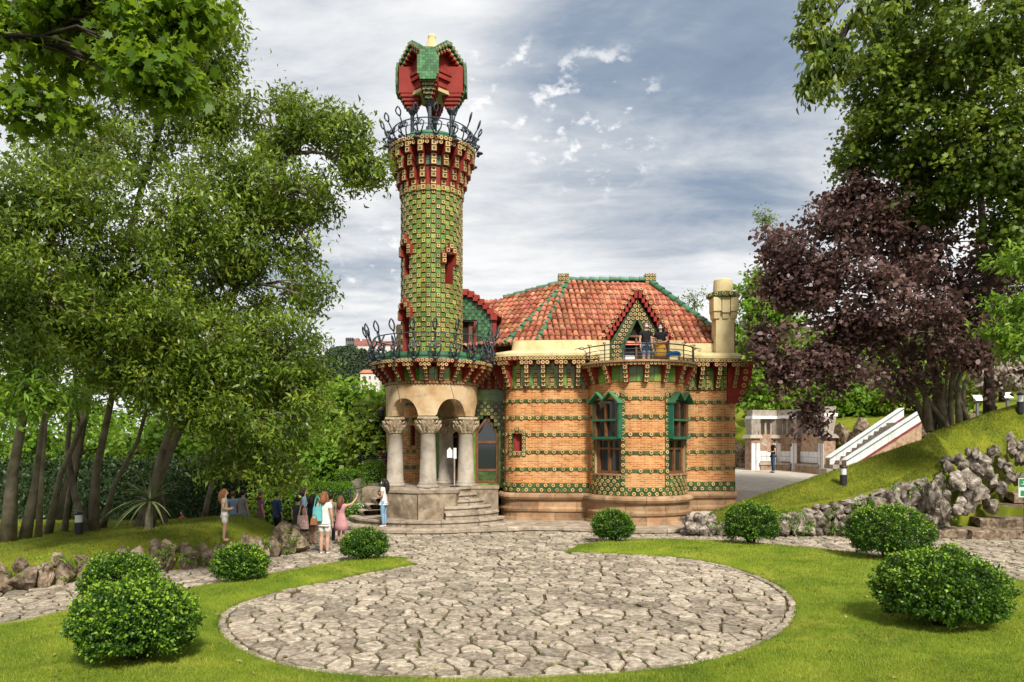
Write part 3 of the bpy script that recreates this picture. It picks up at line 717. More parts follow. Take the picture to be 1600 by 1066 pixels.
def strip(P, a, c, z0, z1, out, mats, name, parent, step=.12, flowers=.0, rows=1, fs=.128, m=0, jit=0):
    """tile course standing proud of the wall, with its flower tiles"""
    n = max(2, int((c - a) / step)); b = MB(); S = np.linspace(a, c, n)
    for i in range(n - 1):
        p0, p1 = P.pt(S[i], -.02), P.pt(S[i + 1], -.02); q0, q1 = P.pt(S[i], out), P.pt(S[i + 1], out); Z = lambda v, z: (v.x, v.y, z)
        b.add([Z(p0, z0), Z(p1, z0), Z(p1, z1), Z(p0, z1), Z(q0, z0), Z(q1, z0), Z(q1, z1), Z(q0, z1)], [(4, 5, 6, 7), (0, 1, 5, 4), (3, 7, 6, 2), (0, 4, 7, 3), (1, 2, 6, 5)], 0)
    o = b.build(name, mats, parent)
    if flowers:
        fb = MB(); h = (z1 - z0) / rows
        for r_ in range(rows):
            k = max(1, int((c - a) / flowers)); sp = (c - a) / k
            for i in range(k):
                s_ = a + sp * (i + (.5 if r_ % 2 == 0 else .0)) + random.uniform(-.01, .01)
                if not a + fs * .4 < s_ < c - fs * .4: continue
                p = P.pt(s_, out - .005); p.z = z0 + h * (r_ + .5); fb.flower(p, P.tan(s_), P.nrm(s_), fs, .035)
        if fb.v: stuff(fb.build('flower_tile', FT, o))
    return o
def door_s(P, s): return s
wallm = ['brick', 'plinth']
# left bay
slit = (.0, .0)
def s_at_px(P, px, lo=0, hi=None):
    best = min(np.linspace(lo, hi or P.L, 400), key=lambda d: abs(800 + P.pt(d).x / P.pt(d).y * F - px)); return float(best)
s0, s1 = s_at_px(P_left, 801.5, .6), s_at_px(P_left, 815.5, .6)
w_l = wall(P_left, 1.0, 5.75, wallm + ['red'], 'bay_wall', V, [(s0, s1, 2.56, 3.18), ], .22, reveal=2)
b = MB(); pm = P_left.pt((s0 + s1) / 2, -.2); b.box((pm.x, pm.y, 2.87), (.5, .03, .8)); b.build('slit_back', 'red', w_l)
for z in BANDS:
    if abs(z - 2.53) < .01 or abs(z - 3.14) < .01:
        strip(P_left, .1, s0 - .12, z - .054, z + .054, .025, 'green_dark', 'tile_band', w_l, flowers=.29); strip(P_left, s1 + .12, P_left.L - .2, z - .054, z + .054, .025, 'green_dark', 'tile_band', w_l, flowers=.29)
    else: strip(P_left, .1, P_left.L - .2, z - .054, z + .054, .025, 'green_dark', 'tile_band', w_l, flowers=.29)
strip(P_left, .1, P_left.L - .2, 1.12, 1.44, .025, 'green_dark', 'tile_band', w_l, flowers=.27, rows=2)
fr = MB(); frm = MB()
for (u, z) in [(s0 - .07, 2.45 + .145 * k) for k in range(6)] + [(s1 + .07, 2.45 + .145 * k) for k in range(6)] + [((s0 + s1) / 2 + d, 2.46) for d in (-.07, .07)] + [((s0 + s1) / 2 - .13, 3.24), ((s0 + s1) / 2 + .13, 3.24), ((s0 + s1) / 2, 3.33)]:
    p = P_left.pt(u, .0); p.z = z; n = P_left.nrm(u); t = P_left.tan(u); X = Matrix((t, n, (0, 0, 1))).transposed()
    frm.box(p, (.14, .08, .14), X)
    p2 = P_left.pt(u, .036); p2.z = z; fr.flower(p2, t, n, .115, .02)
fo = frm.build('slit_frame', 'green_dark', w_l); stuff(fr.build('flower_tile', FT, fo))
# right bay: two tall windows
WIN = [(203, 243), (298, 338)]
hol = [(bay_s(a), bay_s(c), 1.80, 4.30) for a, c in WIN]
w_b = wall(P_bay, 1.0, 5.5, wallm, 'bay_wall', V, hol, .3, step=.1)
b1 = [(bay_s(246.5), bay_s(294.5))] 
for z in BANDS:
    for a, c in [(bay_s(247.5), bay_s(293.5)), (bay_s(341), bay_s(355)), (bay_s(185), bay_s(199))]:
        strip(P_bay, a, c, z - .054, z + .054, .025, 'green_dark', 'tile_band', w_b, step=.07, flowers=.27)
strip(P_bay, bay_s(184), bay_s(356), 1.1, 1.38, .025, 'green_dark', 'tile_band', w_b, step=.07, flowers=.25, rows=2)
for a, c in WIN:
    for e in (a - 2.3, c + 2.3):
        strip(P_bay, bay_s(e - 2), bay_s(e + 2), 1.38, 4.52, .03, 'green_dark', 'tile_border', w_b, step=.07)
        fb = MB()
        for k in range(15):
            p = P_bay.pt(bay_s(e), .028); p.z = 1.5 + k * .21; fb.flower(p, P_bay.tan(bay_s(e)), P_bay.nrm(bay_s(e)), .125, .03)
        stuff(fb.build('flower_tile', FT, w_b))
    strip(P_bay, bay_s(a), bay_s(c), 4.38, 4.52, .03, 'green_dark', 'tile_border', w_b, step=.07, flowers=.2, fs=.13)
    strip(P_bay, bay_s(a), bay_s(c), 1.39, 1.76, .03, 'green_dark', 'tile_apron', w_b, step=.07, flowers=.2, rows=3, fs=.125)
    strip(P_bay, bay_s(a - .5), bay_s(c + .5), 1.765, 1.82, .08, 'plinth', 'window_sill', w_b, step=.1)
    # window: wooden frame on the chord, panes, green box of the sash above
    mid = (a + c) / 2; A, B_ = P_bay.pt(bay_s(a), -.14), P_bay.pt(bay_s(c), -.14); t = (B_ - A).normalized(); n = Vector((t.y, -t.x, 0)); wd = (B_ - A).length
    X = Matrix((t, n, (0, 0, 1))).transposed(); O = (A + B_) / 2
    wdw = part('window', V)
    def pc(name, du, dn, z, sz, m, X=X, O=O, t=t, n=n, wdw=wdw):
        bb = MB(); q = O + t * du + n * dn; bb.box((q.x, q.y, z), sz, X); return bb.build(name, m, wdw)
    for sgn in (-1, 1): pc('frame_post', sgn * (wd / 2 - .05), 0, 3.05, (.1, .12, 2.5), 'wood')
    pc('frame_mullion', -.02, .003, 2.42, (.09, .11, 1.2), 'wood'); pc('frame_rail', 0, .006, 2.98, (wd, .13, .12), 'wood'); pc('frame_rail', 0, .006, 1.86, (wd, .12, .1), 'wood'); pc('frame_rail', 0, .006, 2.66, (wd, .10, .07), 'wood')
    for sgn in (-1, 1): pc('pane', sgn * wd / 4, -.02, 2.45, (wd / 2 - .12, .012, 1.1), 'glass')
    pc('curtain', -wd / 4 - .04, -.07, 2.3, (wd / 3.2, .02, .85), 'white')
    d0 = .2                                          # the sash box stands out from the wall
    pc('sash_pane', 0, d0 - .06, 3.62, (wd - .08, .012, 1.1), 'glass')
    for u in (-wd / 2 + .045, wd / 2 - .045): pc('sash_post', u, d0, 3.62, (.08, .1, 1.1), 'wood')
    pc('sash_mullion', -.02, d0, 3.62, (.07, .1, 1.1), 'wood'); pc('sash_rail', 0, d0 + .02, 3.62, (wd + .1, .13, .07), 'green_teal')
    pc('sash_sill', 0, d0 - .02, 3.02, (wd + .14, .3, .09), 'green_paint')
    inner_side = 1 if mid < 270 else -1
    pc('shutter', inner_side * (wd / 2 + .08), d0 - .02, 3.62, (.06, .34, 1.24), 'green_paint'); pc('shutter', -inner_side * (wd / 2 + .03), d0 - .05, 3.62, (.05, .2, 1.2), 'green_paint')
    hb = MB(); q = O + n * (d0 - .22); h0 = 4.16
    for (u0, z0_, u1, z1_) in ((-wd / 2 - .14, h0, -wd * .27, h0 + .36), (-wd * .27, h0 + .36, 0, h0 + .1), (0, h0 + .1, wd * .27, h0 + .36), (wd * .27, h0 + .36, wd / 2 + .14, h0)):
        hb = MB(); hb.slab([(u0, z0_), (u1, z1_), (u1, z1_ + .05), (u0, z0_ + .05)], (q.x, q.y, 0), t, (0, 0, 1), n, .46, 0); hb.build('hood_board', 'green_teal', wdw)
    g = MB(); g.slab([(-wd / 2, h0), (-wd * .27, h0 + .34), (0, h0 + .08), (wd * .27, h0 + .34), (wd / 2, h0)], (q.x, q.y, 0) , t, (0, 0, 1), n, .2); g.build('hood_pane', 'glass', wdw)
# right wall
w_r = wall(P_right, 1.0, 5.75, wallm, 'end_wall', V)
for z in BANDS: strip(P_right, .0, P_right.L + 0, z - .054, z + .054, .025, 'green_dark', 'tile_band', w_r, flowers=.3)
strip(P_right, .0, P_right.L, 1.12, 1.44, .025, 'green_dark', 'tile_band', w_r, flowers=.27, rows=2)
# unseen faces close the volume
b = MB(); 
for (p, q) in (((8.1, 26.72), (8.1, 36)), ((8.1, 36), (-5.2, 36)), ((-5.2, 36), (-5.2, 30.5))):
    L_ = math.hypot(q[0] - p[0], q[1] - p[1])
    b.add([(p[0], p[1], 0), (q[0], q[1], 0), (q[0], q[1], 5.9), (p[0], p[1], 5.9)], [(0, 1, 2, 3)], 0, [[(0, 0), (L_, 0), (L_, 5.9), (0, 5.9)]])
b.build('rear_wall', 'brick', V)
b = MB(); b.prism([(-5.2, 36), (-5.2, 29.5), (-4.2, 28.4), (-1.4, 27.3), (-.2, 27.2), (.3, 26.1), (2.8, 26.0), (3.2, 27.2), (5.6, 27.2), (6, 26.75), (8.05, 26.85), (8.05, 36)], 5.66, 5.74); b.build('ceiling_slab', 'dark', V)
b = MB(); b.box((2, 31, .6), (11, 8, .1)); b.build('inner_floor', 'dark', V)
# plinth stones swept along the walls
PROF = [(.06, 1.10), (.16, 1.09), (.225, 1.03), (.24, .96), (.20, .88), (.11, .84), (.11, .62), (.15, .60), (.185, .54), (.17, .46), (.12, .43), (.12, .26), (.19, .24), (.2, .12), (.2, -.05)]
def plinth(P, a, c, seg, k=1.0, parent=V):
    n = max(1, round((c - a) / seg))
    for course, (i0, i1) in enumerate(((0, 5), (5, 10), (10, 14))):
        off = seg * .5 * (course % 2); cuts = [a] + [x for x in np.arange(a + off, c, (c - a) / n) if a + .15 < x < c - .15] + [c]
        for u, w in zip(cuts[:-1], cuts[1:]):
            u2, w2 = u + .006, w - .006; S = np.linspace(u2, w2, max(2, int((w2 - u2) / .14))); pr = PROF[i0:i1 + 1]; b = MB(); m = len(pr)
            Vv = [(*(P.pt(s_, o_ * k)).xy, z) for s_ in S for o_, z in pr]
            b.add(Vv, [(i * m + j, i * m + j + 1, (i + 1) * m + j + 1, (i + 1) * m + j) for i in range(len(S) - 1) for j in range(m - 1)])
            o = b.build('plinth_stone', 'plinth', parent)
plinth(P_left, .2, P_left.L - .15, 1.5); plinth(P_bay, 0.05, P_bay.L - .05, 1.25, 1.15); plinth(P_right, .1, P_right.L + 0.0, 1.3)
b = MB(); 
for P in (P_left, P_bay, P_right):
    S = np.linspace(0, P.L, 24)
    for a, c in zip(S[:-1], S[1:]): p, q = P.pt(a, .05), P.pt(c, .05); b.add([(p.x, p.y, -.05), (q.x, q.y, -.05), (q.x, q.y, 1.09), (p.x, p.y, 1.09)], [(0, 1, 2, 3)])
b.build('plinth_core', 'plinth', V)

# corbel table under the eaves; one bracket mesh of each kind
def bracket(h, steps, w, capw, cap_h, pitch):
    """stepped red bracket faced with flower tiles; x along wall, y outward, z up from its foot"""
    b = MB(); n = len(steps); dz = h / n
    for i, d in enumerate(steps):
        b.box((0, d / 2, dz * (i + .5)), (w, d, dz - .004), m=3)
        k = 2 if dz > .28 else 1
        for j in range(k): b.flower((0, d, dz * (i + (j + .5) / k)), (1, 0, 0), (0, 1, 0), min(w * .9, dz / k * .9), .035, 4)
    if cap_h:
        d = steps[-1] + .05
        b.box((0, d / 2, h + cap_h / 2), (capw, d, cap_h - .004), m=3)
        for j in (-1, 0, 1): b.flower((j * capw / 3, d, h + cap_h / 2), (1, 0, 0), (0, 1, 0), capw / 3 * .9, .035)
    return b.mesh('corbel', FT + ['red'])
CB_MAIN = bracket(.74, [.16, .22, .30, .38, .42], .15, .46, .15, .6)
CB_BAY = bracket(.56, [.15, .2, .27, .33], .16, 0, 0, .6)
CB_THIN = bracket(.62, [.05, .05, .05, .05], .12, 0, 0, .6)
def corbels(P, a, c, sp, z, me, parent, thin=None, name='corbel'):
    n = max(1, round((c - a) / sp))
    for i in range(n + 1):
        s_ = a + (c - a) * i / n; nn = P.nrm(s_); rz = math.atan2(nn.y, nn.x) - math.pi / 2
        p = P.pt(s_); p.z = z; put(name, me, parent, p, rz)
        if thin and i < n:
            s_ += (c - a) / n / 2; nn = P.nrm(s_); p = P.pt(s_); p.z = z; put('pilaster_strip', thin, parent, p, math.atan2(nn.y, nn.x) - math.pi / 2)
def panels(P, a, c, z0, z1, parent, sz=.26, out=.03, mt='green'):
    """green glazed squares between the brackets"""
    b = MB(); n = max(1, int((c - a) / sz)); rows = max(1, round((z1 - z0) / sz))
    for i in range(n):
        s_ = a + (c - a) * (i + .5) / n
        for j in range(rows):
            p = P.pt(s_, out / 2); p.z = z0 + (z1 - z0) * (j + .5) / rows; X = Matrix((P.tan(s_), P.nrm(s_), (0, 0, 1))).transposed()
            b.box(p, ((c - a) / n - .008, out, (z1 - z0) / rows - .008), X)
    return stuff(b.build('glazed_tile', mt, parent))
def cornice(P, a, c, z0, z1, out, parent, mt=('cream', 'red'), tiles=.135, name='cornice', flow=True):
    S = np.linspace(a, c, max(2, int((c - a) / .12))); b = MB(); n = len(S)
    pr = [(-.05, z0), (out, z0), (out, z1), (-.05, z1)]; m = 4
    b.add([(*(P.pt(s_, o_)).xy, z) for s_ in S for o_, z in pr], [(i * m + j, (i + 1) * m + j, (i + 1) * m + (j + 1) % m, i * m + (j + 1) % m) for i in range(n - 1) for j in range(m)] + [(0, 1, 2, 3), ((n - 1) * m + 3, (n - 1) * m + 2, (n - 1) * m + 1, (n - 1) * m)], 0)
    o = b.build(name, mt, parent)
    if flow:
        fb = MB(); k = int((c - a) * (1 + out / 2) / tiles)
        for i in range(k):
            s_ = a + (c - a) * (i + .5) / k; p = P.pt(s_, out - .004); p.z = (z0 + z1) / 2; fb.flower(p, P.tan(s_), P.nrm(s_), min(tiles * .98, (z1 - z0) * .95), .035)
        stuff(fb.build('flower_tile', FT, o))
    return o
for P, a, c in ((P_left, .12, P_left.L - .12), (P_right, .22, P_right.L - .08)):
    panels(P, 0.05, P.L, 4.86, 5.72, V)
    strip(P, .02, P.L, 4.76, 4.855, .05, 'green_dark', 'tile_band', V, flowers=.19, fs=.09)
    corbels(P, a, c, .58, 4.82, CB_MAIN, V, CB_THIN)
    cornice(P, 0, P.L + (.4 if P is P_right else 0), 5.715, 5.845, .50, V, 'red')
    cornice(P, 0, P.L + (.4 if P is P_right else 0), 5.85, 5.95, .54, V, 'cream', name='coping', flow=False)
    # sloping cream apron above the cornice
    S = np.linspace(0 if P is P_left else -.0, P.L + (.35 if P is P_right else 0), 30); b = MB(); pr = [(.5, 5.95), (.42, 6.04), (.0, 6.12), (-.25, 6.16), (-.3, 6.5), (-.6, 6.5)]; m = len(pr)
    b.add([(*(P.pt(s_, o_)).xy, z) for s_ in S for o_, z in pr], [(i * m + j, (i + 1) * m + j, (i + 1) * m + j + 1, i * m + j + 1) for i in range(29) for j in range(m - 1)]); b.build('parapet', 'cream', V)
for k, (zz0, d) in enumerate(((4.3, .22), (4.55, .34), (4.8, .46), (5.05, .55), (5.3, .58), (5.55, .62))):            # big corner bracket
    b = MB(); b.box((8.1 + d / 2 - .16, 26.72 + .1, zz0 + .125), (d + .3, .5, .248), m=3)
    b.flower((8.1 + d / 2 + .04, 26.57 , zz0 + .125), (1, 0, 0), (0, -1, 0), .17, .03); b.flower((8.1 + d - .02, 26.75, zz0 + .125), (0, 1, 0), (1, 0, 0), .17, .04)
    b.build('corner_corbel', FT + ['red'], V)
# bay balcony
panels(P_bay, 0.02, P_bay.L - .02, 4.88, 5.42, V, .27)
corbels(P_bay, bay_s(188), bay_s(352), .62, 4.84, CB_BAY, V)
cornice(P_bay, 0, P_bay.L, 5.395, 5.5, .34, V, 'red', .125)
P_slab = Path(arc(BC[0], BC[1], BR, 178, 362, 60))
cornice(P_slab, 0, P_slab.L, 5.50, 5.57, .42, V, 'plinth', name='balcony_edge', flow=False)
b = MB(); b.lathe((BC[0], BC[1], 0), [(0, 5.2), (1.66, 5.2)], 40, 170, 370); b.build('balcony_floor', 'step', V)
def ring(c, r, z, a0, a1, rad, n=40, m=0, b=None):
    b = b or MB(); b.tube([(c[0] + r * math.cos(R(a0 + (a1 - a0) * i / n)), c[1] + r * math.sin(R(a0 + (a1 - a0) * i / n)), z) for i in range(n + 1)], rad, 6, m); return b
rail = part('balcony_railing', V)
for z, r_, rad in ((6.10, BR + .28, .022), (5.93, BR + .28, .013), (5.80, BR + .28, .013), (5.68, BR + .28, .013)): ring(BC, r_, z, 186, 354, rad).build('rail', 'iron', rail)
for i in range(9):
    a = R(186 + 168 * i / 8); d = Vector((math.cos(a), math.sin(a), 0)); p = Vector((BC[0], BC[1], 0)) + d * (BR + .28); b = MB()
    b.tube([p + Vector((0, 0, 5.56)), p + Vector((0, 0, 6.12))], .02); b.tube([p + Vector((0, 0, 6.12)) + d * (.1 * math.sin(k * .8)) + Vector((0, 0, .03 * k - .004 * k * k)) for k in range(6)], .014); b.build('baluster', 'iron', rail)
for a in (186, 354):
    d = Vector((math.cos(R(a)), math.sin(R(a)), 0)); p = Vector((BC[0], BC[1], 6.1)) + d * (BR + .28); b = MB()
    t = Vector((-1 if a == 186 else 1, -.2, 0)); b.tube([p, p + t * .15 + Vector((0, 0, .05)), p + t * .25 + Vector((0, 0, 0)), p + t * .2 + Vector((0, 0, -.06)), p + t * .13 + Vector((0, 0, -.02))], .016); b.build('scroll', 'iron', rail)
# gabled dormer behind the balcony
gc = Vector((4.55, 26.75)); hw = 1.2; pk = 8.4; ev = 6.55; zf = 5.2
dm = part('dormer', V)
op = [(-.52, 0), (-.52, 1.05), (-.28, 1.55), (0, 2.15), (.28, 1.55), (.52, 1.05), (.52, 0)]     # opening outline above the floor
b = MB(); out_l = [(-hw + .22, 0), (-hw + .22, ev - zf - .05), (0, pk - zf - .28), (hw - .22, ev - zf - .05), (hw - .22, 0)]
left = [(out_l[0]), op[0], op[1], op[2], op[3], out_l[2], out_l[1]]
right = [op[6], out_l[4], out_l[3], out_l[2], op[3], op[4], op[5]]
for poly in (left, right): b.slab(poly, (gc.x, gc.y, zf), (1, 0, 0), (0, 0, 1), (0, 1, 0), .3)
gw = b.build('gable_wall', 'green_dark', dm)
fb = MB()
for r_ in range(20):
    z = zf + .1 + r_ * .148
    for q in range(-8, 9):
        x = (q + (.5 if r_ % 2 else 0)) * .158; zl = z - zf
        lim = hw - .28 if z < ev - .05 else (hw - .28) * (pk - .42 - z) / (pk - .42 - ev)
        li = lerp([0, 1.05, 1.55, 2.15, 2.25], [.60, .60, .36, .06, -1], zl)
        if abs(x) < lim and abs(x) > li: fb.flower((gc.x + x, gc.y, z), (1, 0, 0), (0, -1, 0), .128, .04)
stuff(fb.build('flower_tile', FT, gw))
for sgn in (-1, 1):                                  # stepped red verge with single tiles
    n = 11
    for i in range(n):
        t = i / n; x = sgn * hw * (1 - t); z = ev + (pk - ev) * t; b = MB()
        b.box((gc.x + x * 1.0, gc.y - .03, z), (.17, .34, .30), m=3); b.flower((gc.x + x * 1.03, gc.y - .2, z + .17), (1, 0, 0), (0, -1, 0), .115, .03); b.build('verge_step', FT + ['red'], dm)
    b = MB(); b.box((gc.x + sgn * (hw - .08), gc.y + .07, (ev + zf) / 2), (.2, .4, ev - zf)); b.build('dormer_pier', 'red', dm)
    b = MB(); b.slab([(0, 0), (3.0, 0), (3.0, .1), (0, .1)], (gc.x + sgn * (hw + .05), gc.y + .1, ev - .05), (0, 1, 0), (-sgn * hw, 0, pk - ev), (0, 0, 1), .05); 
b = MB(); b.add([(gc.x - hw, gc.y + .15, ev), (gc.x, gc.y + .15, pk), (gc.x + hw, gc.y + .15, ev), (gc.x - hw, 29.6, ev), (gc.x, 29.6, pk), (gc.x + hw, 29.6, ev)], [(0, 1, 4, 3), (1, 2, 5, 4)]); b.build('dormer_roof', 'roof', dm)
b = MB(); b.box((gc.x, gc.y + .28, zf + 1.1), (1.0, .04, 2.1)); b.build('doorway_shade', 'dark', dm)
for u, sz in ((-.5, (.07, .1, 1.2)), (0.0, (.07, .1, 1.6)), (.5, (.07, .1, 1.2))): b = MB(); b.box((gc.x + u, gc.y + .22, zf + sz[2] / 2), sz); b.build('door_post', 'wood', dm)
b = MB(); b.box((gc.x, gc.y + .2, zf + 1.55), (.9, .1, .07)); b.build('door_rail', 'wood', dm)
b = MB(); b.box((gc.x - .25, gc.y + .235, zf + .6), (.4, .02, .5)); b.build('door_pane', 'white', dm)

for xx in (3.22, 5.86): b = MB(); b.box((xx, 26.45, 6.05), (.5, .55, .9)); b.build('parapet_return', 'cream', V)
# ------------------------------------------------------------------ roof
roof = part('roof', V)
R1, R2 = Vector((2.36, 30.2, 9.47)), Vector((5.62, 30.2, 9.47))
E0, E1, E2, E3 = Vector((-3.0, 28.16, 6.42)), Vector((-.22, 26.85, 6.42)), Vector((.9, 26.55, 6.45)), Vector((8.25, 27.15, 6.45))
RL = Vector((-.35, 30.4, 8.75)); EB = Vector((8.3, 34, 6.45)); RL2 = Vector((-2.35, 31.34, 8.75))
facets = [([E2, E3, R2, R1], 0), ([E1, E2, R1], 0), ([E0, E1, R1, RL, RL2], 0), ([E3, EB, R2], 0)]
b = MB()
for f, _ in facets: b.add([p - Vector((0, 0, .03)) for p in f], [tuple(range(len(f)))])
bk = [R2, EB, Vector((-5, 36, 6.4)), RL2, RL, R1]; b.add(bk, [(0, 1, 2, 5), (2, 3, 4, 5)])
b.build('roof_deck', 'roof', roof)
b = MB()                                             # one barrel tile, lying up the slope along +y
n = 6; Pq = []
for y, rad, z in ((0, .105, .03), (.46, .08, .0)):
    for k in range(n + 1): a = math.pi * k / n; Pq.append((math.cos(a) * rad, y, math.sin(a) * rad * .95 + z))
for y, rad, z in ((0, .085, .03),):
    for k in range(n + 1): a = math.pi * k / n; Pq.append((math.cos(a) * rad, y, math.sin(a) * rad * .9 + z))
fs = [(k, k + 1, n + 2 + k, n + 1 + k)[::-1] for k in range(n)] + [(k, k + 1, 2 * (n + 1) + k + 1, 2 * (n + 1) + k) for k in range(n)]
b.add(Pq, fs); TILE = b.mesh('roof_tile', 'roof', smooth=True); tv, tf = b.v, b.f
tiles = []
for f, _ in facets:
    o = f[0]; u = (f[1] - f[0]).normalized(); nn = u.cross(f[-1] - f[0]).normalized(); v = nn.cross(u)
    if nn.z < 0: nn = -nn
    poly = [((p - o).dot(u), (p - o).dot(v)) for p in f]; mx = max(p[1] for p in poly)
    X = Matrix((u, v, nn)).transposed(); a0 = min(p[0] for p in poly); a1 = max(p[0] for p in poly)
    i = 0
    while a0 + i * .225 < a1:
        j = 0; x = a0 + (i + .5) * .225
        while j * .385 < mx:
            y = j * .385 - .06
            if inpoly(x, max(y + .2, .02), poly):
                w = o + u * (x + random.uniform(-.008, .008)) + v * y + nn * .045
                inside_d = (abs(w.x - gc.x) < hw * (1 - max(0, (w.z - ev)) / (pk - ev)) + .02 and w.y < 29.5) if w.z > 5 else False
                if not inside_d: tiles.append((w, X.copy()))
            j += 1
        i += 1
def vis(w): return (0 if (w.x > 7.9) else 1) / w.y ** 2 * (1 if w.x > -.9 else .2)
tiles.sort(key=lambda q: -vis(q[0])); print('roof tiles', len(tiles))
rb = MB()
for k, (w, X) in enumerate(tiles):
    Xr = X @ Matrix.Rotation(random.uniform(-.03, .03), 3, 'Z')
    if k < 300: put('roof_tile', TILE, roof, w, rot=Xr.to_euler())
    else: rb.add([w + Xr @ Vector(p) for p in tv], tf)
stuff(rb.build('roof_tiling', 'roof', roof, smooth=True))
def ridge(a, c, name='ridge_tile', mt='green_teal'):
    d = (c - a); n = max(2, int(d.length / .4)); 
    for i in range(n):
        p, q = a + d * (i / n), a + d * ((i + 1.12) / n); b = MB(); k = 7; up = Vector((0, 0, 1)); t = d.normalized().cross(up).normalized(); w = t.cross(d.normalized())
        Pp = []
        for (pt, rr, zo) in ((p, .135, .035), (q, .105, .01)):
            for j in range(k + 1): aa = math.pi * (j / k * 1.2 - .1); Pp.append(pt + t * math.cos(aa) * rr + w * (math.sin(aa) * rr + zo))
        b.add(Pp, [(j, j + 1, k + 2 + j, k + 1 + j) for j in range(k)] + [tuple(range(k + 1))]); b.build(name, mt, roof, smooth=False)
ridge(R1 + Vector((0, 0, .03)), R2 + Vector((0, 0, .03))); ridge(E3, R2); ridge(E2, R1); ridge(E1 + Vector((0, 0, .02)), R1); ridge(RL + Vector((0, 0, .03)), R1 + Vector((-.4, 0, -.1)))
for p in (R1 + Vector((-.25, .1, 0)), R2 + Vector((.05, .1, 0))):                # tiled piers at the ridge ends
    b = MB(); b.box((p.x, p.y, 9.42), (.44, .44, .7), m=3)
    for i in range(3):
        for j in range(3): b.flower((p.x + (i - 1) * .145, p.y - .22, 9.55 + (j - 1) * .15), (1, 0, 0), (0, -1, 0), .125, .03)
    b.build('ridge_pier', FT + ['green_dark'], roof)
# chimney on the right
c = Vector((7.72, 26.95)); ch = part('chimney', V)
b = MB(); b.box((c.x, c.y, 6.9), (.66, .6, 1.7)); b.build('stack', 'cream', ch)
for q in (-1, 0, 1): b = MB(); b.box((c.x + q * .31, c.y - .12, 7.86), (.28, .62, .5 + .1 * (q == 0))); b.box((c.x + q * .31, c.y - .1, 7.5), (.2, .5, .3), top=1.2); b.build('stack_bracket', 'cream', ch)
b = MB(); b.lathe((c.x, c.y, 0), [(.40, 8.08), (.56, 8.14), (.56, 8.3), (.44, 8.34), (.3, 8.36)], 12, m=3)
for i in range(14): a = R(i * 360 / 14); b.flower((c.x + .56 * math.cos(a), c.y + .56 * math.sin(a), 8.22), (-math.sin(a), math.cos(a), 0), (math.cos(a), math.sin(a), 0), .13, .04)
b.build('stack_crown', FT + ['green_dark'], ch)
b = MB(); b.lathe((c.x, c.y, 0), [(.36, 8.3), (.33, 8.78), (.3, 8.82), (.2, 8.8)], 20, caps=True); b.build('chimney_pot', 'cream', ch)
b = MB(); b.box((c.x + .4, c.y + .2, 6.6), (.12, .4, 1.3)); b.build('stack_side', 'red', ch)

# ------------------------------------------------------------------ recess with the wooden door, left of the bay
P_door = Path([(-1.45, 27.15), (-.28, 27.15)])
dw = wall(P_door, 1.2, 5.75, ['green', 'red'], 'door_wall', V, [(.10, .96, 1.36, 3.9)], .35)
panels(P_door, 0, P_door.L, 4.42, 4.80, V, .24, .03)
fb = MB(); sb = MB()
for r_ in range(23):
    z = 1.45 + r_ * .13
    for q in range(9):
        x = .065 + q * .13; hx = abs(x - .53)
        op_top = 3.45 if hx < .5 else 0
        lim = .43 if z < 3.35 else max(0, .43 - (z - 3.3) * .75)
        if hx > lim + .05:
            p = P_door.pt(x, .02); sb.box((p.x, p.y + .0, z), (.126, .05, .126))
            if (r_ + q) % 2: fb.flower((p.x, p.y - .025, z), (1, 0, 0), (0, -1, 0), .11, .03)
o = stuff(sb.build('dark_tile', 'green_dark', dw)); stuff(fb.build('flower_tile', FT, dw))
def pointed_door(cx, y, z0, wd, h, hs, parent, X=None, kick=True):
    d = part('door', parent); nb = 'wood'
    for s_ in (-1, 1): b = MB(); b.box((cx + s_ * (wd / 2 - .05), y, z0 + hs / 2), (.1, .12, hs)); b.build('door_stile', nb, d)
    for z in (z0 + .05, z0 + .48, z0 + hs * .78): b = MB(); b.box((cx, y + .004, z), (wd - .2, .1, .09)); b.build('door_rail', nb, d)
    for s_ in (-1, 1):
        b = MB(); b.slab([(s_ * wd / 2, hs - .04), (s_ * (wd / 2 - .11), hs - .04), (0, h - .14), (0, h)][::s_], (cx, y - .06, z0), (1, 0, 0), (0, 0, 1), (0, 1, 0), .12); b.build('arch_rail', nb, d)
    b = MB(); b.slab([(-wd / 2 + .1, .5), (wd / 2 - .1, .5), (wd / 2 - .1, hs), (0, h - .12), (-wd / 2 + .1, hs)], (cx, y, z0), (1, 0, 0), (0, 0, 1), (0, 1, 0), .015); b.build('door_pane', 'glass', d)
    b = MB(); b.box((cx, y, z0 + .25), (wd - .2, .06, .36)); b.build('kick_panel', 'green_dark' if kick else nb, d)
    return d
pointed_door(-.92, 27.28, 1.36, .86, 2.5, 1.95, V)
corbels(P_door, .1, P_door.L - .05, .25, 4.82, CB_THIN, V)
b = MB(); b.box((-.86, 27.1, 5.28), (1.15, .06, .9)); b.build('frieze_back', 'red', V)
b = MB(); b.box((-.5, 26.6, 5.8), (2.0, 1.0, .1)); b.build('eave_slab', 'red', V)
# stone pier right of the stairs, and terrace carrying the porch
b = MB(); b.box((-.95, 25.45, .65), (.95, .8, 1.3)); b.box((-.95, 25.45, 1.33), (1.02, .86, .08)); b.build('stair_pier', 'pedestal', V)
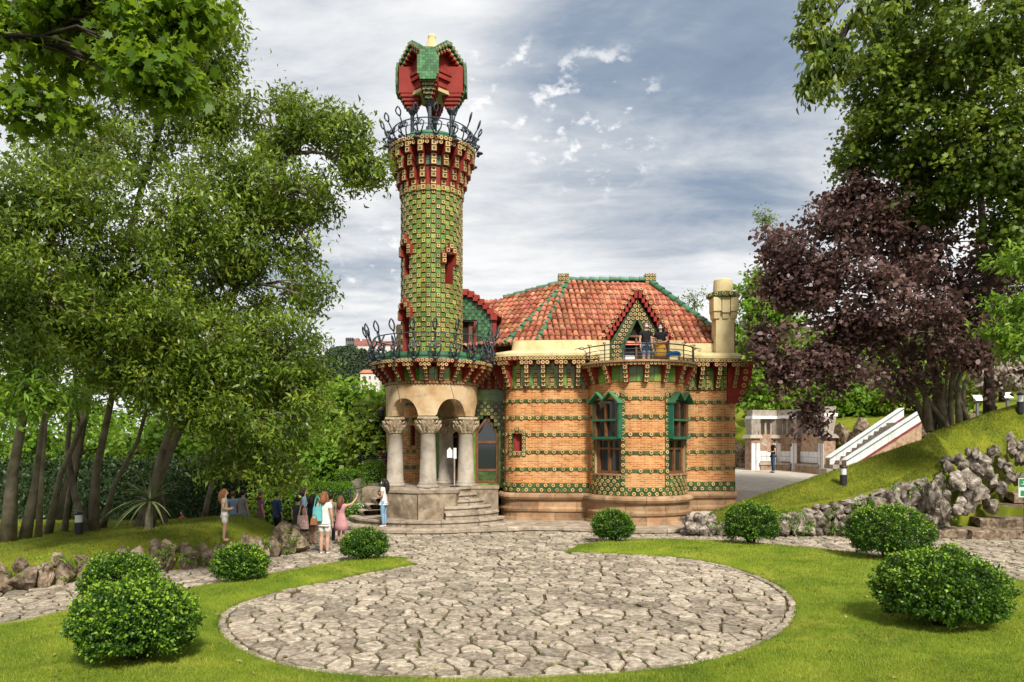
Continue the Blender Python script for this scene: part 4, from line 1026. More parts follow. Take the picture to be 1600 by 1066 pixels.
# ------------------------------------------------------------------ porch, stairs
def cyl(c, r, a, z): return Vector((c[0] + r * math.cos(a), c[1] + r * math.sin(a), z))
porch = part('porch', V)
NS = 26
for i, (r0, z) in enumerate([(3.15, .19), (2.84, .385), (2.56, .58), (2.32, .775), (2.10, .97), (1.88, 1.165)]):   # curved steps, cut into stones
    lo = z - .2
    a0, a1 = (150, 335) if i < 2 else (288, 338)
    secs = [(a0, a1)] if i < 2 else [(286, 338), (165, 214)]
    for (a0, a1) in secs:
        n = max(2, int((a1 - a0) * r0 / 70)); 
        for k in range(n):
            u0, u1 = a0 + (a1 - a0) * k / n + .18, a0 + (a1 - a0) * (k + 1) / n - .18; b = MB()
            e = random.uniform(-.012, .012); b.lathe((T.x, T.y, 0), [(1.5, z + e), (r0 - .05, z + e), (r0 + .015, z - .02 + e), (r0 + .02, z - .07), (r0 - .03, z - .09), (r0 - .03, lo - .03)], 5, u0, u1); b.build('step', 'step', porch)
b = MB(); b.lathe((T.x, T.y, 0), [(0, 1.36), (1.72, 1.36), (1.74, 1.30), (1.68, 1.27), (1.68, .0)], 60); b.build('porch_floor', 'step', porch)
def bast(px, Y): return ((px - 800) / F * Y, Y)
BP = [bast(604, 24.3), bast(652, 23.75), bast(713, 23.95), bast(718, 24.6), (-2.2, 25.6), (-3.6, 25.6)]
b = MB(); b.prism(BP[::1], .15, 1.22); b.build('porch_pedestal', 'pedestal', porch)
cxb = sum(p[0] for p in BP) / 6; cyb = sum(p[1] for p in BP) / 6
b = MB(); b.prism([(cxb + (x - cxb) * 1.04, cyb + (y - cyb) * 1.04) for x, y in BP], 1.222, 1.31); b.build('pedestal_coping', 'step', porch)
for px in (652.5,):
    b = MB(); b.box((bast(px, 23.72)[0], 23.74, .68), (.03, .03, 1.06)); b.build('pedestal_joint', 'soil', porch)
LB = [bast(566, 25.6), bast(590, 25.2), bast(600, 26.0), bast(575, 27.0)]
b = MB(); b.prism(LB, .15, 1.2); b.prism([(x * 1.0 + (x - LB[0][0]) * .03, y) for x, y in LB], 1.2, 1.28); b.build('stair_cheek', 'pedestal', porch)
# terrace behind the porch, left
b = MB(); b.prism([(-6.2, 28.2), (-4.3, 27.0), (-1.4, 27.0), (-1.4, 36), (-7.2, 36)], -1, 1.34); b.build('upper_terrace', 'step', V)
b = MB(); b.prism(PLAT, -.1, .15); b.build('house_apron', 'step', V)
# apron edge blocks
pp = Path(PLAT[:-3]); s = .1
while s < pp.L - 1.2:
    w = random.uniform(.8, 1.3); S = np.linspace(s + .008, s + w - .008, 8); b = MB(); pr = [(-.3, .163), (.03, .163), (.06, .14), (.06, .05), (.0, .03), (.0, -.05)]; m = len(pr)
    b.add([(*(pp.pt(x, o_)).xy, z) for x in S for o_, z in pr], [(i * m + j, (i + 1) * m + j, (i + 1) * m + j + 1, i * m + j + 1) for i in range(7) for j in range(m - 1)]); b.build('apron_stone', 'step', V)
    s += w
COLS = [(-1.2, -.62), (0.02, -1.38), (1.24, -.66), (.42, 1.0)]
def column_meshes():
    b = MB(); b.lathe((0, 0, 0), [(.0, 0), (.36, 0), (.38, .05), (.36, .1), (.31, .12), (.33, .15), (.31, .18), (.285, .2), (.245, 1.82), (.26, 1.84)], 28); sh = b.mesh('column', 'column', True)
    b = MB(); prof = [(.25, 0), (.29, .02), (.29, .06), (.26, .08), (.27, .16), (.30, .34), (.35, .44), (.37, .48), (.36, .5)]; b.lathe((0, 0, 0), prof, 24)
    for k in range(16):                                # carved leaves round the bell
        a = 2 * math.pi * k / 16; d = Vector((math.cos(a), math.sin(a), 0)); t = Vector((-d.y, d.x, 0)); hgt = .40 if k % 2 else .27
        pts = [d * .27 + Vector((0, 0, .07)), d * .32 + Vector((0, 0, hgt * .5)), d * .40 + Vector((0, 0, hgt * .85)), d * .45 + Vector((0, 0, hgt)), d * .43 + Vector((0, 0, hgt * .86))]
        b.tube(pts, [.05, .055, .05, .035, .015], 6)
        b.tube([d * .3 + t * .05 + Vector((0, 0, .12)), d * .36 + t * .1 + Vector((0, 0, .3)), d * .42 + t * .03 + Vector((0, 0, .40)), d * .4 - t * .04 + Vector((0, 0, .33))], [.025, .03, .03, .02], 5)
    b.box((0, 0, .515), (.66, .66, .07)); cp = b.mesh('capital', 'carved', False)
    return sh, cp
SH, CP = column_meshes()
for x, y in COLS:
    o = put('column', SH, V, (T.x + x, T.y + y, 1.35)); q = put('capital', CP, o, (T.x + x, T.y + y, 1.35 + 1.83), random.uniform(0, .3))
# arcade ring over the columns
angs = sorted(math.degrees(math.atan2(y, x)) % 360 for x, y in COLS)
def arch_z(a):
    a %= 360; z = 4.36; 
    best = 999; nxt = None
    for i, c in enumerate(angs):
        d2 = (angs[(i + 1) % len(angs)] - c) % 360; t = (a - c) % 360
        if t < d2:
            half = d2 / 2; u = abs(t - half); edge = max(6.0, half - 11)     # clear half width in degrees
            if u >= edge: return 3.76
            k = u / edge
            return 3.76 + min(.66, .36 * d2 / 60 + .2) * (1 - k ** 2.6) ** .7
    return 4.3
N = 180; ro, ri, zt = 1.60, 1.14, 4.82; b = MB(); Pq = []
for i in range(N):
    a = 360 * i / N; z = arch_z(a); z_in = z + .02
    for r_, zz in ((ro, z), (ro, zt), (ri, zt), (ri, z_in)): Pq.append((T.x + r_ * math.cos(R(a)), T.y + r_ * math.sin(R(a)), zz))
fs = [(i * 4 + j, ((i + 1) % N) * 4 + j, ((i + 1) % N) * 4 + (j + 1) % 4, i * 4 + (j + 1) % 4) for i in range(N) for j in range(4)]
b.add(Pq, fs); b.build('porch_arcade', 'sand', V)
b = MB(); b.lathe((T.x, T.y, 0), [(0, 4.75), (1.2, 4.75)], 30); b.build('porch_ceiling', 'sand', V)
for a in (233, 302):
    b = MB(); p = cyl(T, 1.6, R(a), 4.5); b.box(p, (.02, .02, .6), Matrix.Rotation(R(a), 3, 'Z') @ Matrix.Rotation(.3, 3, 'X')); b.build('stone_joint', 'plinth', V)
# wall behind the porch
P_back = Path([(-5.2, 30.5), (-4.75, 29.2), (-4.3, 28.5)] + arc(-3.7, 28.2, .55, 170, 350, 12) + [(-3.0, 28.1), (-1.45, 27.6), (-1.45, 27.15)])
sA, sB = s_at_px(P_back, 642, 2.0, 4.2), s_at_px(P_back, 648.5, 2.0, 4.2)
dA, dB = s_at_px(P_back, 692, 4.3, 5.9), s_at_px(P_back, 719, 4.3, 5.9)
wbk = wall(P_back, 1.2, 5.75, ['brick', 'plinth'], 'porch_wall', V, [(sA, sB, 2.75, 3.5), (dA, dB, 1.36, 4.25)], .25)
for z in BANDS:
    if not 2.7 < z < 3.4: strip(P_back, 1.2, 3.9, z - .06, z + .06, .03, 'green_dark', 'tile_band', wbk, flowers=.24)
strip(P_back, 4.2, dA - .02, 1.4, 4.6, .03, 'green', 'glazed_panel', wbk); strip(P_back, dB + .02, P_back.L, 1.4, 4.6, .03, 'green', 'glazed_panel', wbk)
strip(P_back, 1.3, 1.9, 1.4, 4.4, .03, 'green', 'glazed_panel', wbk)
pm = P_back.pt((sA + sB) / 2, -.2); b = MB(); b.box((pm.x, pm.y, 3.1), (.4, .04, .8)); b.build('slit_back', 'red', wbk)
fb = MB()
for k in range(6):
    for u in (sA - .08, sB + .08): p = P_back.pt(u, .01); p.z = 2.72 + k * .15; fb.flower(p, P_back.tan(u), P_back.nrm(u), .13, .04)
stuff(fb.build('flower_tile', FT, wbk))
md = P_back.pt((dA + dB) / 2, -.2)
pointed_door(md.x - .12, md.y + .1, 1.36, (dB - dA) * .98, 2.85, 2.2, V, kick=False)
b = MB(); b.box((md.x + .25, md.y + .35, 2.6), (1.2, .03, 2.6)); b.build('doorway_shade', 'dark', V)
for u in (dA + .06, (dA + dB) / 2 - .1):                 # carved inner post
    p = P_back.pt(u, .02); b = MB(); b.lathe((p.x, p.y, 1.36), [(.05, 0), (.07, .05), (.05, .1), (.045, 1.6), (.08, 1.65), (.08, 1.72), (.05, 1.76), (.05, 2.3)], 10); b.build('door_colonnette', 'wood', V)
# ------------------------------------------------------------------ tower
tw = part('tower', V)
NC, ROW, Z0, NR, TR = 40, .167, 5.62, 36, 1.03
dA_ = 2 * math.pi / NC
def cell_a(k): return -math.pi / 2 + k * dA_
OPEN = {}
for (k0, k1, r0, r1) in ((-7, -4, 0, 11), (-6, -4, 18, 24), (4, 6, 16, 22)):     # door, left slit, right slit
    for k in range(k0, k1):
        for r_ in range(r0, r1): OPEN[(k % NC, r_)] = 1
b = MB(); shell = MB(); fl = []; gt = []
for k in range(NC):
    a0, a1 = cell_a(k) - dA_ / 2, cell_a(k) + dA_ / 2
    for r_ in range(NR):
        z0_, z1_ = Z0 + r_ * ROW, Z0 + (r_ + 1) * ROW
        if (k, r_) in OPEN: continue
        shell.add([cyl(T, TR, a0, z0_), cyl(T, TR, a1, z0_), cyl(T, TR, a1, z1_), cyl(T, TR, a0, z1_)], [(0, 1, 2, 3)])
        (fl if (k + r_) % 2 else gt).append((cell_a(k), (z0_ + z1_) / 2, k, r_))
sh = shell.build('tower_shaft', 'green_dark', tw)
gb = MB()
for a, z, k, r_ in gt:
    n = Vector((math.cos(a), math.sin(a), 0)); t = Vector((-n.y, n.x, 0)); o_ = random.uniform(.012, .02)
    gb.box(cyl(T, TR + o_ / 2, a, z), (TR * dA_ - .008, o_, ROW - .008), Matrix((t, n, (0, 0, 1))).transposed())
stuff(gb.build('glazed_tile', 'green', tw))
ft = MB(); ft.box((0, .015, 0), (.13, .04, .13), m=1); ft.flower((0, .035, 0), (-1, 0, 0), (0, 1, 0), .122, .03, 4); FTILE = ft.mesh('flower_tile', FT)
fl.sort(key=lambda q: math.sin(q[0]) + q[1] * .01)
rb = MB()
for i, (a, z, k, r_) in enumerate(fl):
    if i < 300: put('flower_tile', FTILE, tw, cyl(T, TR - .004, a, z), a - math.pi / 2)
    else:
        X = Matrix.Rotation(a - math.pi / 2, 3, 'Z'); c = cyl(T, TR - .004, a, z); rb.add([c + X @ Vector(p) for p in ft.v], ft.f, ft.m)
stuff(rb.build('rear_flower_tile', FT, tw))
# window recesses with stepped red heads
for (k0, k1, r0, r1, nm) in ((-7, -4, 0, 11, 'door_recess'), (-6, -4, 18, 24, 'slit_recess'), (4, 6, 16, 22, 'slit_recess')):
    a0, a1 = cell_a(k0) - dA_ / 2, cell_a(k1) - dA_ / 2; z0_, z1_ = Z0 + r0 * ROW, Z0 + r1 * ROW; b = MB(); ri_ = .55
    for (p, q) in (((TR + .02, a0), (ri_, a0)), ((ri_, a1), (TR + .02, a1)), ((ri_, a0), (ri_, a1))):
        b.add([cyl(T, p[0], p[1], z0_), cyl(T, q[0], q[1], z0_), cyl(T, q[0], q[1], z1_), cyl(T, p[0], p[1], z1_)], [(0, 1, 2, 3)])
    for z in (z0_, z1_): b.add([cyl(T, TR, a0, z), cyl(T, TR, a1, z), cyl(T, ri_, a1, z), cyl(T, ri_, a0, z)], [(0, 1, 2, 3)])
    b.build(nm, 'red', tw)
    for i, (kk, rr, hh) in enumerate(((k0 - 1, r1 - 1.2, 2.2), (k1, r1 - 1.2, 2.2), (k0 - .25, r1 + .5, 1.3), (k1 - .75, r1 + .5, 1.3), ((k0 + k1 - 1) / 2, r1 + 1.4, 1.3))):
        a = cell_a(kk); n = Vector((math.cos(a), math.sin(a), 0)); t = Vector((-n.y, n.x, 0)); z = Z0 + (rr + .2) * ROW; b = MB()
        b.box(cyl(T, TR + .06, a, z), (TR * dA_ * 1.0, .18, ROW * hh), Matrix((t, n, (0, 0, 1))).transposed(), m=3)
        for q in range(max(1, int(hh))): b.flower(cyl(T, TR + .15, a, z + ROW * (q - (int(hh) - 1) / 2)), t, n, .14, .025, 4)
        b.build('stepped_head', FT + ['red'], tw)
    if nm == 'door_recess':
        am = (a0 + a1) / 2 + dA_ * .5; b = MB(); n = Vector((math.cos(am), math.sin(am), 0)); t = Vector((-n.y, n.x, 0)); b.box(cyl(T, .85, am, (z0_ + z1_) / 2 - .1), (.2, .05, z1_ - z0_ - .3), Matrix((t, n, (0, 0, 1))).transposed()); b.build('tower_door', 'wood', tw)
# corbelled crown
CROWN = bracket(1.55, [.07, .18, .31, .45], .19, .0, 0, 0)
NCB = 20; ZC = 11.42
for i in range(NCB):
    a = -math.pi / 2 + 2 * math.pi * (i + .5) / NCB; put('crown_corbel', CROWN, tw, cyl(T, TR, a, ZC), a - math.pi / 2)
b = MB(); b.lathe((T.x, T.y, 0), [(TR + .01, ZC), (TR + .015, 12.7), (TR + .12, 12.9), (TR + .34, 12.99)], NCB * 2); b.build('crown_wall', 'red', tw)
gb = MB(); ab = MB()
for i in range(NCB):
    a = -math.pi / 2 + 2 * math.pi * i / NCB; n = Vector((math.cos(a), math.sin(a), 0)); t = Vector((-n.y, n.x, 0)); X = Matrix((t, n, (0, 0, 1))).transposed()
    for j in range(2): gb.box(cyl(T, TR + .04, a, 12.36 + j * .16), (.17, .05, .15), X)
    ab.box(cyl(T, TR + .03, a, 11.5), (.19, .05, .15), X)
stuff(gb.build('crown_panel', 'green_teal', tw)); stuff(ab.build('crown_tile', 'green', tw))
PC = Path([(T.x + 1.05 * math.cos(R(x)), T.y + 1.05 * math.sin(R(x))) for x in range(0, 361, 5)])
fb = MB(); b = MB(); b.lathe((T.x, T.y, 0), [(1.2, 12.95), (1.5, 12.97), (1.52, 13.1), (1.46, 13.12), (1.3, 13.12)], 48); cr = b.build('crown_cornice', 'red', tw)
for i in range(60):
    a = 2 * math.pi * i / 60; n = (math.cos(a), math.sin(a), 0); t = (-n[1], n[0], 0); fb.flower(cyl(T, 1.505, a, 13.04), t, n, .135, .035)
    if i % 3 != 1: fb.flower(cyl(T, 1.47, a, 12.9), t, n, .13, .035)
stuff(fb.build('flower_tile', FT, cr))
b = MB(); b.lathe((T.x, T.y, 0), [(1.5, 13.12), (1.36, 13.16), (1.05, 13.3), (.95, 13.52), (.5, 13.56), (0, 13.56)], 40); b.build('tower_dome', 'green_teal', tw)
# wrought-iron railings of the two balconies
def leafloop(b, base, d, t, h, lean, w):
    """almond loop on a stem: base point, outward d, tangent t"""
    up = Vector((0, 0, 1)); st = [base + d * lean * k / 4 + up * h * .55 * k / 4 for k in range(5)]; b.tube(st, .024, 5)
    q = st[-1]; ax = (up * .85 + d * .3).normalized(); L_ = h * .55
    lp = [q + ax * L_ * u + (t * .8 + d * .5) * w * v for u, v in ((0, 0), (.25, .8), (.55, 1), (.85, .5), (1, 0), (.85, -.35), (.55, -.6), (.25, -.4), (0, 0))]
    b.tube(lp, .027, 5)
def railing_post(b, r, z, h, out):
    d = Vector((0, 1, 0)); t = Vector((1, 0, 0)); up = Vector((0, 0, 1)); o = Vector((0, 0, 0))
    b.tube([o, o + d * out * .7 + up * .1, o + d * out + up * .3, o + d * out * .5 + up * h * .7, o + up * h], .03, 5)
    leafloop(b, o + d * out * .4 + up * (h * .55), d, t, h * .9, out * .6, .11)
    for s_ in (-1, 1):
        b.tube([o + up * .06 + t * s_ * .03, o + up * .22 + t * s_ * .16 + d * out * .6, o + up * .42 + t * s_ * .2 + d * out * .5, o + up * .5 + t * s_ * .1 + d * out * .4, o + up * .4 + t * s_ * .04 + d * out * .4, o + up * .32 + t * s_ * .09 + d * out * .5], .024, 5)
    b.ball(o + d * out * 1.05 + up * .3, .055, 6, 5); b.ball(o + d * out * .95 - up * .02, (.09, .07, .06), 6, 5); b.ball(o + up * .36 + t * .16 + d * .1, .05, 6, 5)
for nm, rr, zz, h, out, n in (('upper_railing', 1.36, 13.14, .62, .30, 16), ('lower_railing', 2.02, 5.62, .84, .24, 20)):
    rl = part('railing', V)
    for z, q in ((h, .02), (h * .68, .012), (.12, .014)): ring(T, rr, zz + z, 0, 360, q, 60).build('rail', 'iron', rl)
    b = MB(); railing_post(b, rr, zz, h, out); me = b.mesh('scroll_post', 'iron', True)
    for i in range(n):
        a = -math.pi / 2 + 2 * math.pi * (i + .5) / n; put('scroll_post', me, rl, cyl(T, rr, a, zz), a - math.pi / 2)
        if nm == 'upper_railing' and i % 2: b = MB(); p, q = cyl(T, rr + .05, a, zz + .1), cyl(T, rr + .38, a, zz - .2); b.tube([p, (p + q) / 2 + Vector((0, 0, .06)), q], .02, 5); b.ball(q, (.12, .12, .05), 8, 5); b.build('lamp_bracket', 'iron', rl)
# lower balcony slab on corbels
bal = part('tower_balcony', V)
PB = Path([(T.x + 1.58 * math.cos(R(x)), T.y + 1.58 * math.sin(R(x))) for x in range(140, 401, 4)])
cornice(PB, 0, PB.L, 4.825, 4.92, .05, bal, 'red', .12); panels(PB, 0, PB.L, 4.93, 5.38, bal, .25, .03)
CB_T = bracket(.44, [.14, .24, .34, .44], .15, .38, .12, 0)
corbels(PB, .1, PB.L - .1, .44, 4.92, CB_T, bal)
cornice(PB, 0, PB.L, 5.485, 5.60, .54, bal, 'red', .13); 
b = MB(); b.lathe((T.x, T.y, 0), [(1.0, 5.612), (2.1, 5.612), (2.13, 5.6)], 60); b.build('balcony_floor', 'step', bal)
b = MB(); b.lathe((T.x, T.y, 0), [(1.98, 5.615), (1.98, 5.86), (1.9, 5.86), (1.9, 5.6)], 48, 195, 345); b.build('balcony_parapet', 'green_teal', bal)
# the temple on top
M['shield_green'] = mat('shield_green', [(.035, .12, .045), (.075, .2, .075)], 4, .4, .1, 30, rnd=.35)
tp = part('cupola', V)
ZB = 13.54
for q in range(4):
    a = -math.pi / 2 + q * math.pi / 2; d = Vector((math.cos(a), math.sin(a), 0)); t = Vector((-d.y, d.x, 0)); X = Matrix((t, d, (0, 0, 1))).transposed(); c = Vector((T.x, T.y, 0))
    b = MB(); p = c + d * .69; b.lathe((p.x, p.y, 0), [(.13, 13.2), (.13, 13.7), (.07, 13.75), (.07, 14.4), (.1, 14.45), (.16, 14.55), (.16, 14.62)], 12); b.build('iron_column', 'iron', tp)
    b = MB()                                            # red stepped corner over each column
    for (z0_, z1_, w, r0, r1) in ((14.60, 14.72, .30, .52, .86), (14.72, 14.84, .40, .46, .94), (14.84, 14.96, .48, .42, 1.0), (14.96, 15.08, .56, .38, 1.06), (15.08, 16.0, .60, .3, 1.12)):
        b.box(c + d * ((r0 + r1) / 2) + Vector((0, 0, (z0_ + z1_) / 2)), (w, r1 - r0, z1_ - z0_ - .003), X)
    b.build('corner_corbel', 'red', tp)
    b = MB(); b.slab([(-.24, 0), (.24, 0), (.36, .25), (.37, .7), (.26, 1.0), (.1, 1.12), (-.1, 1.12), (-.26, 1.0), (-.37, .7), (-.36, .25)], c + d * 1.165 + Vector((0, 0, 15.10)), t, (Vector((0, 0, 1)) - d * .02).normalized(), d, .06)
    b.build('shield_panel', 'green_dark', tp); sb = MB()
    hx = [(-.27, 0), (.27, 0), (.36, .25), (.37, .7), (.26, 1.0), (.1, 1.12), (-.1, 1.12), (-.26, 1.0), (-.37, .7), (-.36, .25)]
    for iu in range(-4, 4):
        for iv in range(12):
            u_, v_ = (iu + .5) * .092, .05 + iv * .092
            if inpoly(u_, v_, hx): sb.box(c + d * (1.225 - v_ * .02 + random.uniform(0, .006)) + t * u_ + Vector((0, 0, 15.10 + v_)), (.086, .03, .086), X)
    stuff(sb.build('shield_tile', 'shield_green', tp))
    gb = MB()                                           # checker of small blocks at the foot of the shield
    for rr in range(5):
        w = [.28, .36, .42, .42, .5][rr]; zr = [14.66, 14.78, 14.90, 15.02, 15.12][rr]; rr1 = [.86, .94, 1.0, 1.06, 1.12][rr]
        for u in np.arange(-w / 2 + .04, w / 2, .082):
            gb.box(c + d * (rr1 + .012 + .02 * ((rr + int(round(u / .082))) % 2)) + t * float(u) + Vector((0, 0, zr)), (.076, .05, .105), X, m=(rr + int(round(u / .082))) % 2)
    stuff(gb.build('checker_tile', ['flower_rim', 'green_dark'], tp))
    # gabled face between this corner and the next
    a2 = a + math.pi / 4; d2 = Vector((math.cos(a2), math.sin(a2), 0)); t2 = Vector((-d2.y, d2.x, 0)); X2 = Matrix((t2, d2, (0, 0, 1))).transposed()
    b = MB(); b.slab([(-.66, 15.2), (.66, 15.2), (.66, 15.95), (0, 16.5), (-.66, 15.95)], c + d2 * .5, t2, (0, 0, 1), d2, .12); b.build('gable_face', 'red', tp)
    b = MB(); b.box(c + d2 * .64 + Vector((0, 0, 15.52)), (1.1, .14, .14), X2); b.box(c + d2 * .68 + Vector((0, 0, 15.68)), (.6, .12, .1), X2); b.build('face_ledge', 'red', tp)
    n = 6
    for s_ in (-1, 1):
        for i in range(n):
            tt = (i + .5) / n; u = s_ * .74 * (1 - tt); z = 15.86 + .58 * tt; b = MB()
            b.box(c + d2 * .74 + t2 * u + Vector((0, 0, z + .02)), (.135, .30, .16), X2, m=3)
            b.box(c + d2 * .78 + t2 * u + Vector((0, 0, z + .19)), (.135, .38, .16), X2, m=4)
            b.flower(c + d2 * .97 + t2 * u + Vector((0, 0, z + .19)), t2, d2, .09, .02, 4); b.flower(c + d2 * .89 + t2 * u + Vector((0, 0, z + .02)), t2, d2, .085, .02, 4)
            b.build('gable_step', FT + ['red', 'green_teal'], tp)
    b = MB(); b.add([c + d2 * .97 + t2 * 0 + Vector((0, 0, 16.62)), c + d2 * .9 + t2 * .72 + Vector((0, 0, 16.06)), c + Vector((0, 0, 16.5)) + d2 * .1, c + d2 * .9 - t2 * .72 + Vector((0, 0, 16.06))], [(0, 1, 2), (0, 2, 3)]); b.build('gable_roof', 'green', tp)
b = MB(); b.box((T.x, T.y, 15.06), (1.3, 1.3, .12), Matrix.Rotation(math.pi / 4, 3, 'Z')); b.build('cupola_ceiling', 'cream', tp)
b = MB(); b.lathe((T.x, T.y, 0), [(.62, 16.25), (.47, 16.48), (.34, 16.66), (.22, 16.86), (.15, 17.06), (.135, 17.14), (.15, 17.19), (.12, 17.25), (0, 17.26)], 24); b.build('finial', 'cream', tp, True)
# left dormer beside the tower, green chequered face and red stepped edge
dl = part('stair_dormer', V)
dc = Vector((-1.62, 27.35)); u = Vector((.86, -.26, 0)).normalized() if False else Vector((1, 0, 0)); nrm = Vector((0, -1, 0))
b = MB(); b.slab([(-1.0, 5.7), (-.02 - .28, 5.7), (-.30, 7.35), (.26, 7.35), (.26, 5.7), (.92, 5.7), (.92, 7.6), (.2, 8.25), (-.1, 8.45), (-1.0, 7.7)], (dc.x, dc.y, 0), (1, 0, 0), (0, 0, 1), (0, 1, 0), .25); b.build('dormer_face', 'green_dark', dl)
gb = MB(); g2 = MB()
for r_ in range(21):
    for q in range(-8, 8):
        x, z = (q + .5) * .118, 5.78 + r_ * .13
        top = lerp([-1, -.1, .2, .92], [7.7, 8.4, 8.2, 7.6], x)
        if z < top - .1 and not (-.34 < x < .30 and z < 7.42): (gb if (q + r_) % 2 else g2).box((dc.x + x, dc.y - .015 - .02 * ((q + r_) % 2), z), (.112, .05, .124))
stuff(gb.build('checker_tile', 'green_teal', dl)); stuff(g2.build('checker_tile', 'green_dark', dl))
for i, (x, z) in enumerate(((-.1, 8.42), (.1, 8.34), (.3, 8.2), (.48, 8.05), (.66, 7.9), (.82, 7.72), (.95, 7.5))): b = MB(); b.box((dc.x + x, dc.y + .0, z), (.24, .4, .22)); b.build('verge_step', 'red', dl)
for x in (.95,): b = MB(); b.box((dc.x + x + .02, dc.y + .55, 6.75), (.14, 1.3, 1.6)); b.build('dormer_cheek', 'red', dl)
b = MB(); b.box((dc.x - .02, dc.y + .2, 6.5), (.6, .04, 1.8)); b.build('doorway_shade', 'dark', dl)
for x in (-.29, .25): b = MB(); b.box((dc.x + x, dc.y + .08, 6.53), (.09, .3, 1.66)); b.build('door_jamb', 'red', dl)
b = MB(); b.box((dc.x + .1, dc.y + .16, 6.5), (.2, .05, 1.7)); b.build('door_leaf', 'wood', dl)
b = MB()
A_, B2, C_, D_ = Vector((dc.x + .05, dc.y - .1, 8.42)), Vector((dc.x + 1.12, dc.y - .1, 7.5)), Vector((dc.x + 1.12, dc.y + 2.1, 7.5)), Vector((dc.x + .05, dc.y + 2.9, 8.42))
b.add([A_, B2, C_, D_], [(0, 1, 2, 3)]); b.build('dormer_deck', 'roof', dl)
o = B2; uu = (C_ - B2).normalized(); nn = Vector((.65, 0, .76)); vv = nn.cross(uu) * -1; vv = (A_ - B2).normalized(); nn = uu.cross(vv).normalized(); nn = nn if nn.z > 0 else -nn; rb = MB(); X = Matrix((uu, vv, nn)).transposed()
for i in range(9):
    for j in range(4):
        w = o + uu * (i + .5) * .2 + vv * (j * .36 - .05) + nn * .01; rb.add([w + X @ Vector(p) for p in tv], tf)
stuff(rb.build('roof_tiling', 'roof', dl, True))
b = MB(); b.box((-4.15, 27.9, 6.5), (.34, .5, 1.6)); b.box((-4.15, 27.9, 7.1), (.42, .58, .3)); b.build('side_chimney', 'cream', V)
# notice stand on the porch
ns = thing('notice_stand', 'thin grey notice post standing by the porch door', 'sign', (-2.05, 24.95, 1.36))
p = at(710, 740, 24.95); b = MB(); b.tube([(p.x, p.y, 1.37), (p.x, p.y, 2.5)], .025, 8); b.build('post', 'column', ns); b = MB(); b.lathe((p.x, p.y, 1.36), [(0, 0), (.16, 0), (.16, .02), (.03, .04)], 16); b.build('base', 'black', ns)
b = MB(); b.slab([(-.09, 2.35), (.09, 2.35), (.09, 2.6), (.0, 2.7), (-.09, 2.6)], (p.x - .16, p.y, 0), (1, 0, 0), (0, 0, 1), (0, 1, 0), .02); b.build('panel', 'white', ns); b = MB(); b.box((p.x + .02, p.y - .02, 2.5), (.1, .02, .36)); b.build('plate', 'whitetile', ns)
# ------------------------------------------------------------------ vegetation
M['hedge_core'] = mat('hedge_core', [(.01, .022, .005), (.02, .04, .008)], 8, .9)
LEAF = {'ever': np.array([(0, 0), (.5, .38), (.32, .75), (0, 1), (-.32, .75), (-.5, .38)]),
        'oval': np.array([(0, 0), (.38, .2), (.5, .5), (.3, .82), (0, 1), (-.3, .82), (-.5, .5), (-.38, .2)]),
        'quad': np.array([(0, 0), (.5, .45), (0, 1), (-.5, .45)]),
        'maple': np.array([(0, 0), (.3, .02), (.22, .2), (.5, .3), (.3, .48), (.42, .78), (.15, .66), (0, 1), (-.15, .66), (-.42, .78), (-.3, .48), (-.5, .3), (-.22, .2), (-.3, .02)])}
def unit(a): return a / np.maximum(np.linalg.norm(a, axis=1, keepdims=True), 1e-9)
def leaves(name, P, D, N, L, Wd, shape, mt, parent, rnd=None, bend=.12):
    n = len(P); D = unit(D); N = unit(N - (N * D).sum(1, keepdims=True) * D); S = np.cross(D, N); t = LEAF[shape]; k = len(t)
    L = np.broadcast_to(L, (n,)); Wd = np.broadcast_to(Wd, (n,))
    V_ = P[:, None, :] + D[:, None, :] * (t[None, :, 1, None] * L[:, None, None]) + S[:, None, :] * (t[None, :, 0, None] * Wd[:, None, None]) + N[:, None, :] * ((np.abs(t[None, :, 0, None]) * .35 - t[None, :, 1, None] ** 2 * bend * 2) * L[:, None, None])
    off = WL.get(parent.name, (0, 0, 0)) if parent else (0, 0, 0)
    return npmesh(name, V_.reshape(-1, 3), k, mt, rng.uniform(0, 1, n) if rnd is None else rnd, off=off, parent=parent)
def limb(b, a, c, r0, r1, sag=.15, n=7, wob=.12, seg=6):
    a, c = Vector(a), Vector(c); d = c - a; L_ = d.length; ph = random.uniform(0, 6); pts = []
    for i in range(n):
        t = i / (n - 1); q = a + d * t + Vector((0, 0, 1)) * (math.sin(math.pi * t) * sag * L_)
        w = wob * L_ * math.sin(math.pi * t); q += Vector((math.sin(ph + t * 5), math.cos(ph * 1.3 + t * 4), math.sin(ph * 2 + t * 6) * .4)) * w * .35; pts.append(q)
    b.tube(pts, [r0 + (r1 - r0) * i / (n - 1) for i in range(n)], seg); return pts
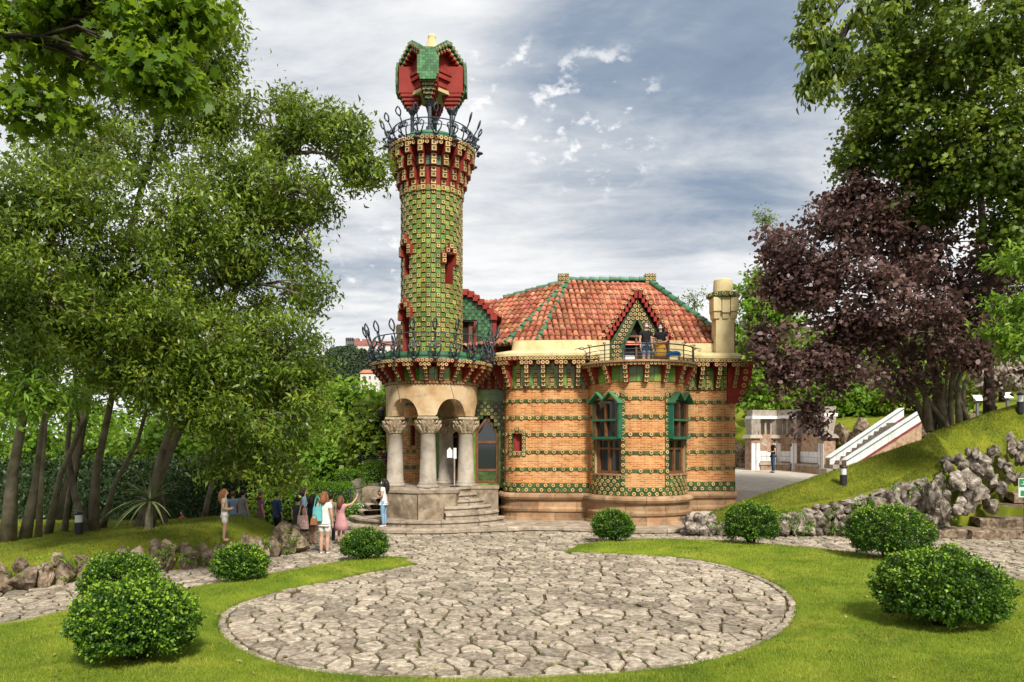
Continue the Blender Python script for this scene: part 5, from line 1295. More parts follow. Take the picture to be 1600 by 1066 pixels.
def tree(name, label, base, trunk, blobs, leaf, mt, bark='bark', group=None, ncl=26, per=30, L=.14, Wd=.05, R_=.35, r0=.16, gap=.0, gfreq=.8, up=.7, extra_trunks=(), cat='tree', droop=.2, shell=.5, twig=.012):
    """trunk: points from the base up; blobs: (centre, (rx, ry, rz), weight) leafy masses that the limbs reach"""
    t = thing(name, label, cat, tuple(base), group); b = MB(); trunk = [Vector(p) for p in trunk]
    n = len(trunk); b.tube(trunk, [r0 * (1 - .6 * i / (n - 1)) * (1.35 if i == 0 else 1) for i in range(n)], 9)
    for et, rr in extra_trunks: b.tube([Vector(p) for p in et], [rr * (1 - .6 * i / (len(et) - 1)) * (1.3 if i == 0 else 1) for i in range(len(et))], 8)
    Pc, Oc = [], []
    for c, rad, wt in blobs:
        c = Vector(c); rad = Vector(rad)
        k0 = min(range(n // 2, n), key=lambda i: (trunk[i] - c).length)
        pts = limb(b, trunk[k0], c, r0 * .42, r0 * .14, .08)
        k = int(ncl * wt)
        for j in range(k):
            o = Vector((random.gauss(0, 1), random.gauss(0, 1), random.gauss(0, 1))).normalized(); q = shell + (1 - shell) * random.random() ** .6
            p = c + Vector((o.x * rad.x, o.y * rad.y, o.z * rad.z)) * q
            if gap and noise.noise(p * gfreq) < gap - .5: continue
            Pc.append(p); Oc.append(o)
            if j % 4 == 0: limb(b, pts[random.randint(3, 6)], p, r0 * .12 + .01, twig * .6, .05, 5, .2, 4)
    b.build('trunk', bark, t, True)
    P0 = np.array([tuple(p) for p in Pc]); O0 = np.array([tuple(o) for o in Oc]); m = len(P0)
    pn = np.repeat(P0, per, 0); on = np.repeat(O0, per, 0); k = m * per
    axis = unit(on * .8 + rng.normal(0, .5, (m, 3)).repeat(per, 0) + np.array([0, 0, .15]))          # twig direction of each cluster
    if twig:                                             # the twig that carries each spray of leaves
        a0_ = axis[::per]; s0_ = unit(np.cross(a0_, rng.normal(0, 1, (m, 3)))); s1_ = np.cross(a0_, s0_); A_ = P0 - a0_ * R_ * .75; B_ = P0 + a0_ * R_ * .8; q_ = twig * .55
        tw_ = np.concatenate([np.stack([A_ + s0_ * q_, A_ - s0_ * q_, B_], 1), np.stack([A_ + s1_ * q_, A_ - s1_ * q_, B_], 1)]).reshape(-1, 3)
        stuff(npmesh('twig_spray', tw_, 3, bark, rng.random(2 * m), off=tuple(base), parent=t))
    u = rng.random(k)[:, None]; scat = rng.normal(0, 1, (k, 3)) * R_ * .42
    P = pn + axis * (u - .4) * R_ * 1.3 + scat * np.array([1, 1, .7])
    D = axis * .6 + rng.normal(0, .7, (k, 3)) + np.array([0, 0, -droop]); N = rng.normal(0, .55, (k, 3)) + np.array([0, 0, up]) + on * .35
    sz = rng.uniform(.5, 1.35, k); cr = np.clip(np.repeat(rng.random(m), per) * .5 + rng.random(k) * .5, 0, 1)
    leaves('crown', P, D, N, L * sz, Wd * sz, leaf, mt, t, cr)
    return t
def hedge(name, label, x0, x1, y0, y1, z0, z1, n, L, mt, shape='quad', cat='hedge', group=None, wob=.06):
    t = thing(name, label, cat, ((x0 + x1) / 2, (y0 + y1) / 2, z0), group)
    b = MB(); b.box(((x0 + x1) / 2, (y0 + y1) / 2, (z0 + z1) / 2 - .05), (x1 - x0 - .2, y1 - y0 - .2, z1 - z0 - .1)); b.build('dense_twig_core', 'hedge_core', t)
    P = rng.uniform([x0, y0, z0], [x1, y1, z1], (n, 3)); f = rng.integers(0, 4, n); O = np.zeros((n, 3))
    for q, (ax, val, sg) in enumerate(((1, y0, -1), (0, x0, -1), (0, x1, 1), (2, z1, 1))): P[f == q, ax] = val + rng.normal(0, wob, (f == q).sum()); O[f == q, ax] = sg
    leaves('foliage', P, O + rng.normal(0, .8, (n, 3)), O + rng.normal(0, .6, (n, 3)) + np.array([0, 0, .4]), L * rng.uniform(.7, 1.3, n), L * .55, shape, mt, t)
    return t
# --- clipped box bushes on the lawn
def bush(label, px, py, w, h, n, L, seed, zoff=0.0):
    p = gnd(px, py); z = lawn_z(p.x, p.y) if inpoly(p.x, p.y, LAWN) else 0; t = thing('box_bush', label, 'bush', (p.x, p.y, z), 'clipped box bushes on the lawn')
    w *= .84; h *= .84; rs = np.random.default_rng(seed); c = np.array([p.x, p.y, z + h * .50]); rad = np.array([w / 2, w / 2 * .95, h * .52])
    n = int(n * 1.9); ns = n // 9                                        # short shoots, nine leaves each, standing out of the clipped mass
    Os = unit(rs.normal(0, 1, (ns, 3))); q = np.where(rs.random(ns) < .38, rs.uniform(.55, .93, ns), 1 - np.abs(rs.normal(0, .06, ns)) + (rs.random(ns) < .1) * rs.uniform(0, .07, ns))
    lump = np.array([noise.noise(Vector(o * 2.0) + Vector((seed, 0, 0))) * .20 + noise.noise(Vector(o * 5) + Vector((0, seed, 0))) * .12 for o in Os])
    keep = np.array([noise.noise(Vector(o * 4.5) + Vector((seed * 2, 1, 0))) for o in Os]) > -.40
    keep &= Os[:, 2] > -.82
    q = np.where(Os[:, 2] < -.7, .3 + .4 * rs.random(ns), q)
    Ps = c + Os * rad * (q * (1 + lump))[:, None]; ax = unit(Os * .8 + np.array([0, 0, .45]) + rs.normal(0, .35, (ns, 3)))
    Ps, ax, Os, q = Ps[keep | (q < .8)], ax[keep | (q < .8)], Os[keep | (q < .8)], q[keep | (q < .8)]; ns = len(Ps); n = ns * 9
    u = np.tile(np.linspace(-.06, .05, 9), ns) + rs.normal(0, .006, n); ax9 = np.repeat(ax, 9, 0); O = np.repeat(Os, 9, 0); q9 = np.repeat(q, 9)
    P = np.repeat(Ps, 9, 0) + ax9 * u[:, None] + rs.normal(0, .016, (n, 3))
    P[:, 2] = np.maximum(P[:, 2], z + .05 + rs.random(n) * .08)
    D = ax9 * .7 + rs.normal(0, .6, (n, 3)); N = ax9 * .6 + rs.normal(0, .6, (n, 3)) + np.array([0, 0, .35])
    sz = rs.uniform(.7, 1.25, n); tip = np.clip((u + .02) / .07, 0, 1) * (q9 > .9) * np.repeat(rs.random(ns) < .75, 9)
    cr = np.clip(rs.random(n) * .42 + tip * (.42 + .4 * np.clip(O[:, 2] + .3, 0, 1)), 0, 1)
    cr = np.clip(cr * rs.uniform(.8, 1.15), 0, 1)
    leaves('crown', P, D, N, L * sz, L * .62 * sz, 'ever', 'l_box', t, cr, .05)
    b = MB()
    for k in range(9):
        a = 2 * math.pi * k / 9; q = p + Vector((math.cos(a) * w * .28, math.sin(a) * w * .28, z + h * .55)); limb(b, p + Vector((math.cos(a) * .06, math.sin(a) * .06, z - .03)), q, .03, .012, .1, 5)
    b.build('stem', 'bark_d', t, True)
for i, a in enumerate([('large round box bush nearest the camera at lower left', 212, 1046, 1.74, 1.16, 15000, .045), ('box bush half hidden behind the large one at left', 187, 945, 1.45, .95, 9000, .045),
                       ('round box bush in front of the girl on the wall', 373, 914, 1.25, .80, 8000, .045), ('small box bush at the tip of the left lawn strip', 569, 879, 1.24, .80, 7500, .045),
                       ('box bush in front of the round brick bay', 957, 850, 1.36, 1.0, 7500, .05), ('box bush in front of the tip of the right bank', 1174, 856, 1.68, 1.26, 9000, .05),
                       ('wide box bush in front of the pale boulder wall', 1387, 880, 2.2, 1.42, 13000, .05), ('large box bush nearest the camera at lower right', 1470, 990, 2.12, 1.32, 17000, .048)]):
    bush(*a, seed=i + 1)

# --- left side trees: pixel centres of leafy masses with their real distance
def B(px, py, Y, rx, ry, rz=None, w=1.0):
    k = Y / F; return (at(px, py, Y), (rx * k, max(rx, ry) * k * .8 if rz is None else rz, ry * k), w)
def tk(*q): return [at(*p) for p in q]
G = 'trees behind the boulder wall'
tree('evergreen_tree', 'tall evergreen tree whose round top stands free against the sky', gz(-9, 21) * Vector((0, 0, 1)) + Vector((-10.6, 20.6, .2)), tk((215, 835, 20.6), (250, 740, 20.6), (310, 600, 20.4), (370, 450, 20.3), (420, 320, 20.2), (450, 240, 20.2)),
     [B(425, 200, 20.2, 65, 55, w=1.5), B(500, 215, 20, 75, 55, w=1.5), B(555, 265, 20, 50, 32, w=.7), B(455, 290, 20, 90, 55, w=1.6), B(480, 380, 19.8, 55, 50, w=1), B(400, 370, 20, 80, 60, w=1.4), B(455, 455, 19.6, 55, 45, w=.9), B(340, 440, 20, 90, 70, w=1.5)],
     'quad', 'l_ever', group=G, ncl=105, per=38, L=.17, Wd=.062, R_=.42, r0=.15, gap=.30, gfreq=.9, shell=.3)
tree('evergreen_tree', 'broad evergreen tree spreading low over the group of visitors', (-9.6, 19.6, .5), tk((232, 822, 19.2), (250, 720, 19.1), (290, 600, 18.9), (330, 520, 18.6)),
     [B(330, 560, 18.2, 110, 80, w=1.9), B(430, 560, 18, 80, 70, w=1.5), B(470, 640, 18, 50, 60, w=.9), B(400, 655, 17.8, 80, 60, w=1.2), B(300, 630, 17.6, 70, 40, w=.7), B(420, 735, 18.2, 58, 30, w=.5), B(470, 600, 18.6, 45, 50, w=.6), B(350, 725, 18.6, 50, 24, w=.3)],
     'quad', 'l_ever', group=G, ncl=100, per=44, L=.15, Wd=.055, R_=.4, r0=.13, gap=.18, shell=.2)
tree('evergreen_tree', 'evergreen tree with a pair of pale trunks behind the bollard lamp', (-11.2, 19.9, .4), tk((145, 835, 19.9), (150, 740, 19.8), (175, 620, 19.5), (200, 480, 19.2)),
     [B(190, 420, 17.5, 110, 80, w=1.7), B(270, 350, 18.2, 90, 70, w=1.5), B(230, 520, 17, 100, 70, w=1.6), B(330, 280, 19.5, 60, 50, w=.9), B(150, 575, 16.8, 80, 34, w=.6), B(110, 490, 16.5, 80, 60, w=1.1), B(320, 600, 18, 70, 45, w=.7), B(250, 590, 17, 60, 34, w=.6)],
     'quad', 'l_ever', group=G, ncl=100, per=44, L=.15, Wd=.055, R_=.4, r0=.13, gap=.18, shell=.2, extra_trunks=[(tk((137, 835, 19.7), (118, 780, 19.7), (105, 700, 19.6), (120, 560, 19.3)), .11)])
tree('evergreen_tree', 'evergreen tree with thick grey trunks at the left edge', (-12.6, 18.4, .4), tk((12, 850, 17.9), (20, 740, 17.8), (45, 600, 17.5), (60, 440, 17)),
     [B(60, 330, 15.5, 100, 80, w=1.6), B(40, 470, 15, 100, 80, w=1.6), B(120, 290, 16, 80, 60, w=1.1), B(-60, 380, 15, 90, 120, w=1.2), B(30, 560, 14.6, 80, 30, w=.5), B(130, 230, 17, 90, 50, w=.9)],
     'quad', 'l_ever', group=G, ncl=100, per=44, L=.145, Wd=.05, R_=.38, r0=.15, gap=.2, shell=.25, extra_trunks=[(tk((38, 845, 18.4), (55, 760, 18.3), (75, 620, 18.2), (70, 480, 17.8)), .12), (tk((75, 835, 19.5), (95, 740, 19.4), (135, 650, 19.2), (150, 560, 19)), .09)])
tree('tall_tree', 'tall tree filling the sky gap behind the overhanging maple', (-11.8, 23.5, 0), tk((95, 830, 23.5), (140, 600, 23.5), (220, 300, 23.4), (280, 100, 23.3)),
     [B(330, 60, 22, 42, 70, w=1.0), B(300, 150, 22, 70, 60, w=1.2), B(230, 90, 22, 90, 90, w=1.5), B(120, 60, 22, 110, 100, w=1.2), B(210, 230, 22.5, 90, 60, w=1), B(340, 190, 22, 30, 40, w=.5)],
     'quad', 'l_ever', 'bark_d', G, ncl=100, per=34, L=.2, Wd=.07, R_=.45, r0=.16, gap=.18, shell=.3)
tree('maple_tree', 'maple with broad bright leaves overhanging the top left corner', (-13.0, 12.6, .45), [(-13, 12.6, .3), (-12.8, 12.4, 2.5), (-12.2, 12, 5), (-11, 11.6, 7.2), (-9.6, 11.2, 8.6)],
     [B(90, 60, 10.5, 120, 80, w=1.5), B(230, 60, 10, 85, 60, w=1.2), B(300, 30, 10, 60, 45, w=.8), B(250, 125, 9.6, 60, 40, w=.7), B(60, 170, 10.2, 90, 40, w=.7), B(-120, 60, 10.5, 120, 120, w=1), B(180, -60, 10, 150, 60, w=1)],
     'maple', 'l_maple', 'bark_d', ncl=95, per=16, L=.135, Wd=.145, R_=.28, r0=.2, gap=.3, gfreq=1.4, up=1.0, droop=.5, shell=.15)
n_ = len(WALLPLANT); o = stuff(leaves('wall_plant', WALLPLANT, rng.normal(0, .6, (n_, 3)) + np.array([0, -.6, .5]), rng.normal(0, .5, (n_, 3)) + np.array([0, 0, 1]), rng.uniform(.05, .13, n_), .035, 'ever', 'l_hedge', None)); tag(o, 'small ferns and grass growing between the wall boulders', 'plants')
# fallen leaves on turf and paving
fp = []
for _ in range(420):
    y_ = random.uniform(8.5, 22); x_ = random.uniform(-.7, .7) * y_
    if inpoly(x_, y_, LAWN): fp.append((x_, y_, lawn_z(x_, y_) + .03))
    elif free(x_, y_): fp.append((x_, y_, .035))
fp = np.array(fp); M['l_litter'] = leafmat('dry_leaf', (.10, .06, .025), (.22, .14, .05), (.36, .3, .1), .1)
o = stuff(leaves('leaf_litter', fp, rng.normal(0, 1, (len(fp), 3)) * np.array([1, 1, .2]), np.array([0, 0, 1]) + rng.normal(0, .25, (len(fp), 3)), rng.uniform(.04, .09, len(fp)), .045, 'oval', 'l_litter', None)); tag(o, 'scattered dry leaves on the lawn and paving', 'leaves')
tree('young_tree', 'slim sapling with long pale leaves among the left trunks', (-10.6, 16.4, .5), tk((60, 838, 16.6), (66, 740, 16.4), (74, 640, 16.2)), [B(50, 600, 14, 60, 22, w=.35), B(115, 625, 14.6, 40, 18, w=.25), B(20, 640, 14, 40, 18, w=.2)],
     'ever', 'l_bright', group=None, ncl=60, per=22, L=.2, Wd=.055, R_=.35, r0=.06, shell=.2)
for lab, q, r_ in (('slim leaning trunk tree just right of the bollard lamp', [(158, 832, 20.5), (178, 760, 20.4), (215, 690, 20.2), (240, 600, 20), (252, 520, 19.8)], .075), ('slim forked tree standing behind the spiky palm', [(258, 826, 21), (250, 760, 21), (262, 690, 20.8), (285, 600, 20.6), (300, 520, 20.4)], .08),
                     ('slim crooked tree between the thick left trunks', [(100, 838, 20), (108, 770, 20), (128, 700, 19.8), (118, 620, 19.6), (135, 540, 19.4)], .07), ('slim dark tree left of the girl on the wall', [(312, 826, 22), (330, 760, 22), (360, 700, 21.8), (372, 620, 21.6), (380, 540, 21.4)], .08)):
    tree('slender_tree', lab, tuple(at(*q[0]))[:2] + (mound_z(at(*q[0]).x, q[0][2]) - .1,), [Vector((at(*q[0]).x, q[0][2], mound_z(at(*q[0]).x, q[0][2]) - .15))] + tk(*q[1:]), [B(q[-1][0], q[-1][1] - 20, q[-1][2], 60, 40, w=.7), B(q[-1][0] + 30, q[-1][1] + 45, q[-1][2], 40, 22, w=.3)], 'quad', 'l_ever', 'bark', G, ncl=90, per=30, L=.16, Wd=.055, R_=.4, r0=r_, shell=.2)
# dark hedge behind the trunks, trees in the valley
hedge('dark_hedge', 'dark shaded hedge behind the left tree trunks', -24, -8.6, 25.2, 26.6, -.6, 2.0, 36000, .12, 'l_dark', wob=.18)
hedge('clipped_hedge', 'long bright clipped hedge below the porch', *[(486 - 800) / F * 27, (548 - 800) / F * 27], 26.5, 27.6, -.7, 1.28, 7000, .06, 'l_hedge')
hedge('clipped_hedge', 'small square clipped hedge behind the long one', *[(527 - 800) / F * 31, (560 - 800) / F * 31], 30.6, 31.8, -.6, 1.62, 4500, .07, 'l_hedge')
hedge('clipped_hedge', 'rounded clipped hedge beside the porch bench', *[(570 - 800) / F * 28, (597 - 800) / F * 28], 27.6, 28.4, 0, 2.05, 4500, .06, 'l_hedge')
hedge('flowering_shrub', 'leafy shrub behind the man in the plaid shirt', *[(402 - 800) / F * 23.5, (480 - 800) / F * 23.5], 23.3, 24.3, -.4, 1.25, 6000, .1, 'l_bright', 'oval', 'shrub', wob=.16)
G2 = 'bright trees down in the valley'
VT = [('bright green round tree left of the porch columns', 560, 640, 38, 55, 60, 'l_bright'), ('pale green tree at the foot of the castle hill', 500, 640, 44, 60, 55, 'l_bright'), ('light tree behind the clipped hedges', 520, 705, 36, 60, 45, 'l_bright'),
      ('dark spreading tree just beside the left porch column', 585, 680, 33, 38, 62, 'l_maple2'), ('broad tree glimpsed under the evergreen canopy', 400, 690, 36, 90, 60, 'l_bright'), ('tree seen through the pale double trunk', 250, 690, 36, 90, 60, 'l_bright'), ('sunlit tree seen past the leftmost trunks', 90, 690, 38, 110, 70, 'l_bright'), ('valley tree under the free round treetop', 455, 600, 50, 60, 50, 'l_bright'),
      ('big bright tree behind the evergreen trunks at left', 30, 590, 44, 130, 90, 'l_bright'), ('big bright tree in the middle of the left wood', 230, 590, 46, 130, 90, 'l_bright')]
for lab, px, py, Y, rx, ry, mt in VT:
    c = at(px, py, Y); z0 = gz(c.x, Y) - .2
    tree('valley_tree', lab, (c.x, Y, z0), [(c.x, Y, z0), (c.x + .2, Y, (z0 + c.z) / 2), (c.x, Y, c.z)], [B(px, py, Y, rx * .8, ry * .8, w=1.4), B(px - rx * .45, py + ry * .35, Y - .6, rx * .6, ry * .55, w=.8), B(px + rx * .45, py + ry * .3, Y - .6, rx * .6, ry * .55, w=.8), B(px, py + ry * .9, Y - .5, rx * .9, ry * .6, w=.9)],
         'quad', mt, 'bark_d', G2, ncl=60, per=26, L=.3, Wd=.19, R_=.55, r0=.22, shell=.4, gap=.2, gfreq=.5)
# palm
pt = thing('spiky_palm', 'small spiky palm with thin arching leaves among the trunks', 'palm', (-9.3, 18.9, .6)); p0 = at(232, 822, 18.8); c0 = at(234, 783, 18.8)
b = MB(); b.tube([p0 - Vector((0, 0, .2)), (p0 + c0) / 2, c0], [.11, .09, .08], 8); b.build('trunk', 'bark', pt)
for k in range(46):
    a = random.uniform(0, 6.28); el = random.uniform(-.1, 1.3); L_ = random.uniform(.7, 1.25); d = Vector((math.cos(a) * math.cos(el), math.sin(a) * math.cos(el), math.sin(el))); s_ = Vector((-math.sin(a), math.cos(a), 0)); Pp = []
    for j in range(6): t_ = j / 5; q = c0 + d * L_ * t_ - Vector((0, 0, .55 * t_ * t_ * L_ * math.cos(el))); w = .028 * (1 - t_ ** 3) + .003; Pp += [q - s_ * w, q + Vector((0, 0, -.008)), q + s_ * w]
    b = MB(); b.add(Pp, [(j * 3 + i, j * 3 + i + 1, j * 3 + i + 4, j * 3 + i + 3) for j in range(5) for i in range(2)]); b.build('frond', 'l_palm', pt)
# --- right side trees
cb0 = at(1475, 668, 26.0); cbz = Vector((cb0.x, cb0.y, berm_z(cb0.x, cb0.y) - .1))
def st_(dx, dy, *q): return [cbz + Vector((dx, dy, 0))] + [at(*p) for p in q]
tree('copper_tree', 'wide copper-leaved tree with many stems on the right bank', tuple(cbz), st_(0, 0, (1465, 600, 26), (1440, 500, 26), (1420, 400, 26), (1430, 300, 26)),
     [B(1420, 300, 25.5, 100, 60, w=1.5), B(1340, 350, 25, 90, 60, w=1.5), B(1480, 380, 25, 110, 80, w=1.9), B(1280, 420, 24.5, 80, 50, w=1.2), B(1380, 470, 24, 110, 70, w=1.9), B(1260, 500, 24.2, 75, 50, w=1.1), B(1250, 560, 24.2, 60, 40, w=.8), B(1330, 570, 24, 75, 45, w=1.1),
      B(1240, 610, 24.3, 42, 35, w=.5), B(1470, 530, 24.2, 100, 60, w=1.4), B(1540, 440, 25, 80, 80, w=1.2), B(1255, 650, 24.4, 28, 26, w=.3), B(1210, 380, 25, 32, 22, w=.3), B(1195, 530, 24.6, 25, 24, w=.25), B(1560, 560, 25, 60, 60, w=.6), B(1400, 600, 25.5, 60, 25, w=.3), B(1430, 245, 25.5, 70, 34, w=.6), B(1330, 300, 25.2, 50, 34, w=.45), B(1215, 450, 24.6, 40, 30, w=.35)],
     'oval', 'l_copper', 'bark', ncl=95, per=32, L=.165, Wd=.12, R_=.48, r0=.15, gap=.42, gfreq=.8, shell=.3, up=.8,
     extra_trunks=[(st_(dx, dy, (1475 + a * .35, 600, 26), (1475 + a, 480, 25.8 + dy)), r_) for dx, dy, a, r_ in ((-.55, -.1, -90, .12), (.3, .1, 30, .1), (.55, 0, 60, .11), (-.2, .3, -40, .09), (.1, -.2, -120, .08), (.8, .2, 90, .09), (-.4, .2, -160, .1), (.95, -.1, 40, .08), (.2, .35, 10, .07))])
tree('maple_tree', 'tall green maple filling the top right corner', (17.5, 27, berm_z(17.5, 27) - .2), [Vector((17.5, 27, berm_z(17.5, 27) - .2)), at(1545, 560, 27), at(1540, 420, 26.5), at(1530, 280, 26), at(1520, 150, 26), at(1510, 60, 26)],
     [B(1400, 110, 24, 85, 75, w=1.5), B(1500, 80, 23, 110, 90, w=1.8), B(1420, 210, 24, 90, 60, w=1.4), B(1540, 220, 23, 90, 80, w=1.5), B(1385, 40, 24, 45, 50, w=.6), B(1365, 200, 24.5, 38, 45, w=.45), B(1470, -40, 23, 120, 60, w=1.2), B(1620, 120, 23, 80, 120, w=1.2), B(1335, 250, 25, 36, 36, w=.4), B(1600, 330, 23, 70, 60, w=.9), B(1580, 250, 22.5, 60, 50, w=.7), B(1560, 30, 22, 70, 60, w=.8), B(1450, 310, 24.5, 70, 40, w=.6)],
     'maple', 'l_maple2', 'bark_d', ncl=95, per=32, L=.155, Wd=.16, R_=.42, r0=.17, gap=.27, gfreq=.7, up=.9, droop=.4, shell=.3)
tree('chestnut_tree', 'drooping dark-leaved branch with bare twigs hanging against the sky', (19.5, 22, 4.2), [(19.5, 22, 4), (19, 21, 9), (16, 19.5, 14), (12, 18.5, 15.5), (9.4, 18, 15)],
     [B(1275, 15, 18, 20, 22, w=.28), B(1270, 60, 18, 30, 22, w=.4), B(1290, 100, 18, 40, 25, w=.5), B(1275, 140, 18, 22, 22, w=.3), B(1310, 75, 18, 26, 14, w=.25), B(1360, 20, 18, 40, 26, w=.35)],
     'ever', 'l_maple2', 'bark_d', ncl=62, per=16, L=.2, Wd=.085, R_=.25, r0=.14, droop=1.2, shell=.1)
tree('shrub_tree', 'fresh light-green branches reaching in at the right edge', (15.8, 21.5, 3.2), [(16.3, 21.3, berm_z(16.3, 23)-.3), (16, 21.2, 5.2), (15.2, 21, 7.5)], [B(1590, 405, 20.5, 40, 16, w=.5), B(1585, 480, 20.5, 45, 22, w=.6), B(1570, 520, 20.5, 40, 18, w=.5), B(1600, 540, 20.5, 40, 20, w=.4), B(1640, 450, 20.5, 60, 60, w=.5)],
     'ever', 'l_bright', 'bark', ncl=60, per=16, L=.2, Wd=.08, R_=.3, r0=.06, shell=.1)
for lab, px, py, Y, rx, ry, mt in [('bright tree rising behind the right chimney', 1190, 470, 48, 55, 55, 'l_bright'), ('yellow-green tree behind the end wall', 1180, 560, 44, 40, 70, 'l_bright'), ('tree behind the tiled garden bench', 1225, 625, 50, 55, 45, 'l_maple2'), ('low bushy tree above the tiled garden bench', 1320, 620, 49, 55, 28, 'l_bright'), ('dense tree between the copper stems and the stair', 1450, 600, 47, 70, 40, 'l_maple2'), ('green tree behind the copper tree', 1300, 560, 52, 90, 60, 'l_bright'),
                                   ('dark tree at the back of the hillside', 1420, 540, 56, 100, 70, 'l_maple2'), ('far hillside tree beyond the maple', 1560, 500, 54, 90, 90, 'l_maple2'), ('thin treetop showing over the roof ridge', 1085, 470, 60, 22, 22, 'l_maple2'), ('small leafy treetop standing clear of the copper tree', 1195, 345, 58, 16, 22, 'l_maple2')]:
    c = at(px, py, Y); z0 = (bank_z(c.x, Y) if c.x > 8 else gz(c.x, Y)) - .3
    small = rx < 30
    tree('hillside_tree', lab, (c.x, Y, z0), [(c.x + .3, Y, z0), (c.x + .2, Y, (z0 + c.z) / 2), (c.x, Y, c.z)], [B(px, py, Y, rx * .8, ry * .8, w=.4 if small else 1.5)] + ([] if small else [B(px - rx * .4, py + ry * .5, Y - 1, rx * .7, ry * .6, w=1), B(px + rx * .4, py + ry * .5, Y - 1, rx * .7, ry * .6, w=1)]),
         'quad', mt, 'bark_d', 'trees on the hillside behind the villa', ncl=60, per=16 if small else 26, L=.2 if small else .34, Wd=.11 if small else .2, R_=.5 if small else .6, r0=.1 if small else .2, shell=.3, gap=.22, gfreq=.5)
# ------------------------------------------------------------------ people
def cmat(name, c, rough=.8, c2=None, scale=14):
    if name not in M: M[name] = mat(name, [tuple(x * .85 for x in c), c if c2 is None else c2], scale, rough, .15, 60, space='object', spec=.2)
    return name
cmat('skin', (.50, .29, .20), .5); cmat('hair_brown', (.13, .06, .03), .5); cmat('hair_dark', (.02, .014, .011), .45); cmat('hair_auburn', (.2, .085, .035), .5); cmat('mask', (.55, .66, .70))
SKEL = {'pelvis': (0, 0, .95, .145, .105), 'waist': (0, 0, 1.10, .12, .09), 'chest': (0, 0, 1.30, .15, .10), 'collar': (0, -.01, 1.43, .085, .07), 'neck': (0, .0, 1.50, .048, .05), 'jaw': (0, .025, 1.565, .062, .075), 'head': (0, .015, 1.64, .078, .095), 'crown': (0, .005, 1.705, .055, .07)}
for s_, q in (('l', -1), ('r', 1)):
    SKEL.update({'sh_' + s_: (.16 * q, -.01, 1.405, .06, .06), 'ua_' + s_: (.195 * q, -.01, 1.25, .048, .048), 'el_' + s_: (.215 * q, -.01, 1.11, .04, .04), 'fa_' + s_: (.22 * q, .03, .99, .036, .036), 'wr_' + s_: (.22 * q, .06, .87, .026, .024), 'pa_' + s_: (.22 * q, .075, .80, .03, .018),
                 'hip_' + s_: (.085 * q, 0, .88, .095, .1), 'th_' + s_: (.09 * q, .01, .68, .078, .08), 'kn_' + s_: (.09 * q, .02, .49, .056, .058), 'cf_' + s_: (.092 * q, -.005, .34, .055, .058), 'an_' + s_: (.092 * q, -.02, .085, .036, .04), 'toe_' + s_: (.10 * q, .12, .03, .036, .026)})
SKEL['hem'] = (0, 0, .86, .15, .115); SKEL['belt'] = (0, 0, 1.05, .128, .098)
for s_, q in (('l', -1), ('r', 1)): SKEL['lo_' + s_] = (.092 * q, .015, .585, .074, .075)
EDGES = [('pelvis', 'waist'), ('waist', 'chest'), ('chest', 'collar'), ('collar', 'neck'), ('neck', 'jaw'), ('jaw', 'head'), ('head', 'crown')]
for s_ in 'lr': EDGES += [('chest', 'sh_' + s_), ('sh_' + s_, 'ua_' + s_), ('ua_' + s_, 'el_' + s_), ('el_' + s_, 'fa_' + s_), ('fa_' + s_, 'wr_' + s_), ('wr_' + s_, 'pa_' + s_), ('pelvis', 'hip_' + s_), ('hip_' + s_, 'th_' + s_), ('th_' + s_, 'kn_' + s_), ('kn_' + s_, 'cf_' + s_), ('cf_' + s_, 'an_' + s_), ('an_' + s_, 'toe_' + s_)]
EDGES_G = EDGES + [('pelvis', 'hem'), ('belt', 'pelvis'), ('th_l', 'lo_l'), ('th_r', 'lo_r')]
PENDING = []
def skin_obj(name, joints, edges, grow, mt, parent, sub=2, root='pelvis', clipz=None):
    me = bpy.data.meshes.new(name); bm = bmesh.new(); vl = {}; lay = bm.verts.layers.skin.verify()
    for k, j in joints.items():
        v = bm.verts.new(j[:3]); v[lay].radius = (j[3] + grow, j[4] + grow); vl[k] = v
    for a, c in edges: bm.edges.new((vl[a], vl[c]))
    vl[root if root in vl else next(iter(vl))][lay].use_root = True
    bm.to_mesh(me); bm.free(); me.materials.append(M[mt])
    o = bpy.data.objects.new(name, me); COL.objects.link(o); o.parent = parent
    m = o.modifiers.new('skin', 'SKIN'); m.use_smooth_shade = True; m.branch_smoothing = .3
    s_ = o.modifiers.new('sub', 'SUBSURF'); s_.levels = sub; s_.render_levels = sub
    PENDING.append(o); WL[o.name] = WL[parent.name]; return o
POSE = {'down': {}, 
        'hold': {'el_l': (-.23, -.04, 1.13), 'fa_l': (-.18, .08, 1.08), 'wr_l': (-.10, .19, 1.07), 'pa_l': (-.04, .23, 1.09), 'el_r': (.23, -.04, 1.13), 'fa_r': (.18, .08, 1.08), 'wr_r': (.10, .19, 1.07), 'pa_r': (.04, .23, 1.09)},
        'cross': {'el_l': (-.23, -.02, 1.14), 'fa_l': (-.14, .12, 1.15), 'wr_l': (-.02, .17, 1.16), 'pa_l': (.05, .17, 1.17), 'el_r': (.23, -.02, 1.12), 'fa_r': (.14, .13, 1.11), 'wr_r': (.02, .17, 1.10), 'pa_r': (-.05, .17, 1.11)},
        'point': {'ua_r': (.27, .08, 1.42), 'el_r': (.34, .2, 1.46), 'fa_r': (.36, .32, 1.56), 'wr_r': (.38, .42, 1.66), 'pa_r': (.39, .46, 1.73)},
        'sit': {}}
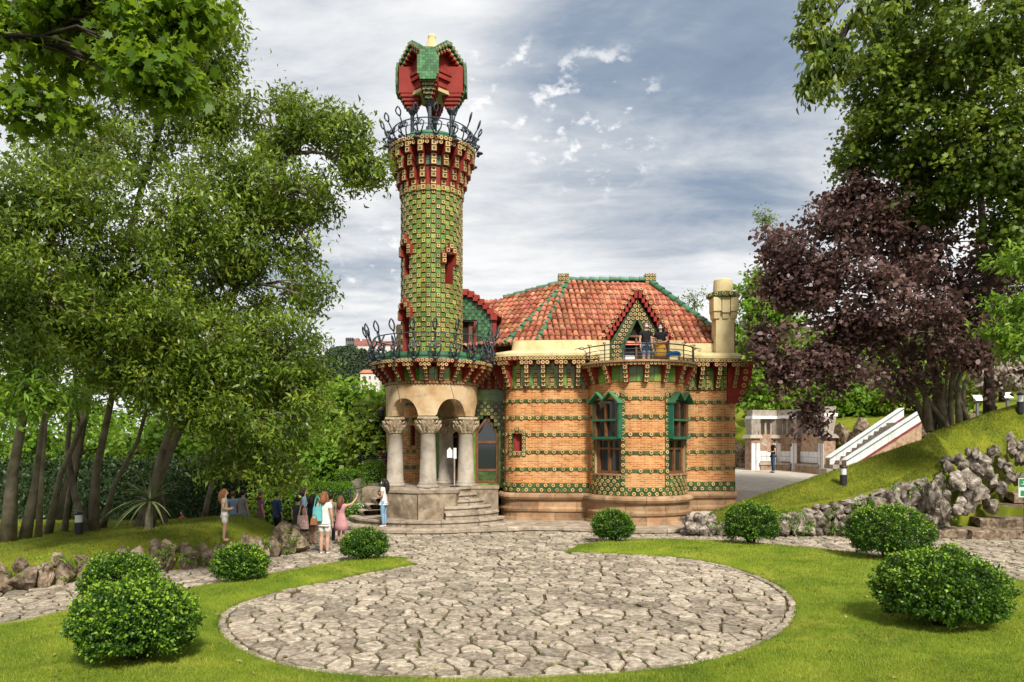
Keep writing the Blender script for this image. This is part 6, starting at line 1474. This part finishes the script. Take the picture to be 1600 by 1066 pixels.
def person(label, px, py_feet, Y, hpx, face, top, bottom, hair='hair_brown', hairlen=.0, pose='down', z=None, dress=None, shoes='white_shoe', long_sleeve=False, mask=False, bag=None, legs='shorts', group=None, stride=.0, build=1.0, sit=False):
    """face: compass of the gaze in degrees, 0 = away from the camera, 90 = to the right, 180 = to the camera"""
    p = at(px, py_feet, Y); z_ = p.z if z is None else z; k = hpx / F * Y / 1.745
    t = thing('person', label, 'person', (p.x, p.y, z_), group); t.rotation_euler = (0, 0, R(-face)); t.scale = (k,) * 3
    J = {n: list(v) for n, v in SKEL.items()}
    for n, v in POSE[pose].items(): J[n][:3] = v
    for n in J:
        if build != 1 and n[:3] not in ('nec', 'jaw', 'hea', 'cro'): J[n][3] *= build; J[n][4] *= build
    if stride:
        for q, s_ in ((1, 'l'), (-1, 'r')):
            J['th_' + s_][1] += q * stride * .3; J['lo_' + s_][1] += q * stride * .4; J['kn_' + s_][1] += q * stride * .5; J['cf_' + s_][1] += q * stride * .7; J['an_' + s_][1] += q * stride; J['toe_' + s_][1] += q * stride
    if sit:
        for n in J:
            if n[:2] not in ('hi', 'th', 'lo', 'kn', 'cf', 'an', 'to'): J[n][2] -= .42
        for s_, q in (('l', -1), ('r', 1)):
            J['hip_' + s_][:3] = (.09 * q, .03, .48); J['th_' + s_][:3] = (.1 * q, .24, .5); J['lo_' + s_][:3] = (.1 * q, .34, .5); J['kn_' + s_][:3] = (.1 * q, .46, .5); J['cf_' + s_][:3] = (.1 * q, .47, .28); J['an_' + s_][:3] = (.1 * q, .44, .08); J['toe_' + s_][:3] = (.1 * q, .57, .03)
    # hands: palm, four fingers and a thumb
    ed = list(EDGES); JJ = {n: tuple(v) for n, v in J.items()}
    for s_ in 'lr':
        pa, wr = Vector(J['pa_' + s_][:3]), Vector(J['wr_' + s_][:3]); d = (pa - wr).normalized(); sd = d.cross(Vector((1, 0, 0))); sd = sd.normalized() if sd.length > .1 else Vector((0, 0, 1)); q = 1 if s_ == 'r' else -1; inn = Vector((-q, 0, 0))
        for f, (o_, L_) in enumerate(((-.028, .062), (-.009, .075), (.010, .07), (.029, .055))):
            a = pa + sd * o_ + d * .03; JJ[f'f{f}a' + s_] = (*a, .010, .010); c = a + d * L_ * .55 + inn * .008; JJ[f'f{f}b' + s_] = (*c, .0085, .0085); e = c + d * L_ * .35 + inn * .02; JJ[f'f{f}c' + s_] = (*e, .007, .007)
            ed += [('pa_' + s_, f'f{f}a' + s_), (f'f{f}a' + s_, f'f{f}b' + s_), (f'f{f}b' + s_, f'f{f}c' + s_)]
        a = pa + sd * -.04 - d * .02; JJ['t1' + s_] = (*a, .011, .011); JJ['t2' + s_] = (*(a + d * .04 - sd * .012 + inn * .012), .009, .009); ed += [('pa_' + s_, 't1' + s_), ('t1' + s_, 't2' + s_)]
    for n in ('hem', 'belt', 'lo_l', 'lo_r'): JJ.pop(n)
    body = skin_obj('body', JJ, ed, 0, 'skin', t)
    def g(name, names, grow, mt, sub=1, root='pelvis'):
        jj = {n: tuple(J[n]) for n in names}; ee = [e for e in EDGES_G if e[0] in jj and e[1] in jj]; return skin_obj(name, jj, ee, grow, mt, t, sub, root)
    arms = [n + s_ for s_ in ('l', 'r') for n in (('sh_', 'ua_') if not long_sleeve else ('sh_', 'ua_', 'el_', 'fa_'))]
    g('top', ['hem', 'pelvis', 'waist', 'chest', 'collar'] + arms, .02, top)
    if dress:
        hem, fl, dm_ = dress; b = MB(); prof = [(.125, 1.12), (.165, 1.0), (.19, .92), (.19 + (fl - .19) * .5, (.92 + hem) / 2), (fl, hem), (fl - .012, hem)]; n = 20; Pp = []
        for rr, zz_ in prof:
            for i in range(n): a = 2 * math.pi * i / n; w = rr * (1 + .06 * math.sin(a * 5) * max(0, 1 - zz_)); Pp.append((w * math.cos(a), w * .82 * math.sin(a), zz_))
        b.add(Pp, [(l * n + i, l * n + (i + 1) % n, (l + 1) * n + (i + 1) % n, (l + 1) * n + i) for l in range(len(prof) - 1) for i in range(n)])
        o = bpy.data.objects.new('skirt', b.mesh('skirt', dm_, True)); COL.objects.link(o); o.parent = t
    else:
        lg = [n + s_ for s_ in 'lr' for n in (('hip_', 'th_', 'kn_', 'cf_', 'an_') if legs == 'trousers' else ('hip_', 'th_', 'lo_'))]
        for s_ in 'lr':
            if legs == 'shorts': J['th_' + s_][2] -= 0
        g('trousers' if legs == 'trousers' else 'shorts', ['belt', 'pelvis'] + lg, .018 if legs == 'shorts' else .014, bottom)
    if shoes:
        for s_, q in (('l', -1), ('r', 1)):
            a, to = J['an_' + s_], J['toe_' + s_]
            skin_obj('shoe', {'a': (a[0], a[1] - .02, .05, .042, .045), 'b': ((a[0] + to[0]) / 2, (a[1] + to[1]) / 2, .042, .044, .038), 'c': (to[0], to[1] + .015, .034, .04, .03)}, [('a', 'b'), ('b', 'c')], 0, shoes, t, 1, 'a')
    hz = -.42 if sit else 0
    b = MB(); b.ball((0, -.012, 1.652 + hz), (.098, .115, .105), 14, 10)
    b.v = [(x, y, zz_) if not (y > .055 and zz_ < 1.69 + hz) else (x, .055, zz_) for x, y, zz_ in b.v]
    if hairlen:
        b.tube([(0, -.05, 1.66 + hz), (0, -.085, 1.58 + hz), (0, -.105, 1.5 + hz), (0, -.115, 1.5 - hairlen * .5 + hz), (0, -.10, 1.5 - hairlen + hz)], [.09, .105, .105, .1, .045], 10)
        for q in (-1, 1): b.tube([(q * .08, -.01, 1.66 + hz), (q * .1, -.02, 1.56 + hz), (q * .1, -.03, 1.47 + hz), (q * .09, -.05, 1.47 - hairlen * .6 + hz)], [.035, .04, .04, .015], 7)
    o = bpy.data.objects.new('hair', b.mesh('hair', hair, True)); COL.objects.link(o); o.parent = t
    b = MB(); b.ball((0, .108, 1.6 + hz), (.012, .018, .022), 6, 5)
    for q in (-1, 1): b.ball((q * .084, .01, 1.615 + hz), (.012, .022, .032), 6, 5)
    o = bpy.data.objects.new('nose_and_ear', b.mesh('nose_and_ear', 'skin', True)); COL.objects.link(o); o.parent = body; o.name = 'facial_feature'
    b = MB()
    for q in (-1, 1): b.ball((q * .03, .096, 1.637 + hz), (.012, .008, .007), 6, 4)
    o = bpy.data.objects.new('eye', b.mesh('eye', 'hair_dark', True)); COL.objects.link(o); o.parent = body
    if mask:
        b = MB(); b.ball((0, .062, 1.583 + hz), (.068, .058, .05), 10, 7); o = bpy.data.objects.new('face_mask', b.mesh('face_mask', 'mask', True)); COL.objects.link(o); o.parent = t
    else:
        b = MB(); b.ball((0, .098, 1.563 + hz), (.022, .008, .007), 8, 4); o = bpy.data.objects.new('mouth', b.mesh('mouth', cmat('lip', (.36, .13, .11)), True)); COL.objects.link(o); o.parent = body
    return t
cmat('white_cloth', (.66, .64, .60)); cmat('white_shoe', (.68, .67, .66)); cmat('navy_plaid', (.015, .03, .07), c2=(.05, .09, .17), scale=30); cmat('dark_green_cloth', (.045, .06, .05)); cmat('black_cloth', (.014, .014, .016)); cmat('blue_jeans', (.20, .33, .46)); cmat('dark_jeans', (.04, .075, .14))
cmat('pink_cloth', (.52, .26, .27)); cmat('denim', (.12, .2, .33)); cmat('yellow_cloth', (.52, .27, .03)); cmat('sandal', (.12, .05, .03)); cmat('grey_cloth', (.25, .24, .23)); cmat('red_cloth', (.45, .03, .03)); cmat('beige_cloth', (.45, .38, .29)); cmat('khaki', (.2, .18, .12)); cmat('light_blue', (.22, .33, .45)); cmat('floral', (.62, .2, .17), c2=(.75, .66, .58), scale=22); cmat('turquoise', (.12, .42, .42)); cmat('tan_leather', (.25, .10, .035)); cmat('purple_cloth', (.3, .08, .2))
GV = 'visitors standing by the boulder wall'
person('girl in white shorts standing on top of the boulder wall', 351, 846, 17.5, 82, 75, 'beige_cloth', 'white_cloth', 'hair_auburn', .26, 'hold', shoes='pink_cloth', group=None)
person('man in a dark blue plaid shirt and dark shorts', 433, 842, 21.3, 74, 40, 'navy_plaid', 'black_cloth', 'hair_dark', 0, long_sleeve=True, group=GV, legs='trousers', shoes='black_cloth')
person('woman in a long dark green dress with a floral bag', 466, 856, 20.0, 81, 15, 'dark_green_cloth', 'dark_green_cloth', 'hair_dark', 0, dress=(.38, .25, 'dark_green_cloth'), shoes='sandal', group=GV, build=1.12)
person('dark-haired woman with a black backpack and grey shorts', 489, 852, 20.6, 80, 25, 'black_cloth', 'grey_cloth', 'hair_dark', .2, shoes='sandal', group=GV)
person('woman in white top and shorts with a turquoise shoulder bag', 507, 866, 18.95, 98, 12, 'white_cloth', 'white_cloth', 'hair_auburn', .1, 'down', group=GV, build=1.08)
person('girl in a pink dress pointing at the house', 533, 850, 20.6, 75, 20, 'pink_cloth', 'pink_cloth', 'hair_brown', .22, 'point', dress=(.5, .28, 'pink_cloth'), shoes='sandal', group=GV)
person('person in dark trousers half hidden behind the white-topped woman', 517, 851, 21.4, 80, 10, 'khaki', 'black_cloth', 'hair_dark', 0, legs='trousers', shoes='black_cloth', group=GV)
person('tall man at the back of the group looking right', 465, 838, 23.5, 80, 60, 'light_blue', 'denim', 'hair_dark', 0, 'cross', legs='trousers', group=GV)
person('woman in a light blue shirt beside the tall man', 475, 838, 23.0, 75, 70, 'light_blue', 'dark_jeans', 'hair_dark', .08, 'cross', legs='trousers', group=GV, long_sleeve=True)
person('visitor in jeans partly behind the grassy mound', 380, 838, 21.5, 72, 30, 'grey_cloth', 'blue_jeans', 'hair_dark', 0, legs='trousers', group=GV)
person('visitor in grey beside the one in jeans', 364, 836, 22.2, 68, 330, 'light_blue', 'grey_cloth', 'hair_brown', 0, legs='trousers', group=GV)
person('visitor in a purple top under the low branches', 408, 838, 21.8, 70, 60, 'purple_cloth', 'khaki', 'hair_brown', .1, legs='trousers', group=GV)
person('masked woman in white t-shirt and light jeans by the steps', 600, 825, 23.3, 76, 285, 'white_cloth', 'blue_jeans', 'hair_dark', .3, 'hold', z=.19, mask=True, legs='trousers')
person('masked man in black t-shirt and denim shorts on the bay balcony', 1009, 588, 24.75, 80, 165, 'black_cloth', 'denim', 'hair_brown', 0, 'down', z=5.2, mask=True, group='people on the bay balcony')
person('masked woman in black top and yellow skirt on the bay balcony', 1032, 588, 24.85, 78, 200, 'black_cloth', 'yellow_cloth', 'hair_dark', .05, 'hold', z=5.2, mask=True, dress=(.5, .26, 'yellow_cloth'), group='people on the bay balcony')
person('man in dark shirt and jeans reading on the right terrace', 1208, 737, 38.5, 53, 270, 'black_cloth', 'dark_jeans', 'hair_dark', 0, 'hold', legs='trousers', z=terr_z(0, 38.5) - .02, shoes='black_cloth')
person('seated visitor in red nearest the left porch column', 606, 748, 29.2, 62, 120, 'red_cloth', 'dark_jeans', 'hair_dark', .1, 'hold', z=1.33, sit=True, legs='trousers', group='visitors seated on the porch bench')
person('seated visitor at the outer end of the porch bench', 595, 748, 29.3, 62, 60, 'grey_cloth', 'black_cloth', 'hair_auburn', 0, 'hold', z=1.33, sit=True, legs='trousers', group='visitors seated on the porch bench')
person('person in red crouching among the trees behind the mound', 285, 838, 22.5, 60, 200, 'red_cloth', 'dark_jeans', 'hair_dark', 0, 'hold', z=-.1, sit=True, legs='trousers')
bpy.context.view_layer.update(); dg = bpy.context.evaluated_depsgraph_get(); res = []
for o in PENDING: res.append(bpy.data.meshes.new_from_object(o.evaluated_get(dg)))
for o, me in zip(PENDING, res): o.modifiers.clear(); o.data = me; me.polygons.foreach_set('use_smooth', [True] * len(me.polygons))
# bags carried
def bag(label, px, py, Y, w, h, m, strap, cat='bag', d=.12):
    p = at(px, py, Y); t = thing('shoulder_bag', label, cat, tuple(p)); b = MB(); b.box(p, (w, d, h), top=.82); me_ = b.build('pouch', m, t)
    b = MB(); b.tube([p + Vector((-w * .35, 0, h * .5)), p + Vector((-w * .2, 0, h * .5 + strap * .7)), p + Vector((0, 0, h * .5 + strap)), p + Vector((w * .2, 0, h * .5 + strap * .7)), p + Vector((w * .35, 0, h * .5))], .014, 6); b.build('strap', m, t); return t
bag('floral red and white tote bag on the green dress', 473, 816, 19.75, .30, .36, 'floral', .32); bag('turquoise shoulder bag of the white-topped woman', 496, 803, 18.8, .24, .36, 'turquoise', .28); bag('tan leather pouch under the turquoise bag', 491, 815, 18.75, .18, .16, 'tan_leather', .1); bag('black backpack on the dark-haired woman', 488, 806, 20.35, .28, .42, 'black_cloth', .06, 'backpack')
bag('bright blue bag lying on the balcony parapet', 1052, 553, 24.35, .5, .13, cmat('blue_bag', (.02, .13, .34)), .03)
b = MB(); p = at(1198, 705, 38.4); b.box((p.x - .15, p.y - .05, p.z + .35), (.28, .2, .03), Matrix.Rotation(.5, 3, 'Y')); tag(b.build('leaflet', 'white'), 'white leaflet held by the man on the terrace', 'leaflet')
# ------------------------------------------------------------------ garden furniture
M['castle_dark'] = mat('castle_stone', [(.1, .1, .1), (.15, .15, .15)], .3, .9)
def bollard(label, px, py, Y, z, h=.62):
    x = (px - 800) / F * Y; t = thing('bollard_lamp', label, 'lamp', (x, Y, z), 'bollard lamps'); b = MB(); b.lathe((x, Y, z), [(.0, 0), (.105, 0), (.105, h * .52), (.09, h * .54)], 18); b.build('post', 'black', t, False)
    b = MB(); b.lathe((x, Y, z), [(.088, h * .53), (.088, h * .86)], 18); b.build('diffuser', 'whitetile', t, True)
    b = MB(); b.lathe((x, Y, z), [(.10, h * .85), (.108, h * .86), (.105, h * .92), (.07, h * .98), (0, h)], 18); b.build('cap', 'black', t, True)
p = at(123, 845, 19.0); bollard('black bollard lamp on the mossy mound at left', 123, 845, 19.0, mound_z(p.x, 19.0) - .02)
p = at(1318, 727, 23.6); bollard('black bollard lamp on the right bank by the stair wall', 1318, 727, 23.6, berm_z(p.x, 23.6) - .02, .66)
bollard('black bollard lamp high on the bank at the right edge', 1594, 640, 25.4, berm_z((1594 - 800) / F * 25.4, 25.4) - .02, .72)
# green notice by the garden steps
p = at(1596, 762, 21.6); t = thing('garden_sign', 'small green and white sign on a dark post by the garden steps', 'sign', (p.x + .1, p.y, .3))
b = MB(); b.tube([(p.x + .1, p.y, .25), (p.x + .1, p.y, p.z + .2)], .03, 8); b.build('post', 'black', t)
M['sign_green'] = mat('sign_green', [(.03, .16, .06), (.04, .2, .08)], 3, .5); M['sign_white'] = mat('sign_white', [(.5, .6, .5), (.55, .64, .55)], 3, .5)
b = MB(); b.box((p.x + .06, p.y - .04, p.z), (.36, .02, .56)); b.build('panel', 'sign_white', t)
for (dx, dz, w, h) in ((.06, .14, .32, .24), (.0, -.16, .12, .16)): b = MB(); b.box((p.x + dx, p.y - .055, p.z + dz), (w, .006, h)); b.build('print_block', 'sign_green', t)
b = MB(); q = Vector((p.x + .06, p.y - .062, p.z + .14))                       # running-figure pictogram
b.ball(q + Vector((.0, 0, .075)), (.022, .004, .022), 8, 5)
for s_ in (((0, .05), (-.03, -.01)), ((-.03, -.01), (.03, -.04)), ((.03, -.04), (.0, -.1)), ((-.03, -.01), (-.06, -.05)), ((-.06, -.05), (-.11, -.04)), ((0, .04), (.06, .01)), ((0, .04), (-.06, .03))): b.tube([q + Vector((s_[0][0], 0, s_[0][1])), q + Vector((s_[1][0], 0, s_[1][1]))], .011, 5)
b.build('pictogram', 'sign_white', t)
# ------------------------------------------------------------------ tiled garden seat on the terrace
gs = thing('garden_bench', 'weathered brick and stone garden seat with white tile panels', 'bench', (13.6, 38.5, 1.3))
M['oldbrick'] = mat('old_brick', [(.22, .12, .075), (.36, .24, .16), (.42, .33, .24)], 5, .95, .6, 22, rnd=.2, spec=.1); M['oldstone'] = mat('old_stone', [(.26, .22, .18), (.42, .37, .31)], 4, .95, .5, 18, rnd=.1)
A0 = at(1172, 735, 41.5); A1 = at(1215, 735, 42.0); A2 = at(1252, 740, 40.3); A3 = at(1298, 745, 37.2)
PGS = Path([(A0.x, A0.y), (A1.x, A1.y), (A2.x, A2.y), (A3.x, A3.y)]); zb = 1.2
for a, c in zip(PGS.a[:-1], PGS.a[1:]):
    m = (a + c) / 2; p = PGS.pt(m); X = Matrix((PGS.tan(m), PGS.nrm(m), (0, 0, 1))).transposed(); w = c - a
    b = MB(); b.box((p.x, p.y, zb + 1.05), (w, .4, 2.1), X); b.build('back_wall', 'oldbrick', gs)
    q = PGS.pt(m, .35); b = MB(); b.box((q.x, q.y, zb + .45), (w - .5, .45, .12), X); b.build('seat_slab', 'oldstone', gs); b = MB(); b.box((q.x, q.y, zb + .2), (w - .6, .35, .4), X); b.build('seat_base', 'oldbrick', gs)
    k = max(2, int(w / .3))
    for i in range(k):
        for j in range(2): q = PGS.pt(a + w * (i + .5) / k, .215); b = MB(); b.box((q.x, q.y, zb + .72 + j * .3), (w / k * .93, .03, .28), X); b.build('white_tile', 'whitetile', gs)
    q = PGS.pt(m, .03); b = MB(); b.box((q.x, q.y, zb + 3.05), (w + .2, .7, .16), X); b.build('coping', 'white', gs); b = MB(); b.box((q.x, q.y, zb + 3.3), (w + .1, .55, .34), X); b.build('cornice', 'oldstone', gs)
    for i in range(max(2, int(w / .35))): q = PGS.pt(a + w * (i + .5) / max(2, int(w / .35)), .0); b = MB(); b.box((q.x, q.y, zb + 2.55), (.12, .3, .9), X); b.build('grille_bar', 'oldstone', gs)
for i, s_ in enumerate((0.05, PGS.a[1], PGS.a[2], PGS.L - .1)):
    q = PGS.pt(s_, .15); n = PGS.nrm(s_); X = Matrix((PGS.tan(s_), n, (0, 0, 1))).transposed(); b = MB(); b.box((q.x, q.y, zb + .95), (.55, .6, 1.9), X); b.build('pier', 'oldbrick', gs)
    b = MB(); b.box((q.x, q.y, zb + 1.98), (.85, .85, .2), X, top=.8); b.box((q.x, q.y, zb + 2.5), (.4, .45, .9), X, top=1.5); b.build('pier_cap', 'oldstone', gs)
    for u in (-.15, .15): p = q + PGS.nrm(s_) * .31 + PGS.tan(s_) * u; b = MB(); b.box((p.x, p.y, zb + .85), (.24, .03, 1.5), X); b.build('white_tile', 'whitetile', gs)
# stair with white tiled parapets
sw = thing('garden_stair', 'garden stair with two sloping white tiled parapets', 'stairs', (15.5, 35, 1.3))
for (p0, p1, Y0, Y1) in (((1296, 722), (1412, 644), 35.5, 36.5), ((1322, 726), (1440, 650), 33.6, 34.6)):
    a, c = at(*p0, Y0), at(*p1, Y1); u = (c - a).normalized(); L_ = (c - a).length; up = Vector((0, 0, 1)); nn = u.cross(up).normalized(); nn = nn if nn.y < 0 else -nn
    b = MB(); b.slab([(0, -2.6), (L_, -2.6 - 0), (L_, .16), (0, .16)], a - nn * .3, u, up, nn, .3); b.build('parapet_wall', 'oldbrick', sw)
    n = int(L_ / .42)
    for i in range(n): b = MB(); b.slab([(L_ * i / n + .006, -.22), (L_ * (i + 1) / n - .006, -.22), (L_ * (i + 1) / n - .006, .17), (L_ * i / n + .006, .17)], a, u, up, nn, .02); b.build('white_tile', 'whitetile', sw)
    b = MB(); b.slab([(0, .17), (L_, .17), (L_, .215), (0, .215)], a - nn * .34, u, up, nn, .4); b.build('coping', 'whitetile', sw); b = MB(); b.slab([(0, .168), (L_, .168), (L_, .2), (0, .2)], a + nn * .062, u, up, nn, .012); b.build('green_edge', 'green_paint', sw)
    b = MB(); b.slab([(0, -.34), (L_, -.34), (L_, -.225), (0, -.225)], a, u, up, nn, .03); b.build('string_course', 'magenta', sw)
for i in range(12):
    a = at(1300 + i * 10, 728 - i * 6.6, 35); b = MB(); b.box((a.x, a.y + .6, a.z - .75), (.42, 1.0, 1.2)); b.build('step', 'oldstone', sw)
# rock faces on the hillside
rw = thing('rock_face', 'rough rock wall below the hillside lawn behind the stair', 'wall', (17, 40.5, 1.4))
for i in range(90):
    x = random.uniform(16.6, 26); Yb = lerp([12, 17, 21, 40], [46.9, 44.9, 37.9, 34.9], x) - .25; z = random.uniform(1.3, 3.9); w = random.uniform(.5, .95); put('rock', random.choice(RB), rw, (x, Yb + (z - 1) * .1, z), rot=(random.uniform(-.4, .4), random.uniform(-.4, .4), random.uniform(0, 6)), sc=(w, .6, w * random.uniform(.9, 1.6)))
rw2 = thing('rock_face', 'pale stone wall high on the hillside at the right edge', 'wall', (27, 44, 6.5))
for i in range(70): p = at(random.uniform(1535, 1625), random.uniform(562, 605), 44); w = random.uniform(.5, .9); put('rock', random.choice(RG), rw2, (p.x, p.y + random.uniform(0, .3), p.z), rot=(random.uniform(-.4, .4), random.uniform(-.4, .4), random.uniform(0, 6)), sc=(w, .6, w))
rw3 = thing('rock_face', 'low mossy rock edge beside the end wall of the villa', 'wall', (12, 44, 1.4))
for i in range(30): p = at(random.uniform(1148, 1180), random.uniform(702, 722), 44.2); w = random.uniform(.4, .7); put('rock', random.choice(RB), rw3, (p.x, p.y, p.z), rot=(0, 0, random.uniform(0, 6)), sc=(w, .5, w * 1.1))
b = MB(); p0, p1 = at(1140, 705, 44.6), at(1185, 700, 44.6); b.add([p0 - Vector((2, 0, 0)), p1, p1 + Vector((0, 6, 2.2)), p0 + Vector((-2, 6, 2.6))], [(0, 1, 2, 3)]); struct(b.build('grassy_verge', 'moss'))
for i, (px, py) in enumerate(((1575, 618), (1528, 622))):
    p = at(px, py, 36); t = thing('information_lectern', ['slanted white information board on the upper terrace at right', 'slanted white information board glimpsed behind the copper stems'][i], 'sign', (p.x, p.y, p.z - .6)); b = MB(); b.box(p, (.42, .03, .34), Matrix.Rotation(-.6, 3, 'X')); b.build('board', 'white', t); b = MB(); b.box(p + Vector((0, .05, -.5)), (.1, .1, .9)); b.build('stand', 'castle_dark', t)
# ------------------------------------------------------------------ porch bench, lamp, handrail
bn = thing('park_bench', 'black slatted bench on the terrace left of the porch', 'bench', (at(594, 745, 29.2).x, 29.2, 1.34)); cx = at(594, 745, 29.2).x
for i in range(7): b = MB(); b.tube([(cx - .75, 28.92 - .04 * i, 1.82 + .085 * i), (cx + .55, 28.92 - .04 * i, 1.82 + .085 * i)], .022, 6); b.build('back_slat', 'black', bn)
for i in range(6): b = MB(); b.tube([(cx - .75, 28.98 + .08 * i, 1.79), (cx + .55, 28.98 + .08 * i, 1.79)], .022, 6); b.build('seat_slat', 'black', bn)
for x in (-.68, .48): b = MB(); b.tube([(cx + x, 28.66, 2.42), (cx + x, 28.9, 1.78), (cx + x, 28.86, 1.34)], .028, 6); b.tube([(cx + x, 28.9, 1.77), (cx + x, 29.4, 1.77), (cx + x, 29.44, 1.34)], .028, 6); b.build('leg', 'black', bn)
p = at(595.5, 700, 32); lp = thing('lamp_post', 'thin dark lamp post behind the bench left of the porch', 'lamp', (p.x, 32, 1.34)); b = MB(); b.tube([(p.x, 32, 1.3), (p.x, 32, 4.0)], .04, 8); b.build('post', 'black', lp); b = MB(); b.lathe((p.x, 32, 3.95), [(.03, 0), (.13, .05), (.17, .32), (.1, .4), (0, .45)], 10); b.build('lantern', 'black', lp)
hr = thing('handrail', 'thin dark handrail beside the left steps', 'railing', (-6.3, 25, 0)); b = MB(); a, c = at(548, 765, 25.6), at(527, 778, 24.4); b.tube([at(566, 762, 26.2), a, c], .018, 6); b.build('rail', 'iron', hr)
for q in (a,): b = MB(); b.tube([q, Vector((q.x, q.y, .1))], .022, 6); b.build('post', 'iron', hr)
fl_ = thing('white_flower_bed', 'low white flowers beside the left steps', 'flowers', tuple(at(556, 798, 25.2)))
P = np.array([tuple(at(random.uniform(546, 569), random.uniform(788, 800), 25.3 + random.random() * .4)) for _ in range(260)]); M['l_white'] = leafmat('white_petal', (.35, .36, .3), (.6, .6, .55), (.75, .75, .72), .2); leaves('blossom', P, rng.normal(0, 1, (260, 3)), rng.normal(0, .4, (260, 3)) + np.array([0, -.3, 1]), .06, .06, 'oval', 'l_white', fl_)
P = P - np.array([0, 0, .06]); P = np.repeat(P, 3, 0) + rng.normal(0, .06, (780, 3)); leaves('foliage', P, rng.normal(0, 1, (780, 3)), rng.normal(0, .4, (780, 3)) + np.array([0, 0, 1]), .09, .05, 'ever', 'l_hedge', fl_)
# ------------------------------------------------------------------ the far hill, castle and houses
def hill_z(x, y): 
    r = math.hypot((x + 118) / 150, (y - 640) / 170); return -9 + 86 * max(0, 1 - r ** 2) ** .9 + 3 * noise.noise((x * .02, y * .02, 0))
struct(grid_mesh(np.linspace(-420, 120, 70), np.linspace(400, 900, 60), hill_z).build('hill', 'field', smooth=True))
cs = thing('castle', 'red brick castle with a dark battlemented tower on the far hill', 'castle', (-118, 610, 76))
M['castle_brick'] = mat('castle_brick', [(.25, .09, .07), (.33, .14, .11)], .3, .9); M['far_wall'] = mat('far_wall', [(.5, .46, .4), (.62, .58, .52)], .2, .9); M['far_roof'] = mat('far_roof', [(.32, .12, .07), (.4, .17, .1)], .3, .9)
def cbx(name, px0, px1, py0, py1, Y, d, mt, par): a, c = at(px0, py1, Y), at(px1, py0, Y); b = MB(); b.box(((a.x + c.x) / 2, Y + d / 2, (a.z + c.z) / 2 - 1), (c.x - a.x, d, c.z - a.z + 2)); return b.build(name, mt, par)
cbx('tower', 540, 551.5, 529, 543, 600, 8, 'castle_dark', cs)
for k in range(4): cbx('merlon', 540 + k * 3.1, 541.8 + k * 3.1, 527.6, 529.4, 600, 8, 'castle_dark', cs)
cbx('range', 551.5, 640, 533, 545, 604, 14, 'castle_brick', cs); cbx('gable', 555, 560, 528.5, 535, 604.5, 6, 'castle_brick', cs); cbx('gable', 566, 578, 530, 535, 605, 6, 'castle_brick', cs); cbx('terrace_wall', 548, 640, 541.5, 547, 600, 4, 'far_wall', cs)
for k in range(9): cbx('window', 554 + k * 3.2, 555.3 + k * 3.2, 537.5, 540.5, 603.6, .6, 'castle_dark', cs)
Pq = []
for _ in range(520):
    px = random.choice((random.gauss(540, 18), random.gauss(560, 16), random.gauss(500, 22), random.uniform(455, 620))); y = random.uniform(470, 600); x = (px - 800) / F * y
    z = hill_z(x, y); py = HZ - (z - EYE) / y * F
    if py < 553 or (470 < px < 515 and py < 572) or (552 < px < 600 and py < 562) : continue
    Pq.append((x, y, z))
c_ = np.repeat(np.array(Pq), 110, 0); n = len(c_); o_ = unit(rng.normal(0, 1, (n, 3))); P = c_ + o_ * np.array([3.4, 3.4, 4.2]) + np.array([0, 0, 4.0]); o = leaves('far_wood', P, o_ + rng.normal(0, .5, (n, 3)), o_ + rng.normal(0, .4, (n, 3)) + np.array([0, 0, .5]), 1.8, 1.3, 'quad', 'l_far', None); stuff(o); tag(o, 'dark wood covering the slope of the castle hill', 'wood')
for i, (px, py, w, h, Y, lab) in enumerate([(578, 583, 30, 14, 300, 'white house with a red roof just left of the porch'), (530, 607, 18, 14, 260, 'white house among trees below the castle'), (545, 640, 26, 30, 230, 'pale house half hidden by valley trees'), (508, 598, 16, 10, 280, 'small red-roofed house at the edge of the evergreen')]):
    t = thing('far_house', lab, 'house', tuple(at(px, py + h, Y)), 'houses in the valley'); k = Y / F; p = at(px, py + h / 2, Y); W_, H_ = w * k, h * k
    b = MB(); b.box((p.x, Y + W_ * .3, p.z - H_ * .6), (W_, W_ * .6, H_ * 2.2)); b.build('wall', 'far_wall', t); zt_ = p.z + H_ * .5
    b = MB(); b.add([(p.x - W_ * .56, Y - .5, zt_), (p.x + W_ * .56, Y - .5, zt_), (p.x + W_ * .56, Y + W_ * .65, zt_), (p.x - W_ * .56, Y + W_ * .65, zt_), (p.x - W_ * .4, Y + W_ * .3, zt_ + W_ * .2), (p.x + W_ * .4, Y + W_ * .3, zt_ + W_ * .2)], [(0, 1, 5, 4), (2, 3, 4, 5), (1, 2, 5), (3, 0, 4)]); b.build('roof', 'far_roof', t)
    for q in range(3): b = MB(); b.box((p.x + (q - 1) * W_ * .28, Y - .1, p.z), (W_ * .1, .2, H_ * .35)); b.build('window', 'castle_dark', t)
